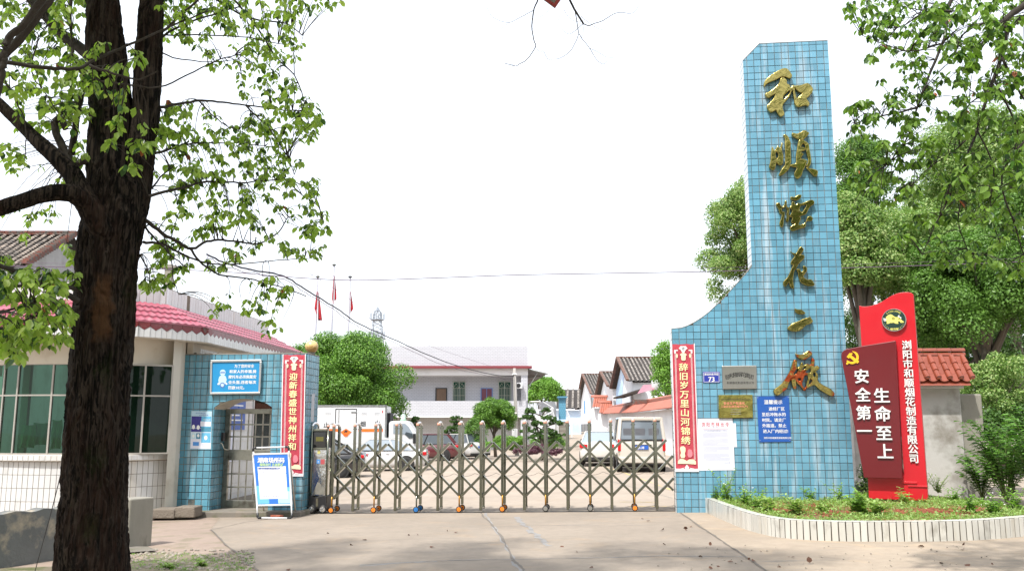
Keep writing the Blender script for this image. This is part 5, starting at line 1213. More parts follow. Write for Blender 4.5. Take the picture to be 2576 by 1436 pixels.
# ================================================================== red company sign
TH_ = 28.0
pb_ = G(2262, 1275, .12); FRS = Frame((pb_.x, pb_.y, 0), TH_)
m_red = mat('red_painted_metal', (.50, .008, .018), .35, var=.06, vs=2, bump=.08, bs=3, bd=.02, coat=.15); m_dred = mat('dark_red_painted_metal', (.125, .006, .010), .33, var=.08, vs=2, bump=.06, bs=3, bd=.02, coat=.15)
m_redside = mat('brownish_red_edge', (.17, .02, .02), .5, dirt=(.30, .25, .22), ds=6, dl=(.5, .8))
rs = thing('company_sign', 'tall red metal sign with wavy top, bull emblem and dark red side panel', 'sign', FRS.at(0, .1, zS0(pb_)), FRS.rot)
fx = lambda u, v, d=0.0: FRS.px(u, v, d)
topc = [(2161, 768.4), (2169, 770.6), (2177, 770.8), (2187, 770), (2196, 768), (2208, 764), (2220.5, 758.7), (2230, 752.5), (2240, 746.6), (2249, 742), (2259, 738), (2268, 735.8), (2278.5, 734.6), (2289, 734.6), (2297, 736.2), (2302, 739.8)]
pw = [fx(*p) for p in topc]; a0_ = fx(2161, 768)[0]; a1_ = (fx(2302, 740)[0] + fx(2330, 1258)[0])/2
sc_ = (a1_-a0_)/(pw[-1][0]-pw[0][0]); pw = [(a0_ + (a-pw[0][0])*sc_, z) for a, z in pw]; zb_ = fx(2260, 1256)[1]
aL2 = fx(2184, 1225)[0]
MB().prism([(aL2, zb_), (a1_, zb_)] + pw[::-1] + [(a0_, fx(2165, 870)[1])], 0, .20).build('red_panel', m_red, rs, FRS.M, bevel=.012)
for z in (fx(2300, 1222)[1],): MB().box(a1_-.30, a1_+.005, -.02, .0, z-.012, z+.012).build('fold_strip', m_red, rs, FRS.M, bevel=.004); MB().box(aL2+.55, aL2+.80, -.02, 0, z+.04, z+.075).build('fold_strip', m_red, rs, FRS.M, bevel=.004)
MB().box(a1_-.16, a1_-.09, .05, .12, zb_-.25, zb_+.02).build('support_leg', m_redside, rs, FRS.M); MB().box(aL2+.3, aL2+.37, .05, .12, zb_-.25, zb_+.02).build('support_leg', m_redside, rs, FRS.M)
DB = -.15
dk = [fx(u, v, DB) for u, v in [(2270, 1203.5), (2253, 856.7), (2210, 863.5), (2170, 870), (2141, 875.5), (2130, 877.5), (2122, 881.5), (2117.5, 887), (2116.5, 896), (2120, 920), (2140, 1020), (2160, 1130), (2173.5, 1201)]]
MB().prism(dk, DB, -.03).build('dark_panel', m_dred, rs, FRS.M, bevel=.008)
MB().box(dk[1][0]-.02, dk[0][0]-.03, -.03, -.001, dk[0][1]+.1, dk[1][1]-.1).build('panel_bracket', m_redside, rs, FRS.M)
m_raised = mat('white_acrylic_letter', (.72, .72, .72), .4)
def letters(s, pts, h, d):
    for ch, (u, v) in zip(s, pts):
        a, z = fx(u, v, d); o = text(ch, FRS, a, z, h, d - .016, m_raised, rs, 'raised_letter', offset=.033, extrude=.014/h, xs=1.0)
letters('安全第一', [(2168, 945.5), (2171, 992), (2173, 1037), (2175, 1083)], .262, DB)
letters('生命至上', [(2218.5, 994), (2221, 1040), (2224, 1088), (2227, 1134)], .275, DB)
def lerp(a, b, q): return a + (b-a)*q
letters('浏阳市和顺烟花制造有限公司', [(lerp(2281, 2299, i/12), lerp(867, 1152, i/12)) for i in range(13)], .166, 0)
# hammer and sickle
def tr8(pts): return [fx((2755 + p[0]*.041775)/1.29775, (1140 + p[1]*.041775)/1.29775, DB) for p in pts]
m_yel = mat('yellow_acrylic', (.82, .45, .02), .4)
sick = [(640,145),(720,150),(800,170),(900,195),(1000,250),(1080,330),(1130,430),(1160,540),(1170,650),(1160,750),(1120,860),(1180,930),(1200,970),(1080,1100),(1040,1090),(970,1030),(880,1090),(780,1135),(660,1155),(540,1140),(440,1100),(365,1070),(355,1130),(310,1185),(260,1200),(200,1150),(185,1090),(215,1040),(280,1020),(215,930),(240,880),(290,850),(360,900),(440,945),(540,975),(640,975),(730,955),(810,920),(660,800),(540,700),(460,640),(420,690),(380,712),(230,590),(300,500),(380,390),(450,300),(540,310),(600,280),(650,300),(695,345),(640,410),(585,470),(700,550),(820,650),(925,735),(980,680),(985,580),(950,470),(890,370),(800,270),(720,220)]
MB().prism(tr8(sick), DB-.022, DB-.001).build('hammer_and_sickle', m_yel, rs, FRS.M)
# round bull emblem
ec = fx(2249.5, 805.5, 0); er = .205
MB().lathe([(er, 0), (er*1.0, -.05), (er*.985, -.058), (er*.93, -.058), (er*.93, -.045)], (ec[0], 0, ec[1]), 'y', 40).build('emblem_rim', m_alu, rs, FRS.M, smooth=False)
MB().lathe([(er*.93, -.047), (er*.5, -.0475)], (ec[0], 0, ec[1]), 'y', 40).build('emblem_disc', mat('bottle_green', (.008, .035, .028), .4), rs, FRS.M)
K8 = er*2/1230; te = lambda pts: [(ec[0] + (x-640)*K8, ec[1] - (y-735)*K8*1.0) for x, y in pts]
m_ly = mat('lemon_print', (.72, .68, .16), .5)
MB().prism(te([(240,600),(255,560),(330,480),(430,425),(500,418),(560,445),(640,520),(740,590),(800,585),(870,600),(920,650),(990,720),(1050,800),(1130,860),(1130,880),(1090,880),(1070,900),(960,905),(945,850),(920,820),(850,800),(830,840),(850,930),(830,945),(720,935),(640,890),(600,870),(520,885),(450,870),(400,900),(370,918),(260,915),(270,870),(310,835),(240,790),(260,740),(290,700),(250,650)]), -.0515, -.046).build('bull_figure', m_ly, rs, FRS.M)
for w8 in ([(105,605),(170,620),(250,655),(290,690),(250,720),(170,680),(110,640)], [(115,695),(180,715),(250,740),(230,775),(160,765),(120,725)], [(835,540),(880,495),(920,485),(930,510),(910,560),(960,580),(1010,620),(1010,670),(985,690),(960,650),(900,600),(850,575)]):
    MB().prism(te(w8), -.0525, -.046).build('white_accent', m_white_txt, rs, FRS.M)
for (x, y, rr_) in ((610, 650, 90), (900, 690, 50)): MB().prism(te([(x+rr_*math.cos(i*.63), y+rr_*math.sin(i*.63)) for i in range(10)]), -.0522, -.046).build('roundel', mat('olive_print', (.30, .30, .06), .5), rs, FRS.M)
for i, ch in enumerate('YIHELONG'):
    an = R(128 - i*11.6 - 0); text(ch, FRS, ec[0] + er*.80*math.cos(an - R(-3)), ec[1] + er*.80*math.sin(an + R(3)), .040, -.0485, m_ly, rs, 'emblem_lettering', offset=.03, rot=an - R(90))
for i, ch in enumerate('颐和隆'): text(ch, FRS, ec[0] + (i-1)*.043, ec[1] - er*.79, .042, -.0485, m_ly, rs, 'emblem_lettering', offset=.02)
for s in (-1, 1):
    for k in range(5): an = R(-90 + s*(24 + k*11.5)); rr_ = .0075 - k*.0009; MB().prism([(ec[0] + er*.82*math.cos(an) + rr_*math.cos(j*1.26), ec[1] + er*.82*math.sin(an) + rr_*math.sin(j*1.26)) for j in range(5)], -.0495, -.047).build('star_dot', m_ly, rs, FRS.M)
# ================================================================== rendered wall with glazed tile cap, concrete stub
m_render = mat('stained_grey_render', (.46, .45, .43), .9, var=.15, vs=1.5, bump=.3, bs=30, bd=.01, dirt=(.19, .17, .14), ds=1.1, dl=(.50, .68))
m_glaze = mat('glazed_brown_red_tile', (.27, .065, .035), .14, var=.15, vs=5, piece=.45, coat=.12, dirt=(.36, .15, .10), ds=4, dl=(.60, .75))
FX = Frame((0, 19.3, 0), 2.0)
cw = thing('capped_wall', 'stained grey wall end with a cap of glazed red-brown barrel tiles behind the red sign', 'wall', FX.at(9, 0, gz(9)), FX.rot)
xa, xb = FX.px(2148, 1100)[0], FX.px(2424, 1100)[0]; zc_ = FX.px(2380, 977)[1]
MB().box(xa, xb, 0, .30, -.1, zc_).build('wall_body', m_render, cw, FX.M, bevel=.015)
MB().box(xa, xb+.06, -.07, .37, zc_, zc_+.06).build('cornice', m_white, cw, FX.M, bevel=.01)
zr = FX.px(2380, 895)[1]; ex = FX.px(2441, 975)[0]; pit = .232
def barrel(p0, p1, r0, r1, m, name, parent, M, n=9, up=(0, 0, 1)):
    p0, p1 = Vector(p0), Vector(p1); t = (p1-p0).normalized(); X = t.cross(Vector(up)).normalized(); Z = X.cross(t); vs = []
    for p, rr in ((p0, r0), (p1, r1)):
        for q in range(n): an = math.pi*q/(n-1); vs.append(p + X*math.cos(an)*rr + Z*math.sin(an)*rr)
    for p, rr in ((p1, r1), (p0, r0)):
        for q in range(n): an = math.pi*q/(n-1); vs.append(p + X*math.cos(an)*(rr-.014) + Z*math.sin(an)*(rr-.014))
    fs = [(q, q+1, n+q+1, n+q) for q in range(n-1)] + [(n+q, n+q+1, 2*n+q+1, 2*n+q) for q in range(n-1)] + [(2*n+q, 2*n+q+1, 3*n+q+1, 3*n+q) for q in range(n-1)]
    return MB().add(vs, fs).build(name, m, parent, M, smooth=False)
for i in range(13):
    a = ex - .10 - i*pit
    for j in range(3):                               # cover tiles, three lapping down the slope, and flat pans between
        y1, y0 = .05 - .12*(j+1) - .015, .05 - .12*j; z1, z0 = zr - .155*(j+1), zr - .155*j
        barrel((a, y0, z0), (a, y1-.02, z1-.02), .052, .060, m_glaze, 'cover_tile', cw, FX.M)
        vs = []
        for (y, z) in ((y0, z0-.02), (y1-.02, z1-.055)):
            for q in range(6): s = q/5; vs.append((a - pit + .03 + (pit-.06)*s, y, z - .030*math.sin(math.pi*s)))
        MB().add(vs + [(v[0], v[1], v[2]-.014) for v in vs], [(q, q+1, 7+q, 6+q) for q in range(5)] + [(6+q, 7+q, 19+q, 18+q) for q in range(5)]).build('pan_tile', m_glaze, cw, FX.M)
    MB().lathe([(.058, 0), (.058, -.012), (.03, -.022)], (a, .05-.36-.035, zr-.155*3+.005), 'y', 14).build('end_disc', m_glaze, cw, FX.M)
    if i < 9:
        for j in range(2): barrel((ex - .02 - (i+.0)*.30, .12, zr + .02 + .085*j), (ex - .02 - (i+1)*.30 + .01, .12, zr + .02 + .085*j), .075, .070, m_glaze, 'ridge_tile', cw, FX.M)
MB().prism([(-.34, zc_+.05), (.40, zc_+.05), (.20, zr+.02), (.04, zr+.0)], xa, ex-.14).build('cap_core', m_glaze, cw, FX.M @ Matrix(((0, 1, 0, 0), (1, 0, 0, 0), (0, 0, 1, 0), (0, 0, 0, 1))))
st_ = MB().box(FX.px(2419, 1100)[0], FX.px(2484, 1100)[0], .10, .45, -.1, FX.px(2450, 990)[1])
tag(st_.build('concrete_stub_wall', m_post, None, FX.M, bevel=.03), 'weathered bare concrete stub wall beyond the tile-capped wall end', 'wall')
# ================================================================== white two-storey building
YB = 61.0; BP = lambda u, v, dy=0: PY(u, v, YB + dy)
def brickmat(name, col, mort, sx=.24, sz=.075, rough=.5):
    n = NB(name); p = n.p; g_ = n.N('NewGeometry'); sp_ = n.N('SeparateXYZ'); n.L(g_.outputs['Position'], sp_.inputs[0]); cb = n.N('CombineXYZ')
    n.L(n.math('ADD', sp_.outputs[0], sp_.outputs[1]), cb.inputs[0]); n.L(sp_.outputs[2], cb.inputs[1])
    b = n.N('TexBrick'); b.inputs['Scale'].default_value = 1; b.inputs['Brick Width'].default_value = sx; b.inputs['Row Height'].default_value = sz; b.inputs['Mortar Size'].default_value = .008; b.inputs['Mortar Smooth'].default_value = .3
    b.inputs[1].default_value = (*col, 1); b.inputs[2].default_value = (*[x*.94 for x in col], 1); b.inputs[3].default_value = (*mort, 1); n.L(cb.outputs[0], b.inputs[0])
    n.L(n.mix(n.ramp(n.noise(.6, 6), (.5, 0), (.75, .25)), b.outputs[0], [x*.75 for x in col]), p.inputs['Base Color']); p.inputs['Roughness'].default_value = rough; n.bump(b.outputs[1], -.4, .01); return n.m
m_wb = brickmat('white_strip_tile', (.50, .505, .545), (.25, .26, .30), .24, .105); m_wb2 = brickmat('grey_strip_tile', (.46, .46, .46), (.27, .27, .27), .24, .09)
bd = thing('white_building', 'white tiled two-storey building with a long balcony and dark red roof band beyond the yard', 'building', (BP(1150, 1130).x, YB, 0))
xl, xr = BP(800, 900).x, BP(1328, 900).x; Z = lambda v: BP(1200, v).z
def bx(nm, m, u0, u1, v0, v1, y0=0, y1=.2, par=None, **k): 
    a, b = BP(u0, v1), BP(u1, v0); return MB().box(a.x, b.x, YB+y0, YB+y1, Z(v1), Z(v0)).build(nm, m, par or bd, **k)
bx('parapet', m_wb, 800, 1328, 870, 920.5, 0, .25); bx('roof_band', mat('oxide_red_band', (.20, .03, .04), .6), 800, 1338, 920.5, 926.5, -.35, .5); bx('beam', m_white, 800, 1328, 926.5, 943.5, -.02, .6)
bx('upper_wall', m_wb, 800, 1312, 943.5, 1050, 1.5, 1.7); bx('balcony_slab', m_white, 800, 1330, 1046, 1049.5, -.05, 1.5); bx('balcony_front', m_wb, 800, 1322, 1008, 1046, 0, .15); bx('corner_column', m_wb, 1311, 1327, 943.5, 1008, .0, .5); bx('ceiling', m_white, 800, 1328, 940, 943.4, .6, 1.6)
bx('ground_wall', m_wb2, 800, 1328, 1049.5, 1150, 1.2, 1.4); bx('end_wall', m_wb, 1326, 1328, 870, 1150, .25, 9.0); bx('lower_column', m_wb, 1310, 1326, 1049.5, 1140, 0, .4)
m_bdoor = mat('brown_wood_door', (.16, .10, .065), .6, var=.3, vs=12, stretch=(1, 1, .2)); m_rdoor = mat('maroon_door', (.17, .05, .075), .5)
def door_(u0, u1, m, lab, fr, split=False):
    d = bx('door', m, u0, u1, 975, 1040, 1.44, 1.5); a, b = BP(u0, 1000).x, BP(u1, 1000).x
    for q in ((a-.06, a, Z(1040), Z(973)), (b, b+.06, Z(1040), Z(973)), (a, b, Z(975), Z(973))): MB().box(q[0], q[1], YB+1.42, YB+1.5, q[2], q[3]).build('door_frame', fr, d)
    if split: MB().box((a+b)/2-.02, (a+b)/2+.02, YB+1.42, YB+1.45, Z(1040), Z(975)).build('meeting_stile', fr, d)
door_(1093, 1118.4, m_bdoor, '', m_black); door_(1209.5, 1236, m_rdoor, '', mat('blue_door_frame', (.12, .22, .48), .5), True)
m_wgreen = glass('green_pane', (.06, .30, .22), .05, .6, .9); m_bar = mat('window_bar', (.40, .40, .34), .4, metal=.6)
for u0, u1 in ((1135.6, 1167.9), (1252.7, 1285.4)):
    w = bx('window', m_alu, u0, u1, 956.6, 1008, 1.44, 1.5); a, b = BP(u0, 1000).x, BP(u1, 1000).x; z0, z1 = Z(1008), Z(956.6)
    MB().box(a+.04, b-.04, YB+1.42, YB+1.435, z0+.04, z1-.04).build('pane', mat('dark_green_pane', (.015, .07, .055), .12), w)
    zz = z0 + (z1-z0)*.66
    for k in range(9): x = a + (b-a)*k/8; MB().box(x-.012, x+.012, YB+1.33, YB+1.35, z0, z1 if k in (0, 8) else zz).build('window_bar', m_bar, w)
    for z in (z0, z0+(z1-z0)*.3, zz, z1): MB().box(a, b, YB+1.32, YB+1.34, z-.012, z+.012).build('window_bar', m_bar, w)
    cx = (a+b)/2; MB().tube([(cx + .36*math.cos(math.pi*k/10), YB+1.33, zz + .36*math.sin(math.pi*k/10)) for k in range(11)], .012, 5).build('window_bar', m_bar, w)
    for k in range(1, 6): an = math.pi*k/6; MB().bar((cx, YB+1.33, zz), (cx+.5*math.cos(an), YB+1.33, zz+.42*math.sin(an)), .012, .012).build('window_bar', m_bar, w)
    MB().box(cx-.02, cx+.02, YB+1.40, YB+1.43, z0, z1).build('meeting_stile', m_alu, w)
fl = bx('wall_lamp', m_black, 1022.5, 1031.5, 949.5, 959, 1.3, 1.45); MB().box(BP(1024, 950).x, BP(1030, 950).x, YB+1.28, YB+1.30, Z(957.5), Z(951.5)).build('lamp_glass', m_white_txt, fl)
ac = thing('air_conditioner', 'white air conditioner unit on the end pier of the white building', 'air conditioner', (BP(1311, 980).x, YB-.2, Z(980)))
MB().box(BP(1300.5, 970).x, BP(1314, 970).x, YB-.45, YB-.1, Z(977), Z(963)).build('housing', m_paint, ac, bevel=.02); MB().lathe([(.16, 0), (.14, -.01), (.02, -.012)], (BP(1304, 970).x, YB-.455, Z(970)), 'y', 14).build('fan_grille', m_black, ac)
for k in range(3): MB().tube([(BP(1302+k*3, 980).x, YB-.2, Z(978)), (BP(1303+k*3, 1000).x, YB-.2, Z(992)), (BP(1302+k*3, 1000).x, YB-.2, Z(1007))], .03, 5).build('hose', m_dark, ac)
# corrugated awning on the east end
aw = thing('corrugated_awning', 'grey corrugated sheet awning jutting from the end of the white building', 'awning', (BP(1335, 940).x, YB, Z(940)))
pA, pB, pC, pD = BP(1328, 927, 0), BP(1378, 939.5, 0), BP(1366, 945, 6), BP(1324, 968, 6)
vs, fs = [], []; n = 36
for i in range(n+1):
    q = i/n; 
    for k in range(7): s = k/6; p = pA.lerp(pD, q).lerp(pB.lerp(pC, q), s); vs.append((p.x, p.y, p.z + .03*math.sin(q*n*1.2)))
fs = [(i*7+k, i*7+k+1, (i+1)*7+k+1, (i+1)*7+k) for i in range(n) for k in range(6)]
MB().add(vs, fs).build('corrugated_sheet', mat('rusty_grey_sheet', (.22, .20, .19), .6, metal=.3, dirt=(.12, .08, .06), ds=2), aw)
for q in (.0, .5, 1): MB().bar(pA.lerp(pD, q) - Vector((0, 0, .05)), pB.lerp(pC, q) - Vector((0, 0, .05)), .06, .06).build('rafter', m_door, aw)
MB().bar(BP(1329, 975, 1), BP(1352, 938, 1), .05, .05).build('strut', m_alu, aw)
# stair, terrace, blue pier
YS = 60.0; SP = lambda u, v, dy=0: PY(u, v, YS + dy)
sr = thing('outdoor_stairs', 'concrete outdoor stairs with steel handrails rising to a terrace beside the white building', 'stairs', (SP(1412, 1110).x, YS, 0))
def sbx(nm, m, u0, u1, v0, v1, y0, y1, **k): a, b = SP(u0, v1), SP(u1, v0); return MB().box(a.x, b.x, YS+y0, YS+y1, a.z, b.z).build(nm, m, sr, **k)
for k in range(12):
    v1 = 1126 - k*5.6; sbx('step', m_kerb if k % 2 else m_post, 1398, 1432, v1-5.6, 1128, k*.30, k*.30+.45)
sbx('terrace_wall', m_white, 1360.5, 1406, 1006, 1100, 3.6, 3.9); sbx('terrace_side', m_white, 1322, 1398, 1044, 1120, 1.4, 1.8)
for u0, u1 in ((1332, 1360),):
    for v in (1009.5, 1031): a, b = SP(u0, v, 1.4), SP(u1, v, 1.4); MB().tube([a, b], .03, 6).build('handrail', m_alu, sr)
    for k in range(9): a, b = SP(u0+(u1-u0)*k/8, 1009.5, 1.4), SP(u0+(u1-u0)*k/8, 1031, 1.4); MB().tube([a, b], .02, 5).build('baluster', m_alu, sr)
for pts in ([(1366, 1010), (1392, 1026), (1392, 1060)], [(1388, 1028), (1404, 1072), (1404, 1092)], [(1426, 1031), (1439, 1064), (1439, 1100)], [(1345, 1056), (1392, 1025)], [(1341, 1062), (1388, 1036)]):
    MB().tube([SP(u, v, .2) for u, v in pts], .035, 6).build('handrail', m_paint, sr)
for k in range(7):
    for (ua, va, ub, vb) in ((1388, 1028, 1404, 1072), (1426, 1031, 1439, 1064)):
        u, v = lerp(ua, ub, k/6), lerp(va, vb, k/6); MB().tube([SP(u, v, .2), SP(u, v+26, .2)], .018, 5).build('baluster', m_paint, sr)
bp = thing('blue_tiled_pier', 'blue tiled pier with a flared cap at the top of the outdoor stairs', 'pier', (SP(1415, 1050).x, YS+3.4, SP(1415, 1053).z))
m_bfar = brickmat('blue_square_tile', (.10, .30, .44), (.05, .12, .16), .15, .15)
for (u0, u1, v0, v1, e) in ((1406.5, 1423, 1004, 1054, 0), (1404.5, 1425, 1000, 1004.2, .1), (1402.5, 1427, 996.5, 1000.2, .2)):
    a, b = SP(u0, v1, 3.2), SP(u1, v0, 3.2); MB().box(a.x, b.x, YS+3.2-e, YS+3.9+e, a.z, b.z).build('shaft' if e == 0 else 'cap_course', m_bfar, bp)
# utility pole in the yard, cable to it
up_ = thing('utility_pole', 'thin concrete utility pole in front of the balcony of the white building', 'utility pole', (PY(1300, 1110, 52).x, 52, 0))
a, b = PY(1294, 926, 52), PY(1301, 1105, 52); MB().tube([(b.x, 52, -.1), (a.x, 52, a.z)], [.13, .085], 10).build('pole', mat('pole_concrete', (.33, .31, .29), .9), up_, smooth=True)
for z in (a.z-.35, a.z-2.6): MB().tube([(a.x-.14, 51.9, z), (a.x+.14, 51.9, z)], .04, 6).build('insulator', m_white_txt, up_)
MB().box(a.x-.15, a.x+.18, 51.75, 51.9, a.z-4.0, a.z-3.5).build('meter_box', m_paint, up_, bevel=.02)
# ================================================================== tiled houses along the lane
m_rooft = mat('grey_brown_clay_tile', (.27, .24, .215), .9, var=.3, piece=.85, dirt=(.50, .46, .42), ds=5, dl=(.52, .66))
m_house = mat('whitewash', (.74, .75, .78), .85, var=.03, dirt=(.50, .52, .56), ds=.5, dl=(.55, .8)); m_sooty = mat('dark_eave', (.05, .038, .032), .9)
def lane_house(X, ya, yap, yb, zn, zap, zf, L, lab, wmat, dado=False, seed=1, lim=120, kink=None):
    """gable plane at x = X facing the lane; ridge runs away from the lane"""
    t = thing('lane_house', lab, 'house', (X+L/2, yap, rise(yap)), 0, 'white tiled houses along the lane')
    rA, rB = Vector((X-.45, yap, zap)), Vector((X+L, yap, zap)); eA, eB = Vector((X-.45, ya, zn)), Vector((X+L, ya, zn))
    old_roof(t, rA, rB, eA, eB, .31, .34, 'roof_tile', m_rooft, lim, seed)
    fA, fB = Vector((X-.45, yb, zf)), Vector((X+L, yb, zf))
    MB().add([rA, rB, fB, fA], [(0, 1, 2, 3)]).build('rear_roof', m_sooty, t)
    if kink: pass
    MB().add([(X, ya+.4, 0), (X, ya+.4, zn-.15), (X, yap, zap-.20), (X, yb-.3, zf-.15), (X, yb-.3, 0)], [(0, 1, 2, 3, 4)]).build('gable_wall', wmat, t)
    MB().add([(X, ya+.4, 0), (X+L, ya+.4, 0), (X+L, ya+.4, zn-.1), (X, ya+.4, zn-.1)], [(0, 1, 2, 3)]).build('front_wall', wmat, t)
    for p, q in ((rA, eA), (rA, fA), (rA, rB)):
        n_ = 14
        for k in range(n_): MB().bar(p.lerp(q, k/n_) + Vector((0, 0, .06)), p.lerp(q, (k+.93)/n_) + Vector((0, 0, .06)), .22, .14).build('edge_course', mat('edge_brick', (.16, .09, .07), .9, piece=.6), t)
    if dado:
        rz = rise(yap); MB().box(X-.03, X, ya+.4, yb-.3, rz-.1, rz+1.15).build('grey_dado', mat('grey_dado', (.20, .205, .21), .8), t)
        for y in np.linspace(ya+.8, yb-1, 6): MB().box(X-.05, X-.03, y-.18, y+.18, rz-.1, rz+1.15).build('dado_stripe', mat('dark_dado', (.07, .075, .08), .8), t)
        MB().box(X-.04, X-.001, ya+3.4, ya+5.0, rz+1.2, rz+4.0).build('lane_window', mat('grey_opening', (.30, .30, .32), .7), t); MB().box(X-.05, X-.001, ya+13, ya+14.6, rz+2.4, rz+3.9).build('blue_board', bpy.data.materials['badge_blue'], t)
    return t
m_bluewash = mat('pale_blue_wash', (.42, .60, .84), .85, var=.05, dirt=(.62, .70, .80), ds=.35, dl=(.42, .62))
HA = lane_house(9.0, 65.8, 72, 77.3, 5.0, 7.18, 4.9, 9, 'largest and nearest tiled lane house, its gable partly washed pale blue', m_house, lim=170, seed=2)
MB().add([(8.985, 77.0, 2.0), (8.985, 77.0, 4.75), (8.985, 72, 6.95), (8.985, 70.6, 6.45), (8.985, 73.5, 3.2)], [(0, 1, 2, 3, 4)]).build('blue_wash', m_bluewash, HA)
lane_house(8.8, 77.5, 84, 91, 5.1, 6.75, 4.0, 6, 'middle tiled house on the lane, squeezed between the two bigger gables', m_house, seed=3, lim=90)
lane_house(8.75, 93.7, 105, 117, 5.05, 7.8, 3.9, 5, 'farthest white gabled house on the lane, with a grey painted base', m_house, dado=True, seed=4, lim=120)
hd = thing('long_tiled_house', 'long low tiled house running behind the blue pier and stairs', 'house', (6.5, 96, .9))
ra_, rb_, ea_, eb_ = PY(1395, 979, 100), PY(1462, 979, 100), PY(1390, 1027, 94), PY(1462, 1027, 94)
old_roof(hd, ra_, rb_, ea_, eb_, .55, .5, 'roof_tile', m_rooft, 100, 7)
MB().add([(ea_.x, 94.5, 0), (eb_.x, 94.5, 0), (eb_.x, 94.5, ea_.z-.2), (ea_.x, 94.5, ea_.z-.2)], [(0, 1, 2, 3)]).build('front_wall', m_bluewash, hd)
sh_ = thing('lane_shelter', 'small shelter with flat grey awning and pink sheet roof before the lane houses', 'shelter', (9.8, 60, 0))
a, b, c_, d_ = PY(1543, 999, 64), PY(1610, 978, 60), PY(1625, 978, 66), PY(1570, 997, 68)
MB().add([a, b, c_, d_] + [p - Vector((0, 0, .12)) for p in (a, b, c_, d_)], [(0,1,2,3), (7,6,5,4), (0,4,5,1), (1,5,6,2), (2,6,7,3), (3,7,4,0)]).build('flat_awning', m_sooty, sh_)
a, b, c_, d_ = PY(1603, 990, 57), PY(1646, 979, 57), PY(1646, 966, 60), PY(1618, 968, 60); MB().add([a, b, c_, d_], [(0, 1, 2, 3)]).build('pink_roof', m_pink_roof, sh_)
a, b = PY(1593, 1015, 55), PY(1660, 992, 55); MB().box(a.x, b.x, 55, 55.3, a.z, b.z-.3).build('brick_pier', m_oldbrick, sh_)
a, b = PY(1642, 990, 58), PY(1657, 952, 58); MB().lathe([(.25, 0), (.27, .9), (.22, 1.0)], (a.x+.2, 58, a.z-.1), n=16).build('water_tank', m_paint, sh_, smooth=True)
# long white wall with red tile coping on the east side of the yard
XW = 8.35
ww_ = thing('yard_wall', 'long white yard wall topped with a sloping coping of red tiles', 'wall', (XW, 60, rise(60)))
def zr_(y): return gz(XW) + rise(y)
ys_ = [22 + i*3 for i in range(20)]
mb = MB()
for i in range(len(ys_)-1):
    y0, y1 = ys_[i], ys_[i+1]; mb.add([(XW, y0, 0), (XW, y1, 0), (XW, y1, 2.5+zr_(y1)*.5), (XW, y0, 2.5+zr_(y0)*.5), (XW+.3, y0, 0), (XW+.3, y1, 0), (XW+.3, y1, 2.5+zr_(y1)*.5), (XW+.3, y0, 2.5+zr_(y0)*.5)], [(1,0,3,2), (4,5,6,7), (0,4,7,3), (2,3,7,6)])
mb.build('wall_body', m_house, ww_)
m_cop = mat('salmon_red_tile', (.40, .13, .085), .5, var=.15, vs=3, piece=.35, dirt=(.26, .10, .075), ds=3, dl=(.5, .7))
tp = MB(); k = 5; vs = []
for e in (0, 1):
    for q in range(k): an = math.pi*q/(k-1); vs.append((-math.cos(an)*.085, e*1.0, math.sin(an)*.07))
tp.add(vs, [(q, q+1, k+q+1, k+q) for q in range(k-1)]); tme = tp.mesh('coping_tile', [m_cop]); iv = rootM(ww_).inverted(); cnt = 0
y = 27.0; stt = MB()
MB().add([(XW+.15, 24, 2.98), (XW+.15, 79, 2.98+zr_(79)*.5), (XW-.42, 79, 2.46+zr_(79)*.5), (XW-.42, 24, 2.46), (XW+.6, 24, 2.5), (XW+.6, 79, 2.5+zr_(79)*.5)], [(0, 1, 2, 3), (1, 0, 4, 5)]).build('coping_bed', mat('coping_mortar', (.36, .16, .12), .9), ww_)
while y < 79:
    z0 = zr_(y)*.5; p = Vector((XW+.12, y, 3.03+z0)); e = Vector((XW-.50, y, 2.48+z0)); dn = (e-p); L_ = dn.length; dn.normalize(); X = Vector((0, -1, 0)); nz = X.cross(dn); nz = nz if nz.z > 0 else -nz
    M_ = Matrix.Translation(p) @ Matrix(((X.x, dn.x*L_, nz.x, 0), (X.y, dn.y*L_, nz.y, 0), (X.z, dn.z*L_, nz.z, 0), (0, 0, 0, 1)))
    if cnt < 200: o = bpy.data.objects.new('coping_tile', tme); COL.objects.link(o); o.parent = ww_; o.matrix_basis = iv @ M_
    else: stt.add([M_ @ Vector(v) for v in vs], tp.f)
    cnt += 1; y += .22
if stt.v: tag(stt.build('coping_tile', m_cop, ww_), kind='stuff')
for j, (dx, dz) in enumerate(((.12, .0), (.12, .06), (.12, .12))): MB().add([Vector((XW+dx-.10+.02*j, yy, 3.0+dz-.02+zr_(yy)*.5)) for yy in (24, 79)] + [Vector((XW+dx+.12, yy, 3.0+dz+.06+zr_(yy)*.5)) for yy in (79, 24)] + [Vector((XW+dx-.10+.02*j, yy, 3.0+dz-.06+zr_(yy)*.5)) for yy in (24, 79)], [(0, 1, 2, 3), (0, 1, 5, 4)]).build('ridge_course', m_cop, ww_)
for (u0, u1, v0, v1, Y_) in ((1505, 1535, 1013, 1040, 78.5), (1488, 1520, 999, 1026, 82)):     # stepped gate returns at the far end
    a, b = PY(u0, v1, Y_), PY(u1, v0, Y_); hh = b.z-a.z
    for k in range(6): barrel((a.x + (b.x-a.x)*(k+.5)/6 + .28, Y_+.2, b.z), (a.x + (b.x-a.x)*(k+.5)/6, Y_-.9, a.z), .11, .12, m_cop, 'coping_tile', ww_, I4)
    MB().box(a.x, b.x+.4, Y_-.3, Y_+.3, 0, a.z-.02).build('wall_return', m_house, ww_); barrel((a.x, Y_+.2, b.z), (b.x+.5, Y_+.2, b.z), .22, .22, m_cop, 'ridge_tile', ww_, I4)
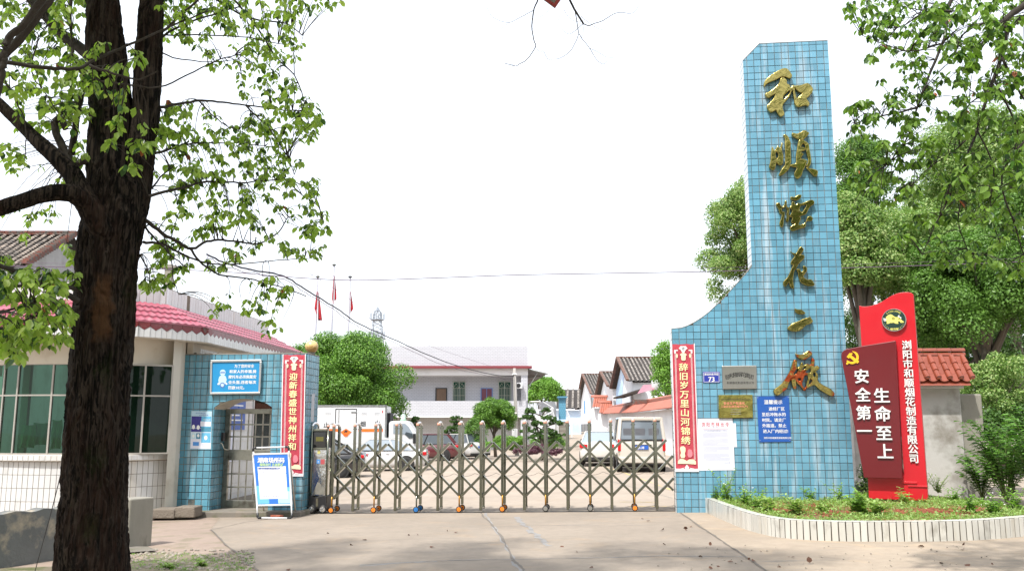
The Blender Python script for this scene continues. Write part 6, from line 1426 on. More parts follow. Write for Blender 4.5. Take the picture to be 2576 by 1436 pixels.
bc = thing('blue_water_tank', 'round blue tank top rising behind the red tile coping', 'tank', PY(1538, 1000, 84)); p = PY(1538, 1010, 84)
MB().lathe([(.75, -1), (.75, .3), (.95, .35), (.95, .5), (.8, .6)], (p.x, 84, p.z), n=20).build('tank_body', mat('teal_tank', (.05, .22, .30), .5), bc, smooth=False)
# ================================================================== vehicles
m_tyre = mat('tyre', (.018, .018, .019), .8); m_rim = mat('alloy_rim', (.50, .50, .52), .3, metal=.8); m_cglass = mat('car_glass', (.05, .065, .075), .05, spec=.9); m_lglass = mat('pale_car_glass', (.26, .31, .36), .06, spec=.9)
m_tail = mat('tail_lamp_red', (.50, .012, .015), .15); m_under = mat('underbody', (.02, .02, .02), .8); m_plate = mat('blue_plate', (.02, .10, .45), .4); m_cchrome = m_chrome
def cpaint(n, c): return mat(n, c, .22, var=.02, coat=1.0)
p_white = cpaint('white_car_paint', (.62, .62, .62)); p_black = cpaint('black_car_paint', (.012, .012, .014)); p_maroon = cpaint('maroon_car_paint', (.10, .014, .020)); p_silver = cpaint('champagne_car_paint', (.50, .47, .42)); p_ivory = cpaint('warm_white_car_paint', (.62, .60, .56))
def wheel(c, x, y, r, w, side):
    t = MB().lathe([(r*.62, -w/2), (r*.93, -w/2), (r, -w*.3), (r, w*.3), (r*.93, w/2), (r*.62, w/2)], (x, y, r), 'y', 26).build('wheel', m_tyre, c, Mcar, smooth=True)
    b = MB(); yo = y + side*w*.42
    b.lathe([(r*.56, yo-.01), (r*.64, yo), (r*.64, yo+.01), (r*.56, yo+.01)], (x, 0, r), 'y', 26); b.lathe([(r*.12, yo-.02), (r*.14, yo+.02)], (x, 0, r), 'y', 10)
    for k in range(8): an = 2*math.pi*k/8; b.bar((x+r*.1*math.cos(an), yo, r+r*.1*math.sin(an)), (x+r*.6*math.cos(an), yo, r+r*.6*math.sin(an)), r*.12, .03, up=(0, 1, 0))
    b.build('rim', m_rim, t, Mcar)
def car(name, label, cat, loc, head, sc, paint, L, Wd, st, gh_, wx, wr=.32, gm=None, plate=None, tail=((.55, .80), .16), group='cars parked in the yard', suv=False):
    """st: (x, half width, z bottom, z top) stations rear->front; gh_: belt x0,x1, roof x0,x1, belt z, roof z"""
    global Mcar
    Mcar = Matrix.Translation(loc) @ Matrix.Rotation(R(head), 4, 'Z') @ Matrix.Scale(sc, 4); gm = gm or m_cglass
    c = thing(name, label, cat, loc, R(head), group)
    ring = lambda hw, zb, zt: [(-hw*.90, zb), (-hw*.985, zb+.10), (-hw, zb+(zt-zb)*.45), (-hw*.985, zb+(zt-zb)*.80), (-hw*.90, zt-.015), (-hw*.55, zt+.02), (0, zt+.028), (hw*.55, zt+.02), (hw*.90, zt-.015), (hw*.985, zb+(zt-zb)*.80), (hw, zb+(zt-zb)*.45), (hw*.985, zb+.10), (hw*.90, zb)]
    vs, k = [], 13
    for x, hw, zb, zt in st: vs += [(x, y, z) for y, z in ring(hw, zb, zt)]
    m = len(st); fs = [(i*k+j, (i+1)*k+j, (i+1)*k+(j+1) % k, i*k+(j+1) % k) for i in range(m-1) for j in range(k)] + [tuple(range(k)), tuple(reversed(range((m-1)*k, m*k)))]
    o = MB().add(vs, fs).build('body', paint, c, Mcar, smooth=True, fixn=True)
    x0, x1, r0, r1, zb, zr_c, hb, hr = gh_
    q = [(x0, -hb, zb), (x1, -hb, zb), (x1, hb, zb), (x0, hb, zb), (r0, -hr, zr_c), (r1, -hr, zr_c), (r1, hr, zr_c), (r0, hr, zr_c)]
    for nm, f in (('side_glass', (0, 1, 5, 4)), ('windscreen', (1, 2, 6, 5)), ('side_glass', (2, 3, 7, 6)), ('rear_window', (3, 0, 4, 7))): MB().add([q[i] for i in f], [(0, 1, 2, 3)]).build(nm, gm, c, Mcar)
    b = MB(); n = 8; vs = []
    for i in range(n+1):
        x = r0 - .03 + (r1-r0+.06)*i/n
        for j in range(7): s = j/6*2-1; vs.append((x, s*(hr+.015), zr_c - .01 + .045*(1-s*s) + .035*math.sin(math.pi*i/n)))
    b.add(vs, [(i*7+j, (i+1)*7+j, (i+1)*7+j+1, i*7+j+1) for i in range(n) for j in range(6)]); b.build('roof', paint, c, Mcar, smooth=True)
    for s in (-1, 1):
        pil = [((x0, r0), .09), ((x1, r1), .06)] + ([((x0 + (x1-x0)*.34, r0 + (r1-r0)*.30), .07), ((x0 + (x1-x0)*.62, r0 + (r1-r0)*.62), .06)])
        for (xa_, xb_), w in pil: MB().bar((xa_, s*(hb+.004), zb), (xb_, s*(hr+.004), zr_c), .03, w).build('pillar', paint if w != .06 or xa_ in (x1,) else m_black, c, Mcar)
        MB().bar((r0-.03, s*hr, zr_c), (r1+.03, s*hr, zr_c), .06, .05).build('roof_rail', paint, c, Mcar)
        MB().bar((x0-.02, s*(hb+.012), zb), (x1+.02, s*(hb+.012), zb), .03, .04).build('belt_line', m_black, c, Mcar)
        for x in wx:
            hw = Wd/2; MB().lathe([(wr*1.18, -.004), (wr*1.12, .008)], (x, s*(hw-.003) if s > 0 else -hw-.005, wr*1.0), 'y', 26).build('wheel_arch', m_under, c, Mcar); wheel(c, x, s*(hw-.085), wr, .20, s)
        MB().box(x1-.42, x1-.26, s*(hb+.03) - .09*(s < 0), s*(hb+.03)+.09*(s > 0), zb+.02, zb+.15).build('mirror', m_black if paint is not p_maroon else paint, c, Mcar, bevel=.03)
        for xx in (x0 + (x1-x0)*.40, x0 + (x1-x0)*.72): MB().box(xx, xx+.16, s*(Wd/2+.01)-.012, s*(Wd/2+.01)+.012, zb-.14, zb-.11).build('door_handle', paint, c, Mcar)
        xr = st[0][0]; (tz0, tz1), tw_ = tail
        MB().box(xr-.02, xr+.20, min(s*(Wd/2*.98), s*(Wd/2*.98-tw_)), max(s*(Wd/2*.98), s*(Wd/2*.98-tw_))+.01, tz0, tz1).build('tail_lamp', m_tail, c, Mcar, bevel=.03)
        xf = st[-1][0]; MB().box(xf-.22, xf-.02, min(s*(Wd/2*.86), s*(Wd/2*.6)), max(s*(Wd/2*.86), s*(Wd/2*.6)), .58, .72).build('headlamp', m_lglass, c, Mcar, bevel=.03)
    MB().box(st[0][0]-.03, st[0][0]+.12, -Wd*.42, Wd*.42, .26, .40).build('rear_valance', m_under, c, Mcar, bevel=.02)
    MB().box(st[0][0]+.3, st[-1][0]-.3, -Wd*.40, Wd*.40, .17, .30).build('underbody', m_under, c, Mcar)
    if plate:
        MB().box(st[0][0]-.035, st[0][0]-.02, -.22, .22, plate[0], plate[0]+.14).build('number_plate', m_plate, c, Mcar)
        if plate[1]:
            me, w = text_mesh(plate[1], .03, 0); me = me.copy(); me.materials.clear(); me.materials.append(m_white_txt)
            link('plate_lettering', me, None, c, Mcar @ Matrix.Translation((st[0][0]-.037, .055, plate[0]+.068)) @ Matrix.Rotation(R(-90), 4, 'Z') @ UPR @ Matrix.Diagonal((.26/w, .12, 1, 1)))
    return c
SED = [(-2.25, .72, .36, .80), (-2.18, .84, .26, .93), (-1.9, .87, .22, .96), (-1.3, .885, .20, .93), (-.4, .89, .20, .90), (.5, .89, .20, .89), (1.2, .885, .20, .86), (1.8, .86, .22, .76), (2.15, .78, .26, .66), (2.27, .62, .34, .55)]
SGH = (-1.75, 1.05, -.95, .30, .90, 1.41, .80, .60)
SUV_ = [(-2.25, .76, .40, .95), (-2.18, .88, .30, 1.08), (-1.8, .92, .25, 1.08), (-.5, .93, .24, 1.03), (.6, .93, .24, 1.00), (1.3, .92, .25, .96), (1.9, .88, .28, .86), (2.2, .78, .34, .70)]
UGH = (-2.05, 1.05, -1.55, .35, 1.02, 1.62, .83, .66)
def spot(u, v): p = g(u, v); return (p.x, p.y, gz(p.x))
car('sedan', 'white sedan parked alongside the box truck, tail lamp showing between gate posts', 'car', (-5.35, 36.0, gz(-5.3)), 180, .88, p_white, 4.5, 1.78, SED, SGH, (-1.38, 1.32), gm=m_lglass, tail=((.70, .86), .30))
car('sedan', 'black sedan nearest the gate behind its drive unit', 'car', (-7.2, 31.5, gz(-7)), 184, .92, p_black, 4.5, 1.78, SED, SGH, (-1.38, 1.32), tail=((.74, .86), .26))
car('sport_utility_car', 'dark maroon sport utility car parked behind the truck cab', 'car', (-4.55, 46.0, gz(-4.5)), 180, .82, p_maroon, 4.5, 1.86, SUV_, UGH, (-1.36, 1.32), wr=.36, tail=((.84, .98), .30), suv=True)
car('sport_utility_car', 'white sport utility car partly hidden behind the maroon one', 'car', (-2.75, 48.6, gz(-2.7)), 128, .80, p_white, 4.5, 1.86, SUV_, UGH, (-1.36, 1.32), wr=.36, tail=((.84, .96), .26), plate=(.72, ''))
car('hatchback', 'white hatchback seen from behind, parked beside the champagne van', 'car', (3.72, 38.0, gz(3.7)), 84, .92, p_ivory, 4.2, 1.78, [(-2.0, .74, .40, .96), (-1.93, .86, .28, 1.04), (-1.5, .885, .24, 1.02), (-.4, .89, .22, .96), (.6, .89, .22, .94), (1.2, .88, .23, .88), (1.75, .84, .26, .76), (2.05, .70, .34, .60)], (-1.88, 1.2, -1.35, .25, 1.0, 1.48, .80, .62), (-1.3, 1.25), gm=m_lglass, tail=((.78, .96), .34))
VAN = [(-2.1, .72, .34, 1.03), (-2.06, .80, .28, 1.10), (-1.7, .82, .26, 1.10), (0, .83, .26, 1.08), (1.2, .82, .26, 1.04), (1.7, .80, .28, .92), (2.0, .70, .34, .70)]
vn = car('minivan', 'champagne silver minivan with a wide rear window and blue number plate', 'van', (4.62, 33.1, gz(4.6)), 86, 1.0, p_silver, 4.1, 1.66, VAN, (-2.06, 1.55, -1.88, 1.0, 1.06, 1.86, .80, .70), (-1.3, 1.3), wr=.30, gm=mat('van_glass', (.14, .165, .19), .06, spec=.9), tail=((.72, 1.14), .10), plate=(.78, '湘A A8'))
for a_ in (-1, 1): MB().bar((-2.075, a_*.775, 1.08), (-1.885, a_*.69, 1.84), .10, .10).build('rear_post', p_silver, vn, Mcar, bevel=.02)
MB().bar((-1.90, -.70, 1.82), (-1.90, .70, 1.82), .12, .12).build('rear_header', p_silver, vn, Mcar, bevel=.03)
MB().box(-2.16, -2.05, -.80, .80, .32, .52).build('rear_bumper', p_silver, vn, Mcar, bevel=.03); MB().box(-2.115, -2.08, -.33, .33, .90, .95).build('chrome_strip', m_cchrome, vn, Mcar)
MB().bar((-2.095, -.80, 1.10), (-2.095, .80, 1.10), .03, .05).build('tailgate_shut_line', m_black, vn, Mcar)
MB().box(-2.09, -2.06, -.80, .80, .62, .66).build('gold_band', mat('pale_gold_band', (.45, .36, .22), .35), vn, Mcar)
for y_ in (-.42, .05, .45): MB().box(-1.93, -1.915, y_-.17, y_+.17, 1.12, 1.50).build('seat_back', mat('grey_seat', (.10, .105, .12), .8), vn, Mcar @ Matrix.Translation((-.085, 0, 0)), bevel=.02)
# box truck
def truck():
    global Mcar
    X0, Yt = PY(978, 1100, 39).x, 39.0; z0 = gz(-5); Mcar = Matrix.Translation((X0, Yt, z0)) @ Matrix.Rotation(R(2.0), 4, 'Z')
    c = thing('box_truck', 'white box truck with an orange stripe and hazard diamond, parked across the yard', 'truck', (X0, Yt, z0), R(2.0))
    zt_, zb_ = PY(880, 1020, 39).z - z0, .62; x0, x1 = PY(790, 1020, 39).x - 1.2 - X0, PY(972.8, 1018, 39).x - X0
    MB().box(x0, x1, 0, 2.0, zb_, zt_).build('cargo_box', m_paint, c, Mcar, bevel=.03)
    for a, b, z_0, z_1 in ((x0, x1, zt_-.05, zt_+.03), (x1-.06, x1+.02, zb_, zt_), (x0, x1, zb_-.04, zb_+.06)): MB().box(a, b, -.02, .05, z_0, z_1).build('edge_trim', m_alu, c, Mcar)
    tx = lambda u: PY(u, 1050, 39).x - X0; tz = lambda v: PY(880, v, 39).z - z0
    # side door with black seal, rods, lever
    for a, b, c0, c1 in ((844, 846, 1028, 1112), (896, 898, 1028, 1112)): MB().box(tx(a), tx(b), -.012, .0, tz(c1), tz(c0)).build('door_seal', m_black, c, Mcar)
    MB().box(tx(844), tx(898), -.012, 0, tz(1030), tz(1027.7)).build('door_seal', m_black, c, Mcar)
    MB().box(tx(840.5), tx(902), -.008, 0, tz(1115), tz(1025)).build('side_door', m_paint, c, Mcar, bevel=.004); MB().bar((tx(853), -.02, tz(1028)), (tx(853), -.02, tz(1110)), .02, .02).build('lock_rod', m_alu, c, Mcar); MB().box(tx(884), tx(898), -.03, -.01, tz(1038), tz(1035)).build('lever', m_alu, c, Mcar)
    for u in (826, 916, 948): 
        for dv in (0, 3.5): MB().box(tx(u-7), tx(u+7), -.015, 0, tz(1038+dv), tz(1037+dv)).build('vent_louvre', m_paint, c, Mcar, bevel=.003)
    m_or = mat('orange_reflective', (.80, .16, .02), .45)
    for a, b in ((790, 844), (846, 853), (903, 964)): MB().box(tx(a), tx(b), -.009, -.0, tz(1085.5), tz(1078)).build('orange_stripe', m_or, c, Mcar)
    FT = Frame(Vector((X0, Yt, z0)), -2.0)
    for ch, u, v in (('禁', 782, 1071), ('止', 822, 1068), ('烟', 914, 1065.5), ('火', 950, 1063)):
        text(ch, FT, tx(u), tz(v), .25, -.012, m_blk_txt, c, 'lettering', offset=.012)
    MB().prism([(tx(872), tz(1077.5)), (tx(886), tz(1086)), (tx(883), tz(1088)), (tx(875), tz(1097.5)), (tx(869), tz(1097.5)), (tx(861), tz(1088)), (tx(858.5), tz(1086))], -.026, -.010).build('hazard_diamond', m_or, c, Mcar)
    for pts in ([(867, 1089), (869, 1084), (866, 1082), (870, 1083), (872, 1079), (874, 1083), (878, 1083), (875, 1086), (876, 1088), (872, 1086.5)], [(868, 1092), (876, 1092), (876, 1093.5), (868, 1093.5)]): MB().prism([(tx(u), tz(v)) for u, v in pts], -.029, -.026).build('hazard_print', m_blk_txt, c, Mcar)
    MB().box(tx(948), tx(956), -.008, 0, tz(1022.5), tz(1020.5)).build('red_marker', m_tail, c, Mcar); MB().box(tx(961), tx(963), -.008, 0, tz(1038), tz(1032)).build('red_marker', m_tail, c, Mcar)
    for a, b in ((976, 980),): MB().box(tx(a-3), tx(b), .3, 1.7, .5, zt_-.3).build('gap_panel', m_under, c, Mcar)
    # cab
    cu = lambda u, v: (tx(u), tz(v))
    prof = [cu(979, 1140), cu(978.5, 1066), cu(980, 1061), cu(984, 1059), cu(1022, 1058), cu(1028, 1061), cu(1043, 1084), cu(1049, 1093), cu(1052, 1112), cu(1053, 1135), cu(1050, 1148), cu(1030, 1148), cu(1026, 1138), cu(1018, 1129), cu(1008, 1126), cu(998, 1128), cu(990, 1136)]
    MB().prism(prof, .02, 1.95).build('cab', m_paint, c, Mcar, bevel=.03)
    MB().prism([cu(990, 1066), cu(1019, 1065), cu(1028, 1073), cu(1038, 1089), cu(1039.5, 1101), cu(1030, 1102), cu(1019, 1092), cu(990, 1090)], -.0, .03).build('side_window', m_lglass, c, Mcar)
    MB().prism([cu(1019, 1092), cu(1022, 1086), cu(1038, 1090), cu(1039.5, 1101), cu(1030, 1102)], -.006, .0).build('quarter_glass', m_cglass, c, Mcar)
    MB().box(tx(986.5), tx(992), -.0, .03, tz(1109), tz(1104.5)).build('door_handle', m_black, c, Mcar); MB().box(tx(1040), tx(1047), -.16, -.02, tz(1115), tz(1090)).build('mirror', m_black, c, Mcar, bevel=.02)
    MB().box(tx(1020), tx(1048), -.0, .03, tz(1137.5), tz(1136.5)).build('door_seam', m_under, c, Mcar)
    MB().lathe([(.16, 0), (.10, .10), (.07, .26), (.05, .30)], (tx(1012), .5, tz(1058)), n=14).build('roof_beacon', mat('pale_green_beacon', (.42, .68, .48), .3), c, Mcar, smooth=True)
    for x, w in ((tx(1004), .18), (tx(830), .18)):
        for y, s in ((.10, -1), (1.8, 1)): wheel(c, x, y, .38, w, s)
    MB().box(x0, tx(1050), .2, 1.7, .42, .60).build('chassis', m_under, c, Mcar)
    for z in (.42, .66, .90): MB().box(tx(966), tx(978), -.02, .02, z, z+.035).build('side_guard', m_tail, c, Mcar)
    MB().box(tx(964), tx(967), -.03, .03, .40, 1.0).build('guard_post', m_paint, c, Mcar); MB().box(tx(974), tx(978), -.03, .03, .40, 1.15).build('guard_post', m_paint, c, Mcar)
truck()
# ================================================================== flags, mast
m_pole = mat('white_pole', (.32, .32, .36), .4); m_flag = mat('red_flag_cloth', (.42, .012, .02), .7, var=.2, vs=2)
for i, (u, vt, f, lab) in enumerate(((799.5, 698, [[(797, 733), (791, 768), (790, 776), (797, 790)], [(801, 735), (806, 770), (810, 806), (801, 797)]], 'flagpole with a limp red flag in two folds, nearest the guardhouse roof'), (840.5, 668, [[(839, 702), (835, 740), (835, 752), (838.5, 764)], [(842, 694), (846, 740), (846, 752), (842, 757)]], 'tallest flagpole, its limp red flag crossed by the wire'), (881, 698, [[(882, 733), (888, 770), (888, 777), (881, 788)]], 'flagpole with a narrow limp red flag, nearest the lattice mast'))):
    Y = 70; p = PY(u, vt, Y); b = PY(u, 1120, Y); t = thing('flagpole', lab, 'flagpole', (p.x, Y, 0), 0, 'flagpoles behind the round tree')
    MB().tube([(p.x-.15, Y, 0), (p.x, Y, p.z)], [.16, .07], 10).build('pole', m_pole, t, smooth=True); MB().sphere((p.x, Y, p.z+.05), .16, 10, 6, .6).build('finial', m_grout, t)
    fo = thing('flag', 'red flag hanging limp from the ' + ('pole nearest the guardhouse', 'tallest pole', 'pole nearest the mast')[i], 'flag', (p.x, Y, p.z-2), 0, 'red flags on the poles')
    for fold in f:
        q = [PY(a, b_, Y-.12) for a, b_ in fold]; inner_ = [PY(u + (1 if fold[1][0] > u else -1)*1.0, b_, Y-.12) for _, b_ in fold]; vs = []
        for k in range(4):
            for j in range(5): s = j/4; v = q[k].lerp(inner_[k], s); vs.append((v.x, v.y + .10*math.sin(j*2.2+k), v.z))
        MB().add(vs, [(k*5+j, k*5+j+1, (k+1)*5+j+1, (k+1)*5+j) for k in range(3) for j in range(4)]).build('fold', m_flag, fo, smooth=True)
mt_ = thing('lattice_mast', 'distant grey lattice telecom mast with two antenna platforms', 'mast', (PY(947, 900, 210).x, 210, 0)); m_mast = mat('mast_steel', (.26, .29, .33), .6, metal=.3)
mcx = PY(947, 900, 210).x; zv = lambda v: PY(947, v, 210).z; hw = lambda v: (.62 + max(0, v-775)/85*.75)
lv = list(range(783, 905, 9)); b = MB()
for s in (-1, 1):
    for s2 in (-1, 1): b.bar((mcx+s*hw(905), 210+s2*hw(905), zv(905)), (mcx+s*hw(783), 210+s2*hw(783), zv(783)), .14, .14)
for v0, v1 in zip(lv, lv[1:]):
    for s in (-1, 1):
        b.bar((mcx-s*hw(v0), 209.4, zv(v0)), (mcx+s*hw(v1), 209.4, zv(v1)), .09, .09); b.bar((mcx-s*hw(v0), 210.6, zv(v0)), (mcx+s*hw(v1), 210.6, zv(v1)), .07, .07)
    b.bar((mcx-hw(v0), 209.4, zv(v0)), (mcx+hw(v0), 209.4, zv(v0)), .08, .08)
b.build('lattice_frame', m_mast, mt_, kind='stuff')
for v in (804.5, 850): MB().lathe([(1.5, -.12), (1.6, 0), (1.5, .12)], (mcx, 210, zv(v)), n=16).build('platform', m_mast, mt_)
for v0, v1 in ((788, 804), (834, 852)):
    for k in range(8): an = k*math.pi/4; MB().box(-.10, .10, -.08, .08, 0, zv(v0)-zv(v1)).build('antenna', m_mast, mt_, Matrix.Translation((mcx+1.75*math.cos(an), 210+1.75*math.sin(an), zv(v1))))
MB().tube([(mcx, 210, zv(785)), (mcx+.1, 210, zv(755))], [.12, .04], 6).build('spire', m_mast, mt_); MB().lathe([(.75, zv(783)), (.1, zv(772))], (mcx, 210, 0), n=4).build('cap_frame', m_mast, mt_)
# ================================================================== wires
m_wire = mat('black_cable', (.02, .018, .03), .6); m_pwire = mat('purplish_cable', (.10, .06, .10), .6)
def wire(lab, pts, Ys, r, m=m_wire, name='overhead_wire', seed=0, sub=6, jit=0):
    P = [PY(u, v, Y) for (u, v), Y in zip(pts, Ys)]; Q = []; rr = random.Random(seed)
    for i in range(len(P)-1):
        a, b_, c_, d = P[max(0, i-1)], P[i], P[i+1], P[min(len(P)-1, i+2)]
        for k in range(sub): t = k/sub; Q.append(.5*((2*b_) + (c_-a)*t + (2*a-5*b_+4*c_-d)*t*t + (3*b_-a-3*c_+d)*t**3) + Vector((rr.uniform(-jit, jit), 0, rr.uniform(-jit, jit))))
    Q.append(P[-1]); t = tag(MB().tube(Q, r, 5).build(name, m, None, smooth=True), lab, 'cable'); return t
wx_ = [(-60, 668), (340, 675), (566, 684), (748, 698.5), (900, 705), (1100, 699), (1288, 692), (1500, 688), (1740, 684), (1890, 680), (2125, 674), (2350, 667), (2640, 656)]
wire('dark double wire crossing behind the blue tower above the yard', wx_, [21]*13, .011, m_pwire)
wire('thin upper wire just above the dark double wire', [(u, v-9-(4 if u > 400 else 0)*0) for u, v in wx_], [21.2]*13, .004, m_pwire)
cb = [(520, 640), (572, 663), (640, 680), (711.7, 694), (780, 736), (847.6, 776), (905, 815), (1000, 858), (1120, 910), (1230, 940), (1294, 946)]; cy = [19.5, 20, 21, 22, 24, 27, 30, 36, 43, 49, 52]
wire('thick twisted cable sagging down to the pole in the yard', cb, cy, .022, seed=1, jit=.012)
wire('loose strand drooping beside the thick twisted cable', [(u, v+5+5*abs(math.sin(i*1.4))) for i, (u, v) in enumerate(cb)], cy, .010, m_pwire, seed=2, jit=.03)
wire('pale thin wire slanting down behind the flagpoles', [(700, 640), (870, 745), (1000, 840), (1294, 940)], [22, 30, 38, 52], .006, m_pwire)
wire('thin guy wire slanting to the ground in front of the grey wall', [(168, 1110), (160, 1160), (128, 1290), (88, 1436), (80, 1470)], [6.1, 6.3, 7.0, 8.0, 8.3], .0035, name='guy_wire')
pp_ = thing('utility_pole', 'square concrete pole top seen through the tree leaves above the guardhouse roof', 'utility pole', (PY(420, 700, 26).x, 26, 0)); a = PY(414, 664, 26); b = PY(427, 760, 26)
MB().box(a.x, b.x, 26, 26.2, 0, a.z).build('pole', m_post, pp_, bevel=.02); MB().box(a.x-.12, b.x+.12, 25.95, 26.2, a.z-.12, a.z-.04).build('cross_arm', m_post, pp_)
# ================================================================== background trees
l_bright = leafmat('fresh_leaf', (.105, .225, .030), (.19, .36, .055), (1.0, 1.25, .5), .30); l_mid = leafmat('mid_leaf', (.075, .16, .028), (.14, .27, .05), (1.0, 1.25, .5), .28); l_yard = leafmat('glossy_yard_leaf', (.055, .13, .018), (.13, .27, .035), (1.0, 1.25, .5), .25, young=(.24, .42, .07))
l_pale = leafmat('camphor_new_leaf', (.10, .21, .04), (.26, .38, .11), (1, 1.15, .6), .32, young=(.44, .50, .22)); l_dark = leafmat('dark_leaf', (.035, .085, .018), (.085, .17, .035), (1.0, 1.2, .5), .2)
m_bark2 = mat('grey_bark', (.10, .085, .065), .95, var=.4, vs=8, bump=.6, bs=20, bd=.02)
def tree(name, lab, c, rad, puffs, pr, n, size, m, seed, base=None, tr=.2, limbs=6, group=None, cat='tree', wide=.34, extra=None, **k):
    rg = np.random.default_rng(seed); c = Vector(c); bz = gz(c.x) + rise(c.y); t = thing(name, lab, cat, (c.x, c.y, bz), 0, group)
    tk = MB(); tk.tube([(c.x+.1, c.y, bz-.1), (c.x, c.y, bz+(c.z-bz)*.5), (c.x, c.y, c.z)], [tr, tr*.8, tr*.45], 9); tk.build('trunk', m_bark2, t, smooth=True)
    lb = MB()
    for i in range(limbs):
        an = i*2.4; e = c + Vector((math.cos(an)*rad[0]*.75, math.sin(an)*rad[1]*.75, rad[2]*rg.uniform(.0, .75))); s = Vector((c.x, c.y, bz + (c.z-bz)*rg.uniform(.45, .9)))
        lb.tube([s, s.lerp(e, .5) + Vector((0, 0, .12*rad[2])), e], [tr*.45, tr*.28, tr*.08], 6)
    lb.build('limb', m_bark2, t, smooth=True)
    for j, (cc, rr_, pf, ppr, nn) in enumerate([(c, rad, puffs, pr, n)] + (extra or [])):
        crown('crown', t, rg, cc, rr_, pf, ppr, nn, size, m, wide, False, **k)
    return t
q = PY(880, 975, 46); tree('round_tree', 'large rounded bright green tree between the truck and the white building', (q.x, 46, q.z), (2.5, 2.35, 2.35), 105, .72, 120000, .10, [l_yard], 1, tr=.22)
q = PY(792, 945, 47); tree('round_tree', 'smaller rounded green tree showing behind the globe lamp', (q.x, 47.5, q.z-.3), (1.5, 1.5, 2.05), 50, .62, 36000, .10, [l_yard], 2, tr=.15)
q = PY(1243, 1050, 50); tree('ball_topiary', 'clipped ball-shaped small tree in front of the balcony', (q.x, 50, q.z), (1.02, 1.0, .98), 160, .26, 46000, .075, [l_yard], 3, tr=.10)
q = PY(1362, 990, 80); tree('leafy_tree', 'bright green tree beyond the corrugated awning and terrace', (q.x, 80, q.z), (1.7, 1.5, 1.35), 60, .5, 18000, .15, [l_bright], 4, tr=.2)
q = PY(1668, 950, 56); tree('slender_tree', 'slender light green tree between the nearest lane house and the tower', (q.x+.25, 56, q.z), (.85, .9, 2.1), 40, .5, 9000, .12, [l_bright], 5, tr=.12)
q = PY(1192, 1095, 47); tree('flowering_shrub', 'dark flowering shrub next to the clipped ball tree', (q.x, 47.5, q.z), (.55, .5, .75), 24, .25, 4500, .07, [l_mid, ], 6, tr=.04, limbs=3, cat='shrub')
q = PY(1640, 1095, 30)
def cloud_pine(lab, u, v0, Y, tiers, seed):
    rg = np.random.default_rng(seed); b = PY(u, v0, Y); t = thing('cloud_pruned_pine', lab, 'tree', (b.x, Y, 0), 0, 'cloud pruned pines')
    tk = MB(); tk.tube([(b.x, Y, 0), (b.x+.12, Y, b.z*.5+.3), (PY(tiers[0][0], tiers[0][1], Y).x, Y, PY(0, tiers[0][1], Y).z)], [.09, .07, .03], 7)
    for (u1, v1, ru, rv) in tiers: p = PY(u1, v1, Y); tk.tube([(b.x+.05, Y, p.z-.25), (p.x, Y, p.z-.03)], [.045, .02], 5)
    tk.build('trunk', m_bark2, t, smooth=True); s = Y/FV
    for (u1, v1, ru, rv) in tiers:
        p = PY(u1, v1, Y); crown('needle_pad', t, rg, (p.x, Y, p.z), (ru*s*1.1, ru*s*.9, rv*s*.9), 22, rv*s*.5, int(150*ru), .060, [l_dark], .22, False, up=.8)
cloud_pine('largest cloud pruned pine, many dark pads in front of the outdoor stairs', 1362, 1130, 44, [(1337, 1034, 15, 9), (1373, 1031, 9, 6), (1328, 1052, 16, 9), (1380, 1052, 16, 8), (1345, 1068, 26, 9), (1398, 1063, 16, 6), (1330, 1082, 20, 7), (1372, 1086, 26, 9), (1402, 1094, 18, 6), (1345, 1102, 30, 9), (1390, 1108, 24, 8)], 7)
cloud_pine('small cloud pruned pine rising above the maroon car', 1145, 1120, 52, [(1148, 1051, 13, 5), (1140, 1061, 14, 4), (1150, 1070, 10, 4)], 8)
cloud_pine('low pale cloud pruned pine between two gate posts beside the maroon car', 1135, 1130, 50, [(1137, 1078, 15, 6), (1124, 1086, 12, 5), (1146, 1090, 14, 5)], 9)
cloud_pine('thin cloud pruned pine above the truck cab', 1044, 1110, 47, [(1046, 1052, 9, 4), (1040, 1060, 12, 4), (1050, 1070, 10, 4)], 10)
rg = np.random.default_rng(9)
for (u, v, ru, rv, Y, m, lab) in ((1300, 1118, 95, 12, 46, [l_bright], 'low green hedge planting at the foot of the outdoor stairs'), (1350, 1134, 55, 9, 42.5, [leafmat('purple_leaf', (.07, .025, .045), (.14, .06, .08), (1, .8, .9), .2)], 'low purple-leaved hedge at the curb of the yard'), (1390, 1112, 30, 12, 45, [l_bright], 'rounded bright shrub under the large cloud pruned pine')):
    p = PY(u, v, Y); s = Y/FV; t = thing('hedge', lab, 'hedge', (p.x, Y, 0)); crown('foliage', t, rg, (p.x, Y, p.z), (ru*s, 1.0, rv*s*1.3), 40, rv*s*.8, int(ru*110), .07, m, .36, False)
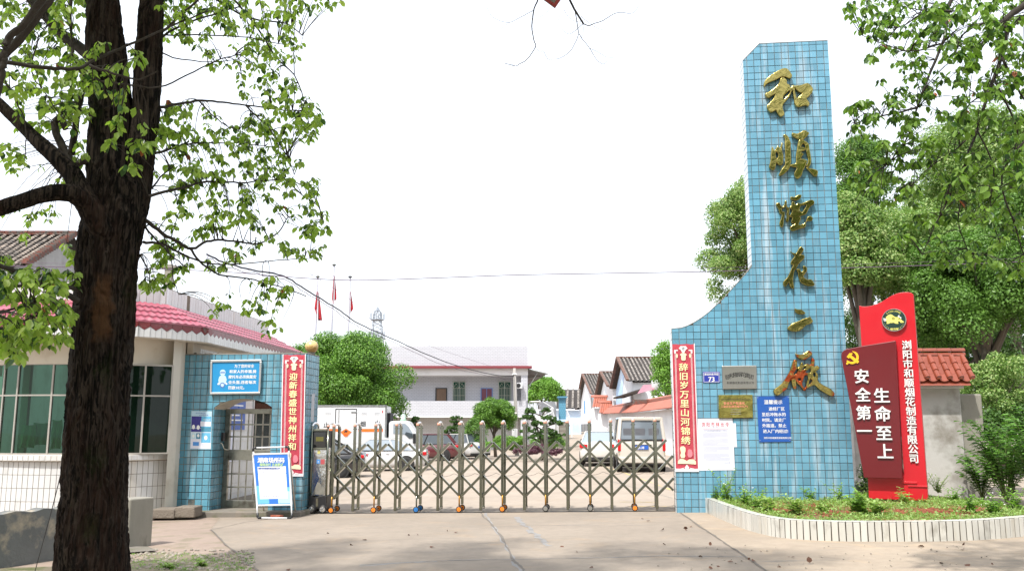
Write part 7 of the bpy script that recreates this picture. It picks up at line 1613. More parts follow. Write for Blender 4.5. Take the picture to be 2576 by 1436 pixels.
# right-hand grove behind the tower
gv = 'camphor trees in the grove behind the tower'
q = PY(1872, 640, 34); tree('camphor_tree', 'pale green camphor tree showing on the inner side of the tower', (q.x+.6, 34, q.z), (2.0, 2.0, 3.0), 120, .58, 105000, .085, [l_pale], 11, fill=.45, tr=.2, group=gv)
for i, (u, v, ru, rv, Y, n, m, lab, s_) in enumerate((
 (2165, 470, 75, 120, 33, 15000, [l_mid], 'dark thin-crowned tree just beyond the outer edge of the tower', .6), (2290, 690, 180, 150, 28, 52000, [l_pale], 'broad pale camphor tree above the red sign', .75),
 (2520, 470, 210, 190, 30, 56000, [l_mid, l_pale][1:], 'tall light green camphor tree highest in the grove', .85), (2160, 640, 75, 150, 26, 26000, [l_pale], 'narrow camphor crown between the tower and the red sign', .5), (2470, 760, 190, 160, 26, 52000, [l_mid], 'camphor tree above the tile-capped wall end', .7), (2330, 870, 230, 120, 31, 30000, [l_dark], 'dark shaded tree filling the gap behind the tile-capped wall', .6),  # shaded depths of the grove put into the dark leaf colour
 (2680, 640, 160, 260, 24, 30000, [l_mid], 'outermost camphor tree of the grove', .7), (2400, 590, 170, 130, 34, 26000, [l_pale], 'hazy pale camphor crown filling the gap between the two tallest trees', .7), (2560, 940, 170, 150, 33, 24000, [l_dark], 'dark tree low behind the concrete stub wall', .6))):
    p = PY(u, v, Y); s = Y/FV; tree('camphor_tree', lab, (p.x, Y, p.z), (ru*s, ru*s*.8, rv*s), int(90+ru*.55), s_*.72, int(n*1.75), .082, m, 20+i, tr=.22, limbs=9, group=gv, fill=.4)
q = PY(2545, 1010, 19.8); tree('pale_bush', 'rounded pale green bush rising beyond the concrete stub wall', (q.x, 20.2, q.z), (.78, .8, 1.0), 60, .25, 16000, .055, [l_pale], 40, tr=.05, limbs=4, cat='bush')
# shrub with arching stems at the right
def arching(lab, u, v, Y, h, n, seed, size=.15, m=None):
    rg = np.random.default_rng(seed); b = PY(u, v, Y); t = thing('arching_shrub', lab, 'shrub', (b.x, Y, gz(b.x)), 0, 'leafy shrubs beside the planter'); mb = MB(); P, D, Nn, S_ = [], [], [], []
    for i in range(n):
        an = rg.uniform(0, 6.28); r_ = rg.uniform(.25, .85)*h*.75; tip = Vector((b.x+math.cos(an)*r_, Y+math.sin(an)*r_*.7, gz(b.x)+h*rg.uniform(.45, 1.0))); mid = Vector((b.x+math.cos(an)*r_*.35, Y+math.sin(an)*r_*.25, tip.z*.85)); o = Vector((b.x, Y, gz(b.x)))
        pts = [o*((1-q)**2) + mid*(2*q*(1-q)) + tip*(q*q) for q in np.linspace(0, 1, 9)]; mb.tube(pts, [.010, .009, .008, .007, .006, .005, .004, .003, .002], 4)
        for k in range(20):
            q = .25 + .75*k/20; j = min(7, int(q*8)); p = pts[j].lerp(pts[j+1], q*8-j); sd = 1 if k % 2 else -1; tn = (pts[j+1]-pts[j]).normalized(); sv = tn.cross(Vector((0, 0, 1))).normalized()
            P.append(p[:]); D.append((sv*sd + tn*.5 + Vector((0, 0, -.25)))[:]); Nn.append((Vector((0, 0, 1)) + Vector(rg.normal(size=3)*.25))[:]); S_.append(size*rg.uniform(.6, 1.1))
    mb.build('stem', m_stem, t, smooth=True); link('foliage', leaf_mesh('foliage', np.array(P), unit(np.array(D)), unit(np.array(Nn)), np.array(S_), [m], .30, True), None, t)
m_shl = leafmat('shrub_leaf', (.065, .16, .028), (.14, .29, .055), (1, 1.3, .5), .3)
arching('large arching leafy shrub behind the planter rim beyond the red sign', 2530, 1230, 17.6, 1.65, 46, 5, .15, m_shl); arching('smaller arching shrub at the foot of the concrete stub wall', 2470, 1235, 18.3, 1.0, 26, 6, .13, m_shl); arching('outermost arching shrub past the planter', 2620, 1225, 16.8, 1.9, 44, 7, .15, m_shl)
rg = np.random.default_rng(77); p = PY(2560, 1130, 19.0); t = thing('thicket', 'dark thicket of undergrowth filling the space behind the arching shrubs', 'undergrowth', (p.x, 19.4, gz(p.x))); crown('foliage', t, rg, (p.x+.5, 19.6, 1.0), (1.5, .6, 1.0), 60, .3, 12000, .075, [l_dark], .3, False)
p = PY(2165, 1190, 18.9); t = thing('thicket', 'dark green weeds in the narrow gap between the tower and the red sign', 'undergrowth', (p.x, 18.5, gz(p.x))); crown('foliage', t, rg, (p.x, 18.2, .45), (.30, .2, .35), 16, .15, 2500, .06, [l_dark], .3, False)
# ================================================================== the great camphor in the foreground
def vnoise(rg, l, th, nl, na):
    g_ = rg.random((nl+2, na)); x = l*(nl-1e-3); y = th*na; i = np.floor(x).astype(int); j = np.floor(y).astype(int) % na; fx_, fy = x-i, y-np.floor(y); fx_ = fx_*fx_*(3-2*fx_); fy = fy*fy*(3-2*fy)
    j2 = (j+1) % na; return (g_[i, j]*(1-fx_)+g_[i+1, j]*fx_)*(1-fy) + (g_[i, j2]*(1-fx_)+g_[i+1, j2]*fx_)*fy
def bark_tube(name, pts, rad, m, parent, seed=1, na=120, step=.012, depth=.016, rw=.034):
    rg = np.random.default_rng(seed); P = np.array([list(p) for p in pts], float); rad = np.array(rad, float)
    seg = np.linalg.norm(np.diff(P, axis=0), axis=1); s = np.r_[0, seg.cumsum()]; L = s[-1]; n = max(6, int(L/step))
    S_ = np.linspace(0, L, n); Q = np.c_[[np.interp(S_, s, P[:, k]) for k in range(3)]].T; rr = np.interp(S_, s, rad)
    for _ in range(max(3, n//24)): Q[1:-1] = (Q[:-2]+2*Q[1:-1]+Q[2:])/4; rr[1:-1] = (rr[:-2]+2*rr[1:-1]+rr[2:])/4
    T = unit(np.gradient(Q, axis=0)); up = np.array([0, 1, .1]); A = unit(np.cross(T, up)); B = np.cross(A, T)
    th = np.arange(na)/na; TH, LL = np.meshgrid(th, S_/L); per = 2*np.pi*rad.mean()
    lat = max(6, int(per/rw)); w = (vnoise(rg, LL, TH, max(3, int(L/.16)), max(3, lat//3))-.5)*2.2/lat*2; TW = (TH + w) % 1
    a = vnoise(rg, LL, TW, max(3, int(L/.13)), lat); b = vnoise(rg, LL, TW, max(4, int(L/.045)), lat*2); c_ = vnoise(rg, LL, TH, max(3, int(L/.5)), 7)
    rid = 1-np.abs(2*a-1); d = depth*(rid*1.0 + .5*(1-np.abs(2*b-1)) - .9) + (c_-.5)*rad.mean()*.10
    Rr = rr[:, None] + d*np.clip(rr[:, None]/.10, .25, 1); ang = TH*2*np.pi
    V = Q[:, None, :] + (np.cos(ang)[..., None]*A[:, None, :] + np.sin(ang)[..., None]*B[:, None, :])*Rr[..., None]
    I, J = np.meshgrid(np.arange(n-1), np.arange(na), indexing='ij'); J2 = (J+1) % na
    f = np.stack([I*na+J, I*na+J2, (I+1)*na+J2, (I+1)*na+J], -1).reshape(-1).astype(np.int32)
    me = bpy.data.meshes.new(name); me.vertices.add(n*na); me.vertices.foreach_set('co', V.reshape(-1).astype(np.float32)); me.loops.add(len(f)); me.loops.foreach_set('vertex_index', f)
    nf = len(f)//4; me.polygons.add(nf); me.polygons.foreach_set('loop_start', np.arange(nf, dtype=np.int32)*4); me.polygons.foreach_set('use_smooth', np.ones(nf, bool)); me.materials.append(m); me.update(calc_edges=True)
    return link(name, me, None, parent)
def bark_material():
    n = NB('fissured_bark'); p = n.p; st_ = n.pos((26, 26, 3.4)); r1 = n.noise(1.0, 8, vec=st_, rough=.65, dist=.4); r2 = n.noise(1.0, 6, vec=n.pos((60, 60, 9)))
    r3 = n.noise(1.0, 5, vec=n.pos((48, 48, 4.5)), rough=.55, dist=.8); c = n.mix(n.ramp(r3, (.44, 0), (.60, 1)), (.003, .0025, .002), (.036, .028, .022))  # dark furrows and ridge highlights put into the bark colour
    big = n.noise(1.7, 4, vec=n.pos((1.6, 1.6, .55))); c = n.mix(n.math('MULTIPLY', n.ramp(big, (.44, 0), (.60, 1)), n.ramp(r1, (.40, 0), (.60, .9))), c, (.024, .013, .009))
    c = n.mix(n.math('MULTIPLY', n.ramp(n.noise(2.4, 6, vec=n.pos((1.5, 1.5, .8))), (.58, 0), (.70, .6)), n.ramp(r2, (.35, 0), (.6, 1))), c, (.016, .026, .006))
    g_ = n.N('NewGeometry'); sx = n.N('SeparateXYZ'); n.L(g_.outputs['Position'], sx.inputs[0])      # scar where old bark has come away
    px_, zz = PY(262, 790, 6.05).x, PY(262, 775, 6.05).z
    dx = n.math('ABSOLUTE', n.math('ADD', n.math('SUBTRACT', sx.outputs[0], px_), n.math('MULTIPLY', n.math('SUBTRACT', n.noise(7, 5), .5), .16)))
    dz = n.math('ABSOLUTE', n.math('ADD', n.math('SUBTRACT', sx.outputs[2], zz), n.math('MULTIPLY', n.math('SUBTRACT', n.noise(5, 5), .5), .22)))
    k = n.math('MULTIPLY', n.ramp(dx, (.035, 1), (.065, 0)), n.ramp(dz, (.16, 1), (.24, 0))); k = n.math('MULTIPLY', k, n.ramp(r1, (.30, .5), (.55, 1)))
    c = n.mix(k, c, (.062, .032, .016)); n.L(c, p.inputs['Base Color']); p.inputs['Roughness'].default_value = .85; p.inputs['Specular IOR Level'].default_value = .08
    n.bump(n.math('ADD', r1, n.math('MULTIPLY', r3, 1.2)), 1.0, .016); return n.m
m_bark = bark_material(); m_twig = mat('twig_bark', (.024, .018, .012), .85, var=.3, vs=12)
YT = 6.2
def T(u, v, dy=0.0): return PY(u, v, YT + dy)
ct = thing('camphor_tree', 'huge dark-barked camphor tree with a forked trunk in front of the guardhouse', 'tree', (T(205, 1669).x, YT, 0))
s_ = YT/FV
bark_tube('trunk', [T(200, 1700), T(208, 1640), T(222, 1480), T(228, 1436), T(238, 1240), T(252, 950), T(266, 740), T(275, 620), T(291, 540), T(300, 490), T(296, 440)], [x*s_/2 for x in (260, 215, 176, 168, 152, 143, 141, 148, 150, 126, 96)], m_bark, ct, 1, 190, .009, .020)
bark_tube('stem', [T(286, 620), T(277, 500), T(278, 400), T(280, 290), T(269, 145), T(258, 0), T(246, -160), T(230, -420)], [x*s_/2 for x in (120, 118, 108, 102, 98, 82, 72, 50)], m_bark, ct, 2, 140, .012, .016)
bark_tube('stem', [T(300, 640, .03), T(318, 570, .04), T(334, 500, .05), T(350, 400, .05), T(366, 290, .05), T(374, 145, .08), T(382, 0, .1), T(392, -160, .2), T(410, -420, .4)], [x*s_/2 for x in (60, 84, 84, 74, 68, 69, 63, 54, 36)], m_bark, ct, 3, 110, .012, .014)
bark_tube('limb', [T(268, 600, -.12), T(241, 546, -.2), T(205, 488, -.25), T(183, 440, -.25), T(145, 400, -.25), T(97, 357, -.25), T(48, 309, -.2), T(0, 262, -.2), T(-90, 190, -.1)], [x*s_/2 for x in (66, 62, 54, 46, 40, 34, 29, 27, 24)], m_bark, ct, 4, 80, .012, .010)
bark_tube('limb', [T(222, 512, -.25), T(180, 486, -.35), T(140, 484, -.4), T(97, 493, -.45), T(38, 512, -.5), T(-20, 530, -.5), T(-120, 560, -.6)], [x*s_/2 for x in (48, 44, 40, 37, 37, 36, 34)], m_bark, ct, 5, 70, .012, .010)
def br(pts, w0, w1, name='branch', dy=0.0, dy1=None, n=7, m=m_twig, jit=.004, seed=0, sub=4, parent=None):
    dy1 = dy if dy1 is None else dy1; P = [T(u, v, dy + (dy1-dy)*i/(len(pts)-1)) for i, (u, v) in enumerate(pts)]; Q = []; rr = random.Random(seed + int(pts[0][0]))
    for i in range(len(P)-1):
        a, b_, c_, d = P[max(0, i-1)], P[i], P[i+1], P[min(len(P)-1, i+2)]
        for k in range(sub): t = k/sub; Q.append(.5*((2*b_) + (c_-a)*t + (2*a-5*b_+4*c_-d)*t*t + (3*b_-a-3*c_+d)*t**3) + Vector([rr.uniform(-jit, jit) for _ in range(3)]))
    Q.append(P[-1]); rad = [(w0 + (w1-w0)*(i/(len(Q)-1))**.8)*s_/2 for i in range(len(Q))]
    MB().tube(Q, rad, n).build(name, m, parent or ct, smooth=True); return Q
BR = []
def B(*a, **k): q = br(*a, **k); BR.extend(q); return q
B([(190, 430), (165, 385), (145, 345), (137, 310), (150, 300), (165, 325)], 26, 14, dy=-.1); B([(178, 390), (192, 300), (205, 240), (214, 195), (222, 150)], 20, 12, dy=.2)
B([(232, 150), (200, 118), (160, 92), (116, 43), (80, 5), (40, -60)], 34, 22, dy=.1, dy1=.4); B([(175, 420), (205, 408), (232, 405)], 16, 20, dy=.1)
B([(130, -10), (72, 72), (30, 118), (0, 150), (-50, 190)], 20, 17, dy=-1.2); B([(112, -10), (63, 58), (22, 97), (12, 130), (10, 169), (0, 217), (-20, 280)], 17, 11, dy=-1.4)
B([(-20, 150), (60, 165), (140, 172), (200, 172), (240, 150), (290, 128), (345, 104), (400, 80), (440, 62), (520, 30)], 11, 4, dy=-1.0, dy1=-.2); B([(195, 175), (240, 200), (290, 210), (345, 216), (400, 220), (470, 190), (540, 155), (590, 140)], 7, 3, dy=-.5, dy1=.3); B([(225, 165), (270, 180), (320, 195), (350, 200), (395, 180)], 7, 3, dy=-.9)
B([(398, 92), (430, 62), (483, 14), (520, -20)], 8, 6, dy=.1); B([(350, 158), (410, 92), (470, 60), (540, 35), (600, 18)], 8, 4, dy=.1, dy1=.6); B([(388, 88), (460, 89), (600, 92), (700, 110), (740, 112)], 5, 2, dy=.1, dy1=1.0); B([(395, 125), (435, 145), (530, 157), (600, 150)], 5, 2, dy=.2, dy1=.8)
B([(397, 273), (450, 262), (507, 253), (560, 258), (618, 265), (700, 276), (760, 280)], 9, 3, dy=.1, dy1=1.0); B([(502, 255), (530, 285), (565, 314), (600, 330)], 5, 2, dy=.5); B([(384, 388), (430, 375), (470, 364), (530, 360), (620, 362), (700, 372)], 8, 2, dy=.1, dy1=.8)
B([(374, 495), (420, 480), (460, 473), (507, 459), (560, 458), (620, 459), (715, 451), (770, 470)], 9, 3, dy=0, dy1=.9); B([(380, 475), (410, 440), (430, 425)], 6, 2, dy=.1)
B([(366, 552), (410, 587), (450, 610), (483, 626), (520, 608), (560, 604), (610, 610), (652, 613), (700, 585), (725, 546)], 11, 3, dy=0, dy1=.7); B([(480, 626), (500, 655), (550, 690), (620, 700), (700, 720), (770, 745)], 7, 3, dy=.2, dy1=1.2); B([(360, 610), (410, 615), (460, 640), (520, 660), (590, 665), (700, 655), (780, 650)], 8, 2, dy=0, dy1=.9); B([(365, 570), (390, 600), (440, 650), (470, 672)], 6, 3, dy=.05); B([(410, 587), (430, 650), (436, 700), (450, 740)], 4, 2, dy=.1); B([(350, 640), (372, 680), (380, 720)], 5, 2)
B([(197, 756), (150, 734), (103, 717), (56, 689), (24, 677), (-30, 660)], 15, 10, dy=-.4, dy1=-1.0); B([(197, 728), (160, 722), (113, 717), (84, 717), (0, 724), (-40, 730)], 11, 5, dy=-.4, dy1=-1.0); B([(141, 734), (110, 750), (75, 764), (0, 786), (-30, 795)], 7, 4, dy=-.6, dy1=-1.2); B([(197, 771), (169, 781), (130, 800), (90, 795), (40, 815), (0, 830)], 8, 3, dy=-.3, dy1=-1.0); B([(110, 755), (85, 765), (75, 790)], 5, 2, dy=-.7)
B([(-10, 120), (10, 200), (40, 250), (65, 320), (62, 400)], 6, 2, dy=-.6); B([(180, -5), (178, 60), (182, 120), (185, 180)], 9, 5, dy=-.3); B([(95, 100), (80, 180), (110, 230), (160, 300), (190, 310)], 4, 2, dy=-.5)
B([(392, -120), (470, -60), (560, -30), (680, -10), (800, -15)], 18, 6, dy=.2, dy1=1.2); B([(470, -60), (560, 10), (640, 50), (720, 60), (760, 90)], 8, 3, dy=.3, dy1=1.0); B([(560, -30), (640, 60), (690, 140), (740, 190), (770, 270)], 7, 3, dy=.5, dy1=1.1); B([(618, 265), (680, 330), (720, 390), (740, 440)], 5, 2, dy=.8); B([(715, 451), (760, 490), (800, 520), (815, 560)], 4, 2, dy=.9)
rg = np.random.default_rng(31)
BRA = np.array([b[:] for b in BR])
# leaf clusters: (u, v, ru, rv, count, depth lo, depth hi, leaf size)
Zs = [(480, 45, 90, 60, 22, -.3, 1.2, .072), (620, 30, 90, 50, 24, 0, 1.6, .072), (745, 30, 60, 50, 18, 0, 1.6, .072), (560, 125, 110, 45, 15, 0, 1.3, .07), (700, 130, 60, 60, 18, .2, 1.5, .07), (640, 205, 70, 40, 10, .2, 1.3, .07), (700, 230, 50, 45, 14, .2, 1.3, .07),
 (735, 310, 70, 55, 26, .2, 1.4, .07), (660, 340, 60, 60, 22, .2, 1.4, .07), (780, 300, 28, 45, 9, .3, 1.2, .07), (500, 330, 110, 45, 16, .1, 1.2, .07), (430, 330, 60, 70, 16, 0, 1.0, .08), (560, 400, 90, 60, 22, .1, 1.3, .07), (690, 430, 75, 50, 24, .2, 1.4, .07),
 (450, 440, 70, 50, 17, 0, 1.0, .07), (530, 510, 100, 60, 24, 0, 1.2, .07), (650, 520, 70, 40, 14, .2, 1.3, .066), (770, 480, 45, 60, 12, .3, 1.2, .07), (785, 560, 38, 40, 12, .3, 1.0, .075), (480, 580, 90, 50, 15, 0, 1.1, .068), (600, 600, 80, 40, 12, .1, 1.2, .066), (760, 625, 55, 30, 10, .3, 1.0, .07), (560, 665, 70, 30, 7, .1, 1.0, .066), (420, 650, 60, 45, 12, 0, .8, .068), (410, 715, 50, 35, 12, 0, .8, .068),
 (640, 760, 80, 25, 8, .3, 1.2, .066), (700, 725, 60, 25, 8, .3, 1.0, .066), (560, 780, 40, 20, 4, .3, 1.0, .06), (690, 820, 35, 25, 4, .3, 1.0, .066), (440, 60, 40, 60, 8, .2, 1.3, .075),
 (70, 60, 90, 80, 30, -.9, .8, .075), (165, 60, 50, 80, 16, -.7, .8, .075), (60, 190, 70, 60, 20, -.8, .8, .075), (180, 190, 45, 60, 18, -.7, .6, .075), (100, 280, 90, 50, 22, -.6, .8, .075), (190, 290, 40, 50, 12, -.6, .4, .075), (205, 380, 25, 30, 5, -.2, .4, .07), (20, 400, 35, 40, 8, 0, 1, .075), (60, 540, 60, 25, 6, .4, 1.5, .07), (30, 600, 40, 20, 3, .4, 1, .06), (130, 545, 25, 15, 3, .4, 1, .06), (180, 640, 20, 30, 4, -.3, .2, .07),
 (70, 730, 80, 60, 24, -1.3, -.2, .078), (150, 700, 45, 35, 12, -.9, -.2, .078), (60, 830, 70, 50, 24, -1.4, -.3, .078), (140, 815, 48, 60, 20, -1.1, -.2, .078), (25, 880, 30, 30, 9, -1.5, -.5, .08), (10, 690, 30, 40, 9, -1.2, -.3, .078),
 (285, 180, 25, 20, 3, -.9, -.6, .075), (290, 245, 30, 25, 4, -.8, -.6, .075), (285, 300, 18, 18, 3, -.8, -.6, .075), (290, 350, 22, 18, 3, -.8, -.6, .075), (350, 370, 35, 22, 5, -.8, -.5, .08), (332, 425, 14, 12, 2, -.7, -.5, .08), (350, 160, 22, 20, 3, -.8, -.5, .075), (245, 120, 30, 30, 4, -.8, -.5, .07), (240, 205, 20, 30, 4, -.8, -.5, .07),
 (830, -6, 40, 20, 6, .3, 1.2, .07)]
P, D, Nn, Sz = [], [], [], []; tw = MB(); crn = 0
def cluster(p, size, k, P=P, D=D, Nn=Nn, Sz=Sz):
    ax = unit(np.array([rg.normal()*.5, rg.normal()*.4, -.4]))
    for j in range(k):
        a = 2.4*j + rg.uniform(-.5, .5); out_ = np.array([math.cos(a), math.sin(a)*.8, 0]); drop = rg.uniform(.45, 1.7); d_ = unit(out_ + np.array([0, 0, -drop])); b_ = p + out_*size*.22 + np.array([0, 0, rg.uniform(-.2, .55)*size])
        nr = unit(np.cross(d_, np.cross(np.array([0, 0, 1.]), d_)+1e-6) + rg.normal(size=3)*.35); P.append(b_); D.append(d_); Nn.append(nr); Sz.append(size*rg.uniform(.65, 1.15))
        if size > .05: tw_p.append((p, b_))
tw_p = []
for (u, v, ru, rv, cnt, d0, d1, ls) in Zs:
    for _ in range(int(cnt*1.15)):
        a, q = rg.uniform(0, 6.283), math.sqrt(rg.random()); uu, vv = u + ru*q*math.cos(a), v + rv*q*math.sin(a); p = np.array(T(uu, vv, rg.uniform(d0, d1))[:])
        dd_ = np.linalg.norm((BRA - p)*[1, .45, 1] , axis=1) + (BRA[:, 2] < p[2]-.25)*.3; j = int(dd_.argmin()); s0 = BRA[j]; mid = (s0+p)/2 + np.array([rg.normal()*.04, rg.normal()*.04, .06 + .10*np.linalg.norm(p-s0)])
        n_ = 6; pts = [s0*(1-q)**2 + mid*2*q*(1-q) + p*q*q for q in np.linspace(0, 1, n_)]; tw.tube(pts, list(np.linspace(.0042, .0016, n_)), 4, cap=False)
        cluster(p, ls*.84, int(rg.integers(5, 9)))
        if rg.random() < .5: i2 = int(rg.integers(2, 5)); cluster(pts[i2], ls*.76, int(rg.integers(2, 5)))
for a_, b_ in tw_p[::1]: tw.tube([a_, b_], [.0014, .0010], 3, cap=False)
o = tw.build('twig', m_twig, ct, smooth=True); o['kind'] = 'stuff'
lf = leafmat('camphor_leaf', (.20, .30, .055), (.33, .46, .11), (1.05, 1.25, .45), .52, rough=.38, young=(.42, .52, .14)); lfm = leafmat('olive_camphor_leaf', (.11, .20, .035), (.21, .34, .07), (1.05, 1.25, .5), .46, rough=.35, young=(.20, .33, .06)); lfd = leafmat('old_camphor_leaf', (.022, .060, .014), (.05, .12, .02), (1, 1.2, .5), .3, rough=.3); lfo = mat('orange_old_leaf', (.35, .10, .03), .6)  # second camphor gets a darker olive leaf colour
def leaves(parent, P, D, Nn, Sz, dark=.12, lim=300, lf=lf):
    P, D, Nn, Sz = map(np.array, (P, D, Nn, Sz)); N = len(P); mi = np.where(rg.random(N) < dark, 1, 0); mi = np.where(rg.random(N) < .004, 2, mi); dist = np.linalg.norm(P - np.array(CAM), axis=1); vis = (P[:, 0]/P[:, 1] > -.62) & (P[:, 0]/P[:, 1] < .62) & ((P[:, 2]-HC)/P[:, 1] < .50); order = np.argsort(np.where(vis, dist/Sz, 1e9)); near, far = order[:lim], order[lim:]
    link('leaf', leaf_mesh('leaf', P[far], D[far], Nn[far], Sz[far], [lf, lfd, lfo], .35, True, mi[far]), None, parent)['kind'] = 'stuff'
    ms = [leaf_mesh('leaf', np.zeros((1, 3)), np.array([[0, 1., 0]]), np.array([[0, 0, 1.]]), [1.0], [m], .35, True) for m in (lf, lfd, lfo)]; iv = rootM(parent).inverted()
    for i in near:
        d_ = Vector(D[i]); sd = d_.cross(Vector(Nn[i])).normalized(); up = sd.cross(d_); s = float(Sz[i])
        M_ = Matrix(((sd.x*s, d_.x*s, up.x*s, P[i][0]), (sd.y*s, d_.y*s, up.y*s, P[i][1]), (sd.z*s, d_.z*s, up.z*s, P[i][2]), (0, 0, 0, 1))); ob = bpy.data.objects.new('leaf', ms[mi[i]]); COL.objects.link(ob); ob.parent = parent; ob.matrix_basis = iv @ M_
leaves(ct, P, D, Nn, Sz)
# upper crown above the picture: the same tree goes on and shades its own trunk and the forecourt
U_ = crown_pts(rg, (-3.6, 5.6, 7.4), (4.6, 3.8, 1.7), 120, .62, 30000); V_ = crown_pts(rg, (-2.2, 2.4, 6.4), (2.6, 2.4, 1.1), 60, .6, 6500); Q_ = crown_pts(rg, (.6, 3.6, 7.2), (3.4, 1.8, .8), 40, .5, 1600)
A3 = [np.concatenate(z) for z in zip(U_, V_, Q_)]; keep = ((A3[0][:, 2]-HC)/A3[0][:, 1] > .555) | (A3[0][:, 1] < 1)
link('crown', leaf_mesh('crown', A3[0][keep], A3[1][keep], A3[2][keep], rg.uniform(.06, .12, keep.sum()), [lf, lfd], .44, False, rg.integers(0, 2, keep.sum())), None, ct)
# ================================================================== second camphor: trunk outside the view, boughs reach in
c2 = thing('camphor_tree', 'camphor tree whose drooping leafy boughs hang in from the upper corner beyond the tower', 'tree', (9.2, 10.2, gz(9)))
bark_tube('trunk', [(9.2, 10.2, 0), (9.1, 10.1, 2.2), (8.9, 10.0, 4.6), (8.4, 9.8, 6.8)], [.30, .26, .22, .14], m_bark, c2, 7, 60, .03, .016)
YT = 8.2; s_ = YT/FV; BR.clear()
def T2(u, v, d=0): return T(u, v, d)
for args in (([(2860, -120), (2700, -60), (2576, 14), (2525, 53), (2474, 111), (2440, 150)], 30, 8), ([(2740, -30), (2620, 20), (2540, 72), (2520, 145), (2487, 232), (2458, 328), (2430, 400)], 18, 6), ([(2640, -160), (2500, -80), (2395, 0), (2375, 97), (2332, 203), (2308, 270), (2279, 353), (2231, 415)], 14, 3), ([(2308, 270), (2255, 285), (2206, 295), (2150, 310)], 7, 2), ([(2433, 401), (2404, 464), (2351, 570), (2320, 640)], 8, 2), ([(2430, 400), (2425, 470), (2410, 560), (2440, 640)], 6, 2), ([(2520, 145), (2570, 240), (2620, 300)], 8, 4), ([(2487, 232), (2440, 260), (2420, 300)], 5, 2), ([(2395, 30), (2330, 30), (2260, 70), (2190, 60)], 7, 2), ([(2370, 110), (2290, 130), (2220, 110), (2170, 90)], 5, 2), ([(2540, 72), (2480, 60), (2420, 90), (2400, 150)], 8, 3), ([(2600, 330), (2520, 440), (2550, 560), (2576, 640)], 6, 3), ([(2458, 328), (2400, 380), (2340, 420), (2290, 470)], 5, 2), ([(2500, 200), (2560, 330), (2530, 420)], 7, 3), ([(2458, 328), (2500, 420), (2490, 520), (2520, 620)], 5, 2)):
    BR.extend(br(*args, dy=.6 if args[1] > 12 else 0, dy1=.2, parent=c2, m=m_twig))
BR.extend([Vector((8.4, 9.8, 6.8))]); MB().tube([(8.4, 9.8, 6.7), T(2860, -120, .6)], [.10, .07], 8).build('branch', m_twig, c2, smooth=True); MB().tube([(8.6, 9.9, 5.6), T(2740, -30, .2)], [.08, .04], 8).build('branch', m_twig, c2, smooth=True); MB().tube([(8.4, 9.8, 6.8), T(2640, -160, .2)], [.08, .03], 8).build('branch', m_twig, c2, smooth=True)
BRA = np.array([b[:] for b in BR]); P, D, Nn, Sz = [], [], [], []; tw = MB(); tw_p = []
for (u, v, ru, rv, cnt, d0, d1, ls) in [(2200, 35, 65, 45, 16, -.6, .8, .085), (2300, 40, 80, 60, 26, -.6, 1, .085), (2430, 50, 90, 70, 34, -.8, 1, .09), (2540, 60, 60, 80, 26, -.8, 1, .09), (2190, 110, 40, 45, 9, -.5, .6, .085), (2280, 140, 60, 45, 14, -.5, .8, .085), (2400, 160, 70, 60, 22, -.8, .8, .09), (2530, 190, 70, 70, 26, -.8, 1, .09), (2235, 215, 35, 35, 6, -.4, .6, .08), (2320, 220, 50, 40, 10, -.4, .6, .085),
 (2170, 290, 45, 35, 14, -.4, .5, .085), (2270, 285, 60, 35, 13, -.4, .6, .085), (2420, 280, 70, 60, 20, -.8, .8, .09), (2540, 320, 60, 80, 24, -.8, .8, .09), (2180, 370, 45, 40, 12, -.3, .8, .08), (2260, 380, 50, 45, 12, -.3, .8, .085), (2350, 400, 60, 60, 16, -.4, .8, .085), (2470, 430, 70, 60, 22, -.8, .8, .095), (2555, 450, 40, 60, 14, -.8, .8, .095), (2190, 450, 60, 45, 16, -.2, 1, .08), (2270, 490, 60, 40, 12, -.3, .8, .08), (2400, 530, 80, 50, 16, -.5, .8, .085), (2520, 560, 60, 60, 16, -.5, .8, .09), (2300, 590, 60, 45, 9, -.3, .8, .08), (2420, 640, 90, 40, 14, -.4, .8, .085), (2540, 670, 50, 40, 10, -.4, .8, .085), (2150, 20, 18, 20, 3, -.3, .5, .08), (2150, 520, 25, 20, 4, 0, .8, .075)]:
    for _ in range(int(cnt*1.05)):
        a, q = rg.uniform(0, 6.283), math.sqrt(rg.random()); p = np.array(T(u + ru*q*math.cos(a), v + rv*q*math.sin(a), rg.uniform(d0, d1))[:])
        dd_ = np.linalg.norm((BRA - p)*[1, .45, 1], axis=1) + (BRA[:, 2] < p[2]-.2)*.3; s0 = BRA[int(dd_.argmin())]; mid = (s0+p)/2 + np.array([rg.normal()*.05, rg.normal()*.05, .05 + .12*np.linalg.norm(p-s0)])
        pts = [s0*(1-q)**2 + mid*2*q*(1-q) + p*q*q for q in np.linspace(0, 1, 6)]; tw.tube(pts, list(np.linspace(.005, .002, 6)), 4, cap=False); cluster(p, ls*.88, int(rg.integers(6, 11)), P, D, Nn, Sz)
        if rg.random() < .6: cluster(pts[int(rg.integers(2, 5))], ls*.9, int(rg.integers(3, 6)), P, D, Nn, Sz)
for a_, b_ in tw_p: tw.tube([a_, b_], [.0016, .0011], 3, cap=False)
tw.build('twig', m_twig, c2, smooth=True, kind='stuff'); leaves(c2, P, D, Nn, Sz, dark=.22, lf=lfm)
A2 = crown_pts(rg, (8.4, 9.4, 8.4), (2.8, 2.4, 1.6), 80, .6, 9000); keep = ((A2[0][:, 2]-HC)/A2[0][:, 1] > .53) | (A2[0][:, 0]/A2[0][:, 1] > .62)
link('crown', leaf_mesh('crown', A2[0][keep], A2[1][keep], A2[2][keep], rg.uniform(.07, .12, keep.sum()), [lf, lfd], .44, False, rg.integers(0, 2, keep.sum())), None, c2)
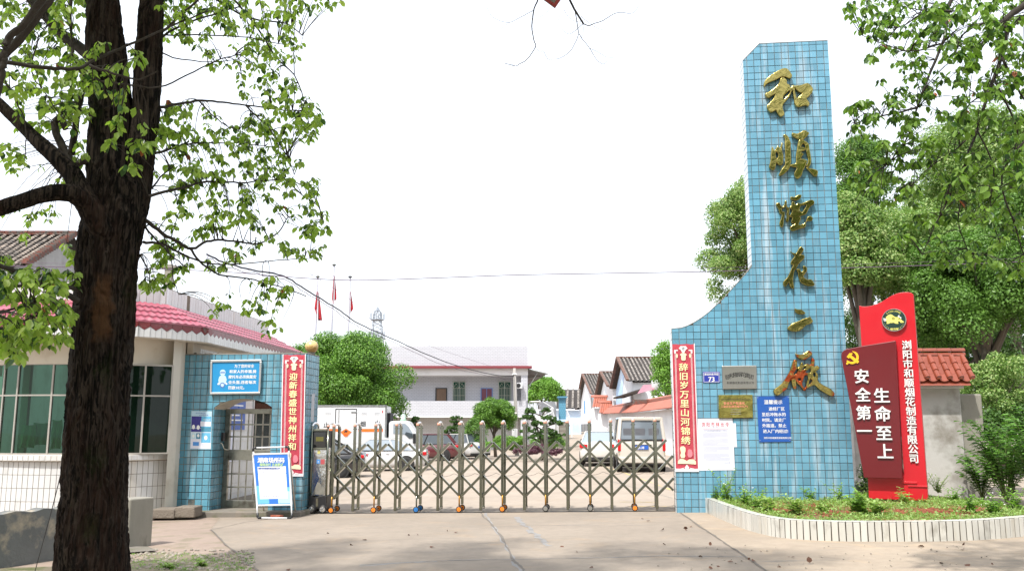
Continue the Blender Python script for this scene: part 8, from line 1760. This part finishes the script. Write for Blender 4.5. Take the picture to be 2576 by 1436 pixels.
# ================================================================== bare twigs and the board hanging above the entrance
YT = 6.0; s_ = YT/FV
tt = thing('bare_twigs', 'bare thin drooping twigs around the small hanging board at the top', 'branch', T(1400, -60))
tc = lambda L: [(1194.4 + .1795*x, .1795*y) for x, y in L]
for L, w0, w1 in (([(960, -260), (885, 0), (850, 80), (828, 145), (805, 300), (800, 400), (805, 450), (830, 580), (850, 660), (740, 830), (620, 905), (565, 925), (415, 890)], 3.0, .9), ([(828, 145), (700, 215), (600, 265), (490, 320), (370, 300), (250, 240), (180, 130), (165, 30)], 1.2, .45), ([(1250, -260), (1330, 0), (1410, 160), (1480, 270), (1520, 335)], 4.6, 3.0), ([(1520, 335), (1600, 365), (1650, 345), (1800, 290), (1950, 200), (2060, 178), (2160, 195), (2240, 170), (2300, 80)], 2.0, .5),
 ([(1405, 160), (1445, 400), (1460, 475), (1520, 570), (1610, 680), (1700, 830), (1785, 900), (1840, 880), (1850, 840)], 1.8, .5), ([(1460, 475), (1400, 620), (1320, 740), (1190, 820), (1090, 832), (1020, 825), (960, 715), (910, 735), (850, 660)], 1.2, .6), ([(1520, 335), (1370, 460), (1310, 480), (1230, 420), (1190, 290)], 1.2, .4), ([(1610, 680), (1740, 740), (1850, 805), (1990, 800), (2050, 750)], .9, .4), ([(1520, 335), (1510, 500), (1430, 610)], .9, .4), ([(1490, 230), (1570, 300), (1710, 395), (1840, 430), (1930, 415), (1970, 350)], .9, .4), ([(1250, 140), (1310, 240), (1400, 300), (1500, 310)], .8, .5), ([(490, 320), (400, 380), (365, 430), (420, 455)], .6, .4), ([(565, 925), (480, 880), (440, 770)], .6, .4), ([(1200, 190), (1160, 330), (1160, 500), (1200, 555), (1260, 540)], .6, .4), ([(1090, 110), (960, 215), (900, 240), (830, 210)], .7, .4)):
    br(tc(L), w0*1.5, w1*1.8, name='twig', parent=tt, jit=.001, n=5)
YB2 = 5.9
hb = thing('hanging_board', 'small faded red board with worn print, hanging tilted among the twigs', 'sign', PY(1385, -30, YB2))
cb_ = PY(1381, -22, YB2); MBx = Matrix.Translation(cb_) @ Matrix.Rotation(R(-57), 4, 'Y') @ Matrix.Rotation(R(12), 4, 'X')
m_hb = mat('faded_board', (.12, .11, .09), .8, var=.3, vs=20); m_hr = mat('faded_red_border', (.20, .025, .02), .8)
MB().box(-.078, .12, -.006, .006, -.105, .078).build('panel', m_hb, hb, MBx, bevel=.002)
for q in ((-.078, .12, -.105, -.08), (-.078, .12, .055, .078), (-.078, -.055, -.08, .055), (.097, .12, -.08, .055)): MB().box(q[0], q[1], -.0085, -.006, q[2], q[3]).build('border', m_hr, hb, MBx)
me, w_ = text_mesh('品', .02, 0); me = me.copy(); me.materials.clear(); me.materials.append(m_hr); link('character', me, None, hb, MBx @ Matrix.Translation((.0, -.009, -.015)) @ UPR @ Matrix.Diagonal((.06, .06, 1, 1)))

# trees across the road behind the viewer: seen only as reflections in glass, steel and gilding
rg = np.random.default_rng(91)
for i, (x, y, h) in enumerate(((-16, -13, 15), (-7, -15, 17), (3, -14, 16), (12, -16, 18), (22, -13, 15), (-27, -10, 16))):
    t = thing('roadside_tree', ('broad', 'tall', 'full-crowned', 'dark', 'spreading', 'dense')[i] + ' tree standing across the road opposite the gate', 'tree', (x, y, gz(x)), 0, 'trees across the road')
    MB().tube([(x, y, -.1), (x, y, h*.6)], [.25, .12], 8).build('trunk', m_bark2, t); crown('crown', t, rg, (x, y, h*.58), (5.6, 3.4, h*.44), 90, 1.6, 4200, .75, [l_mid], .4, False)
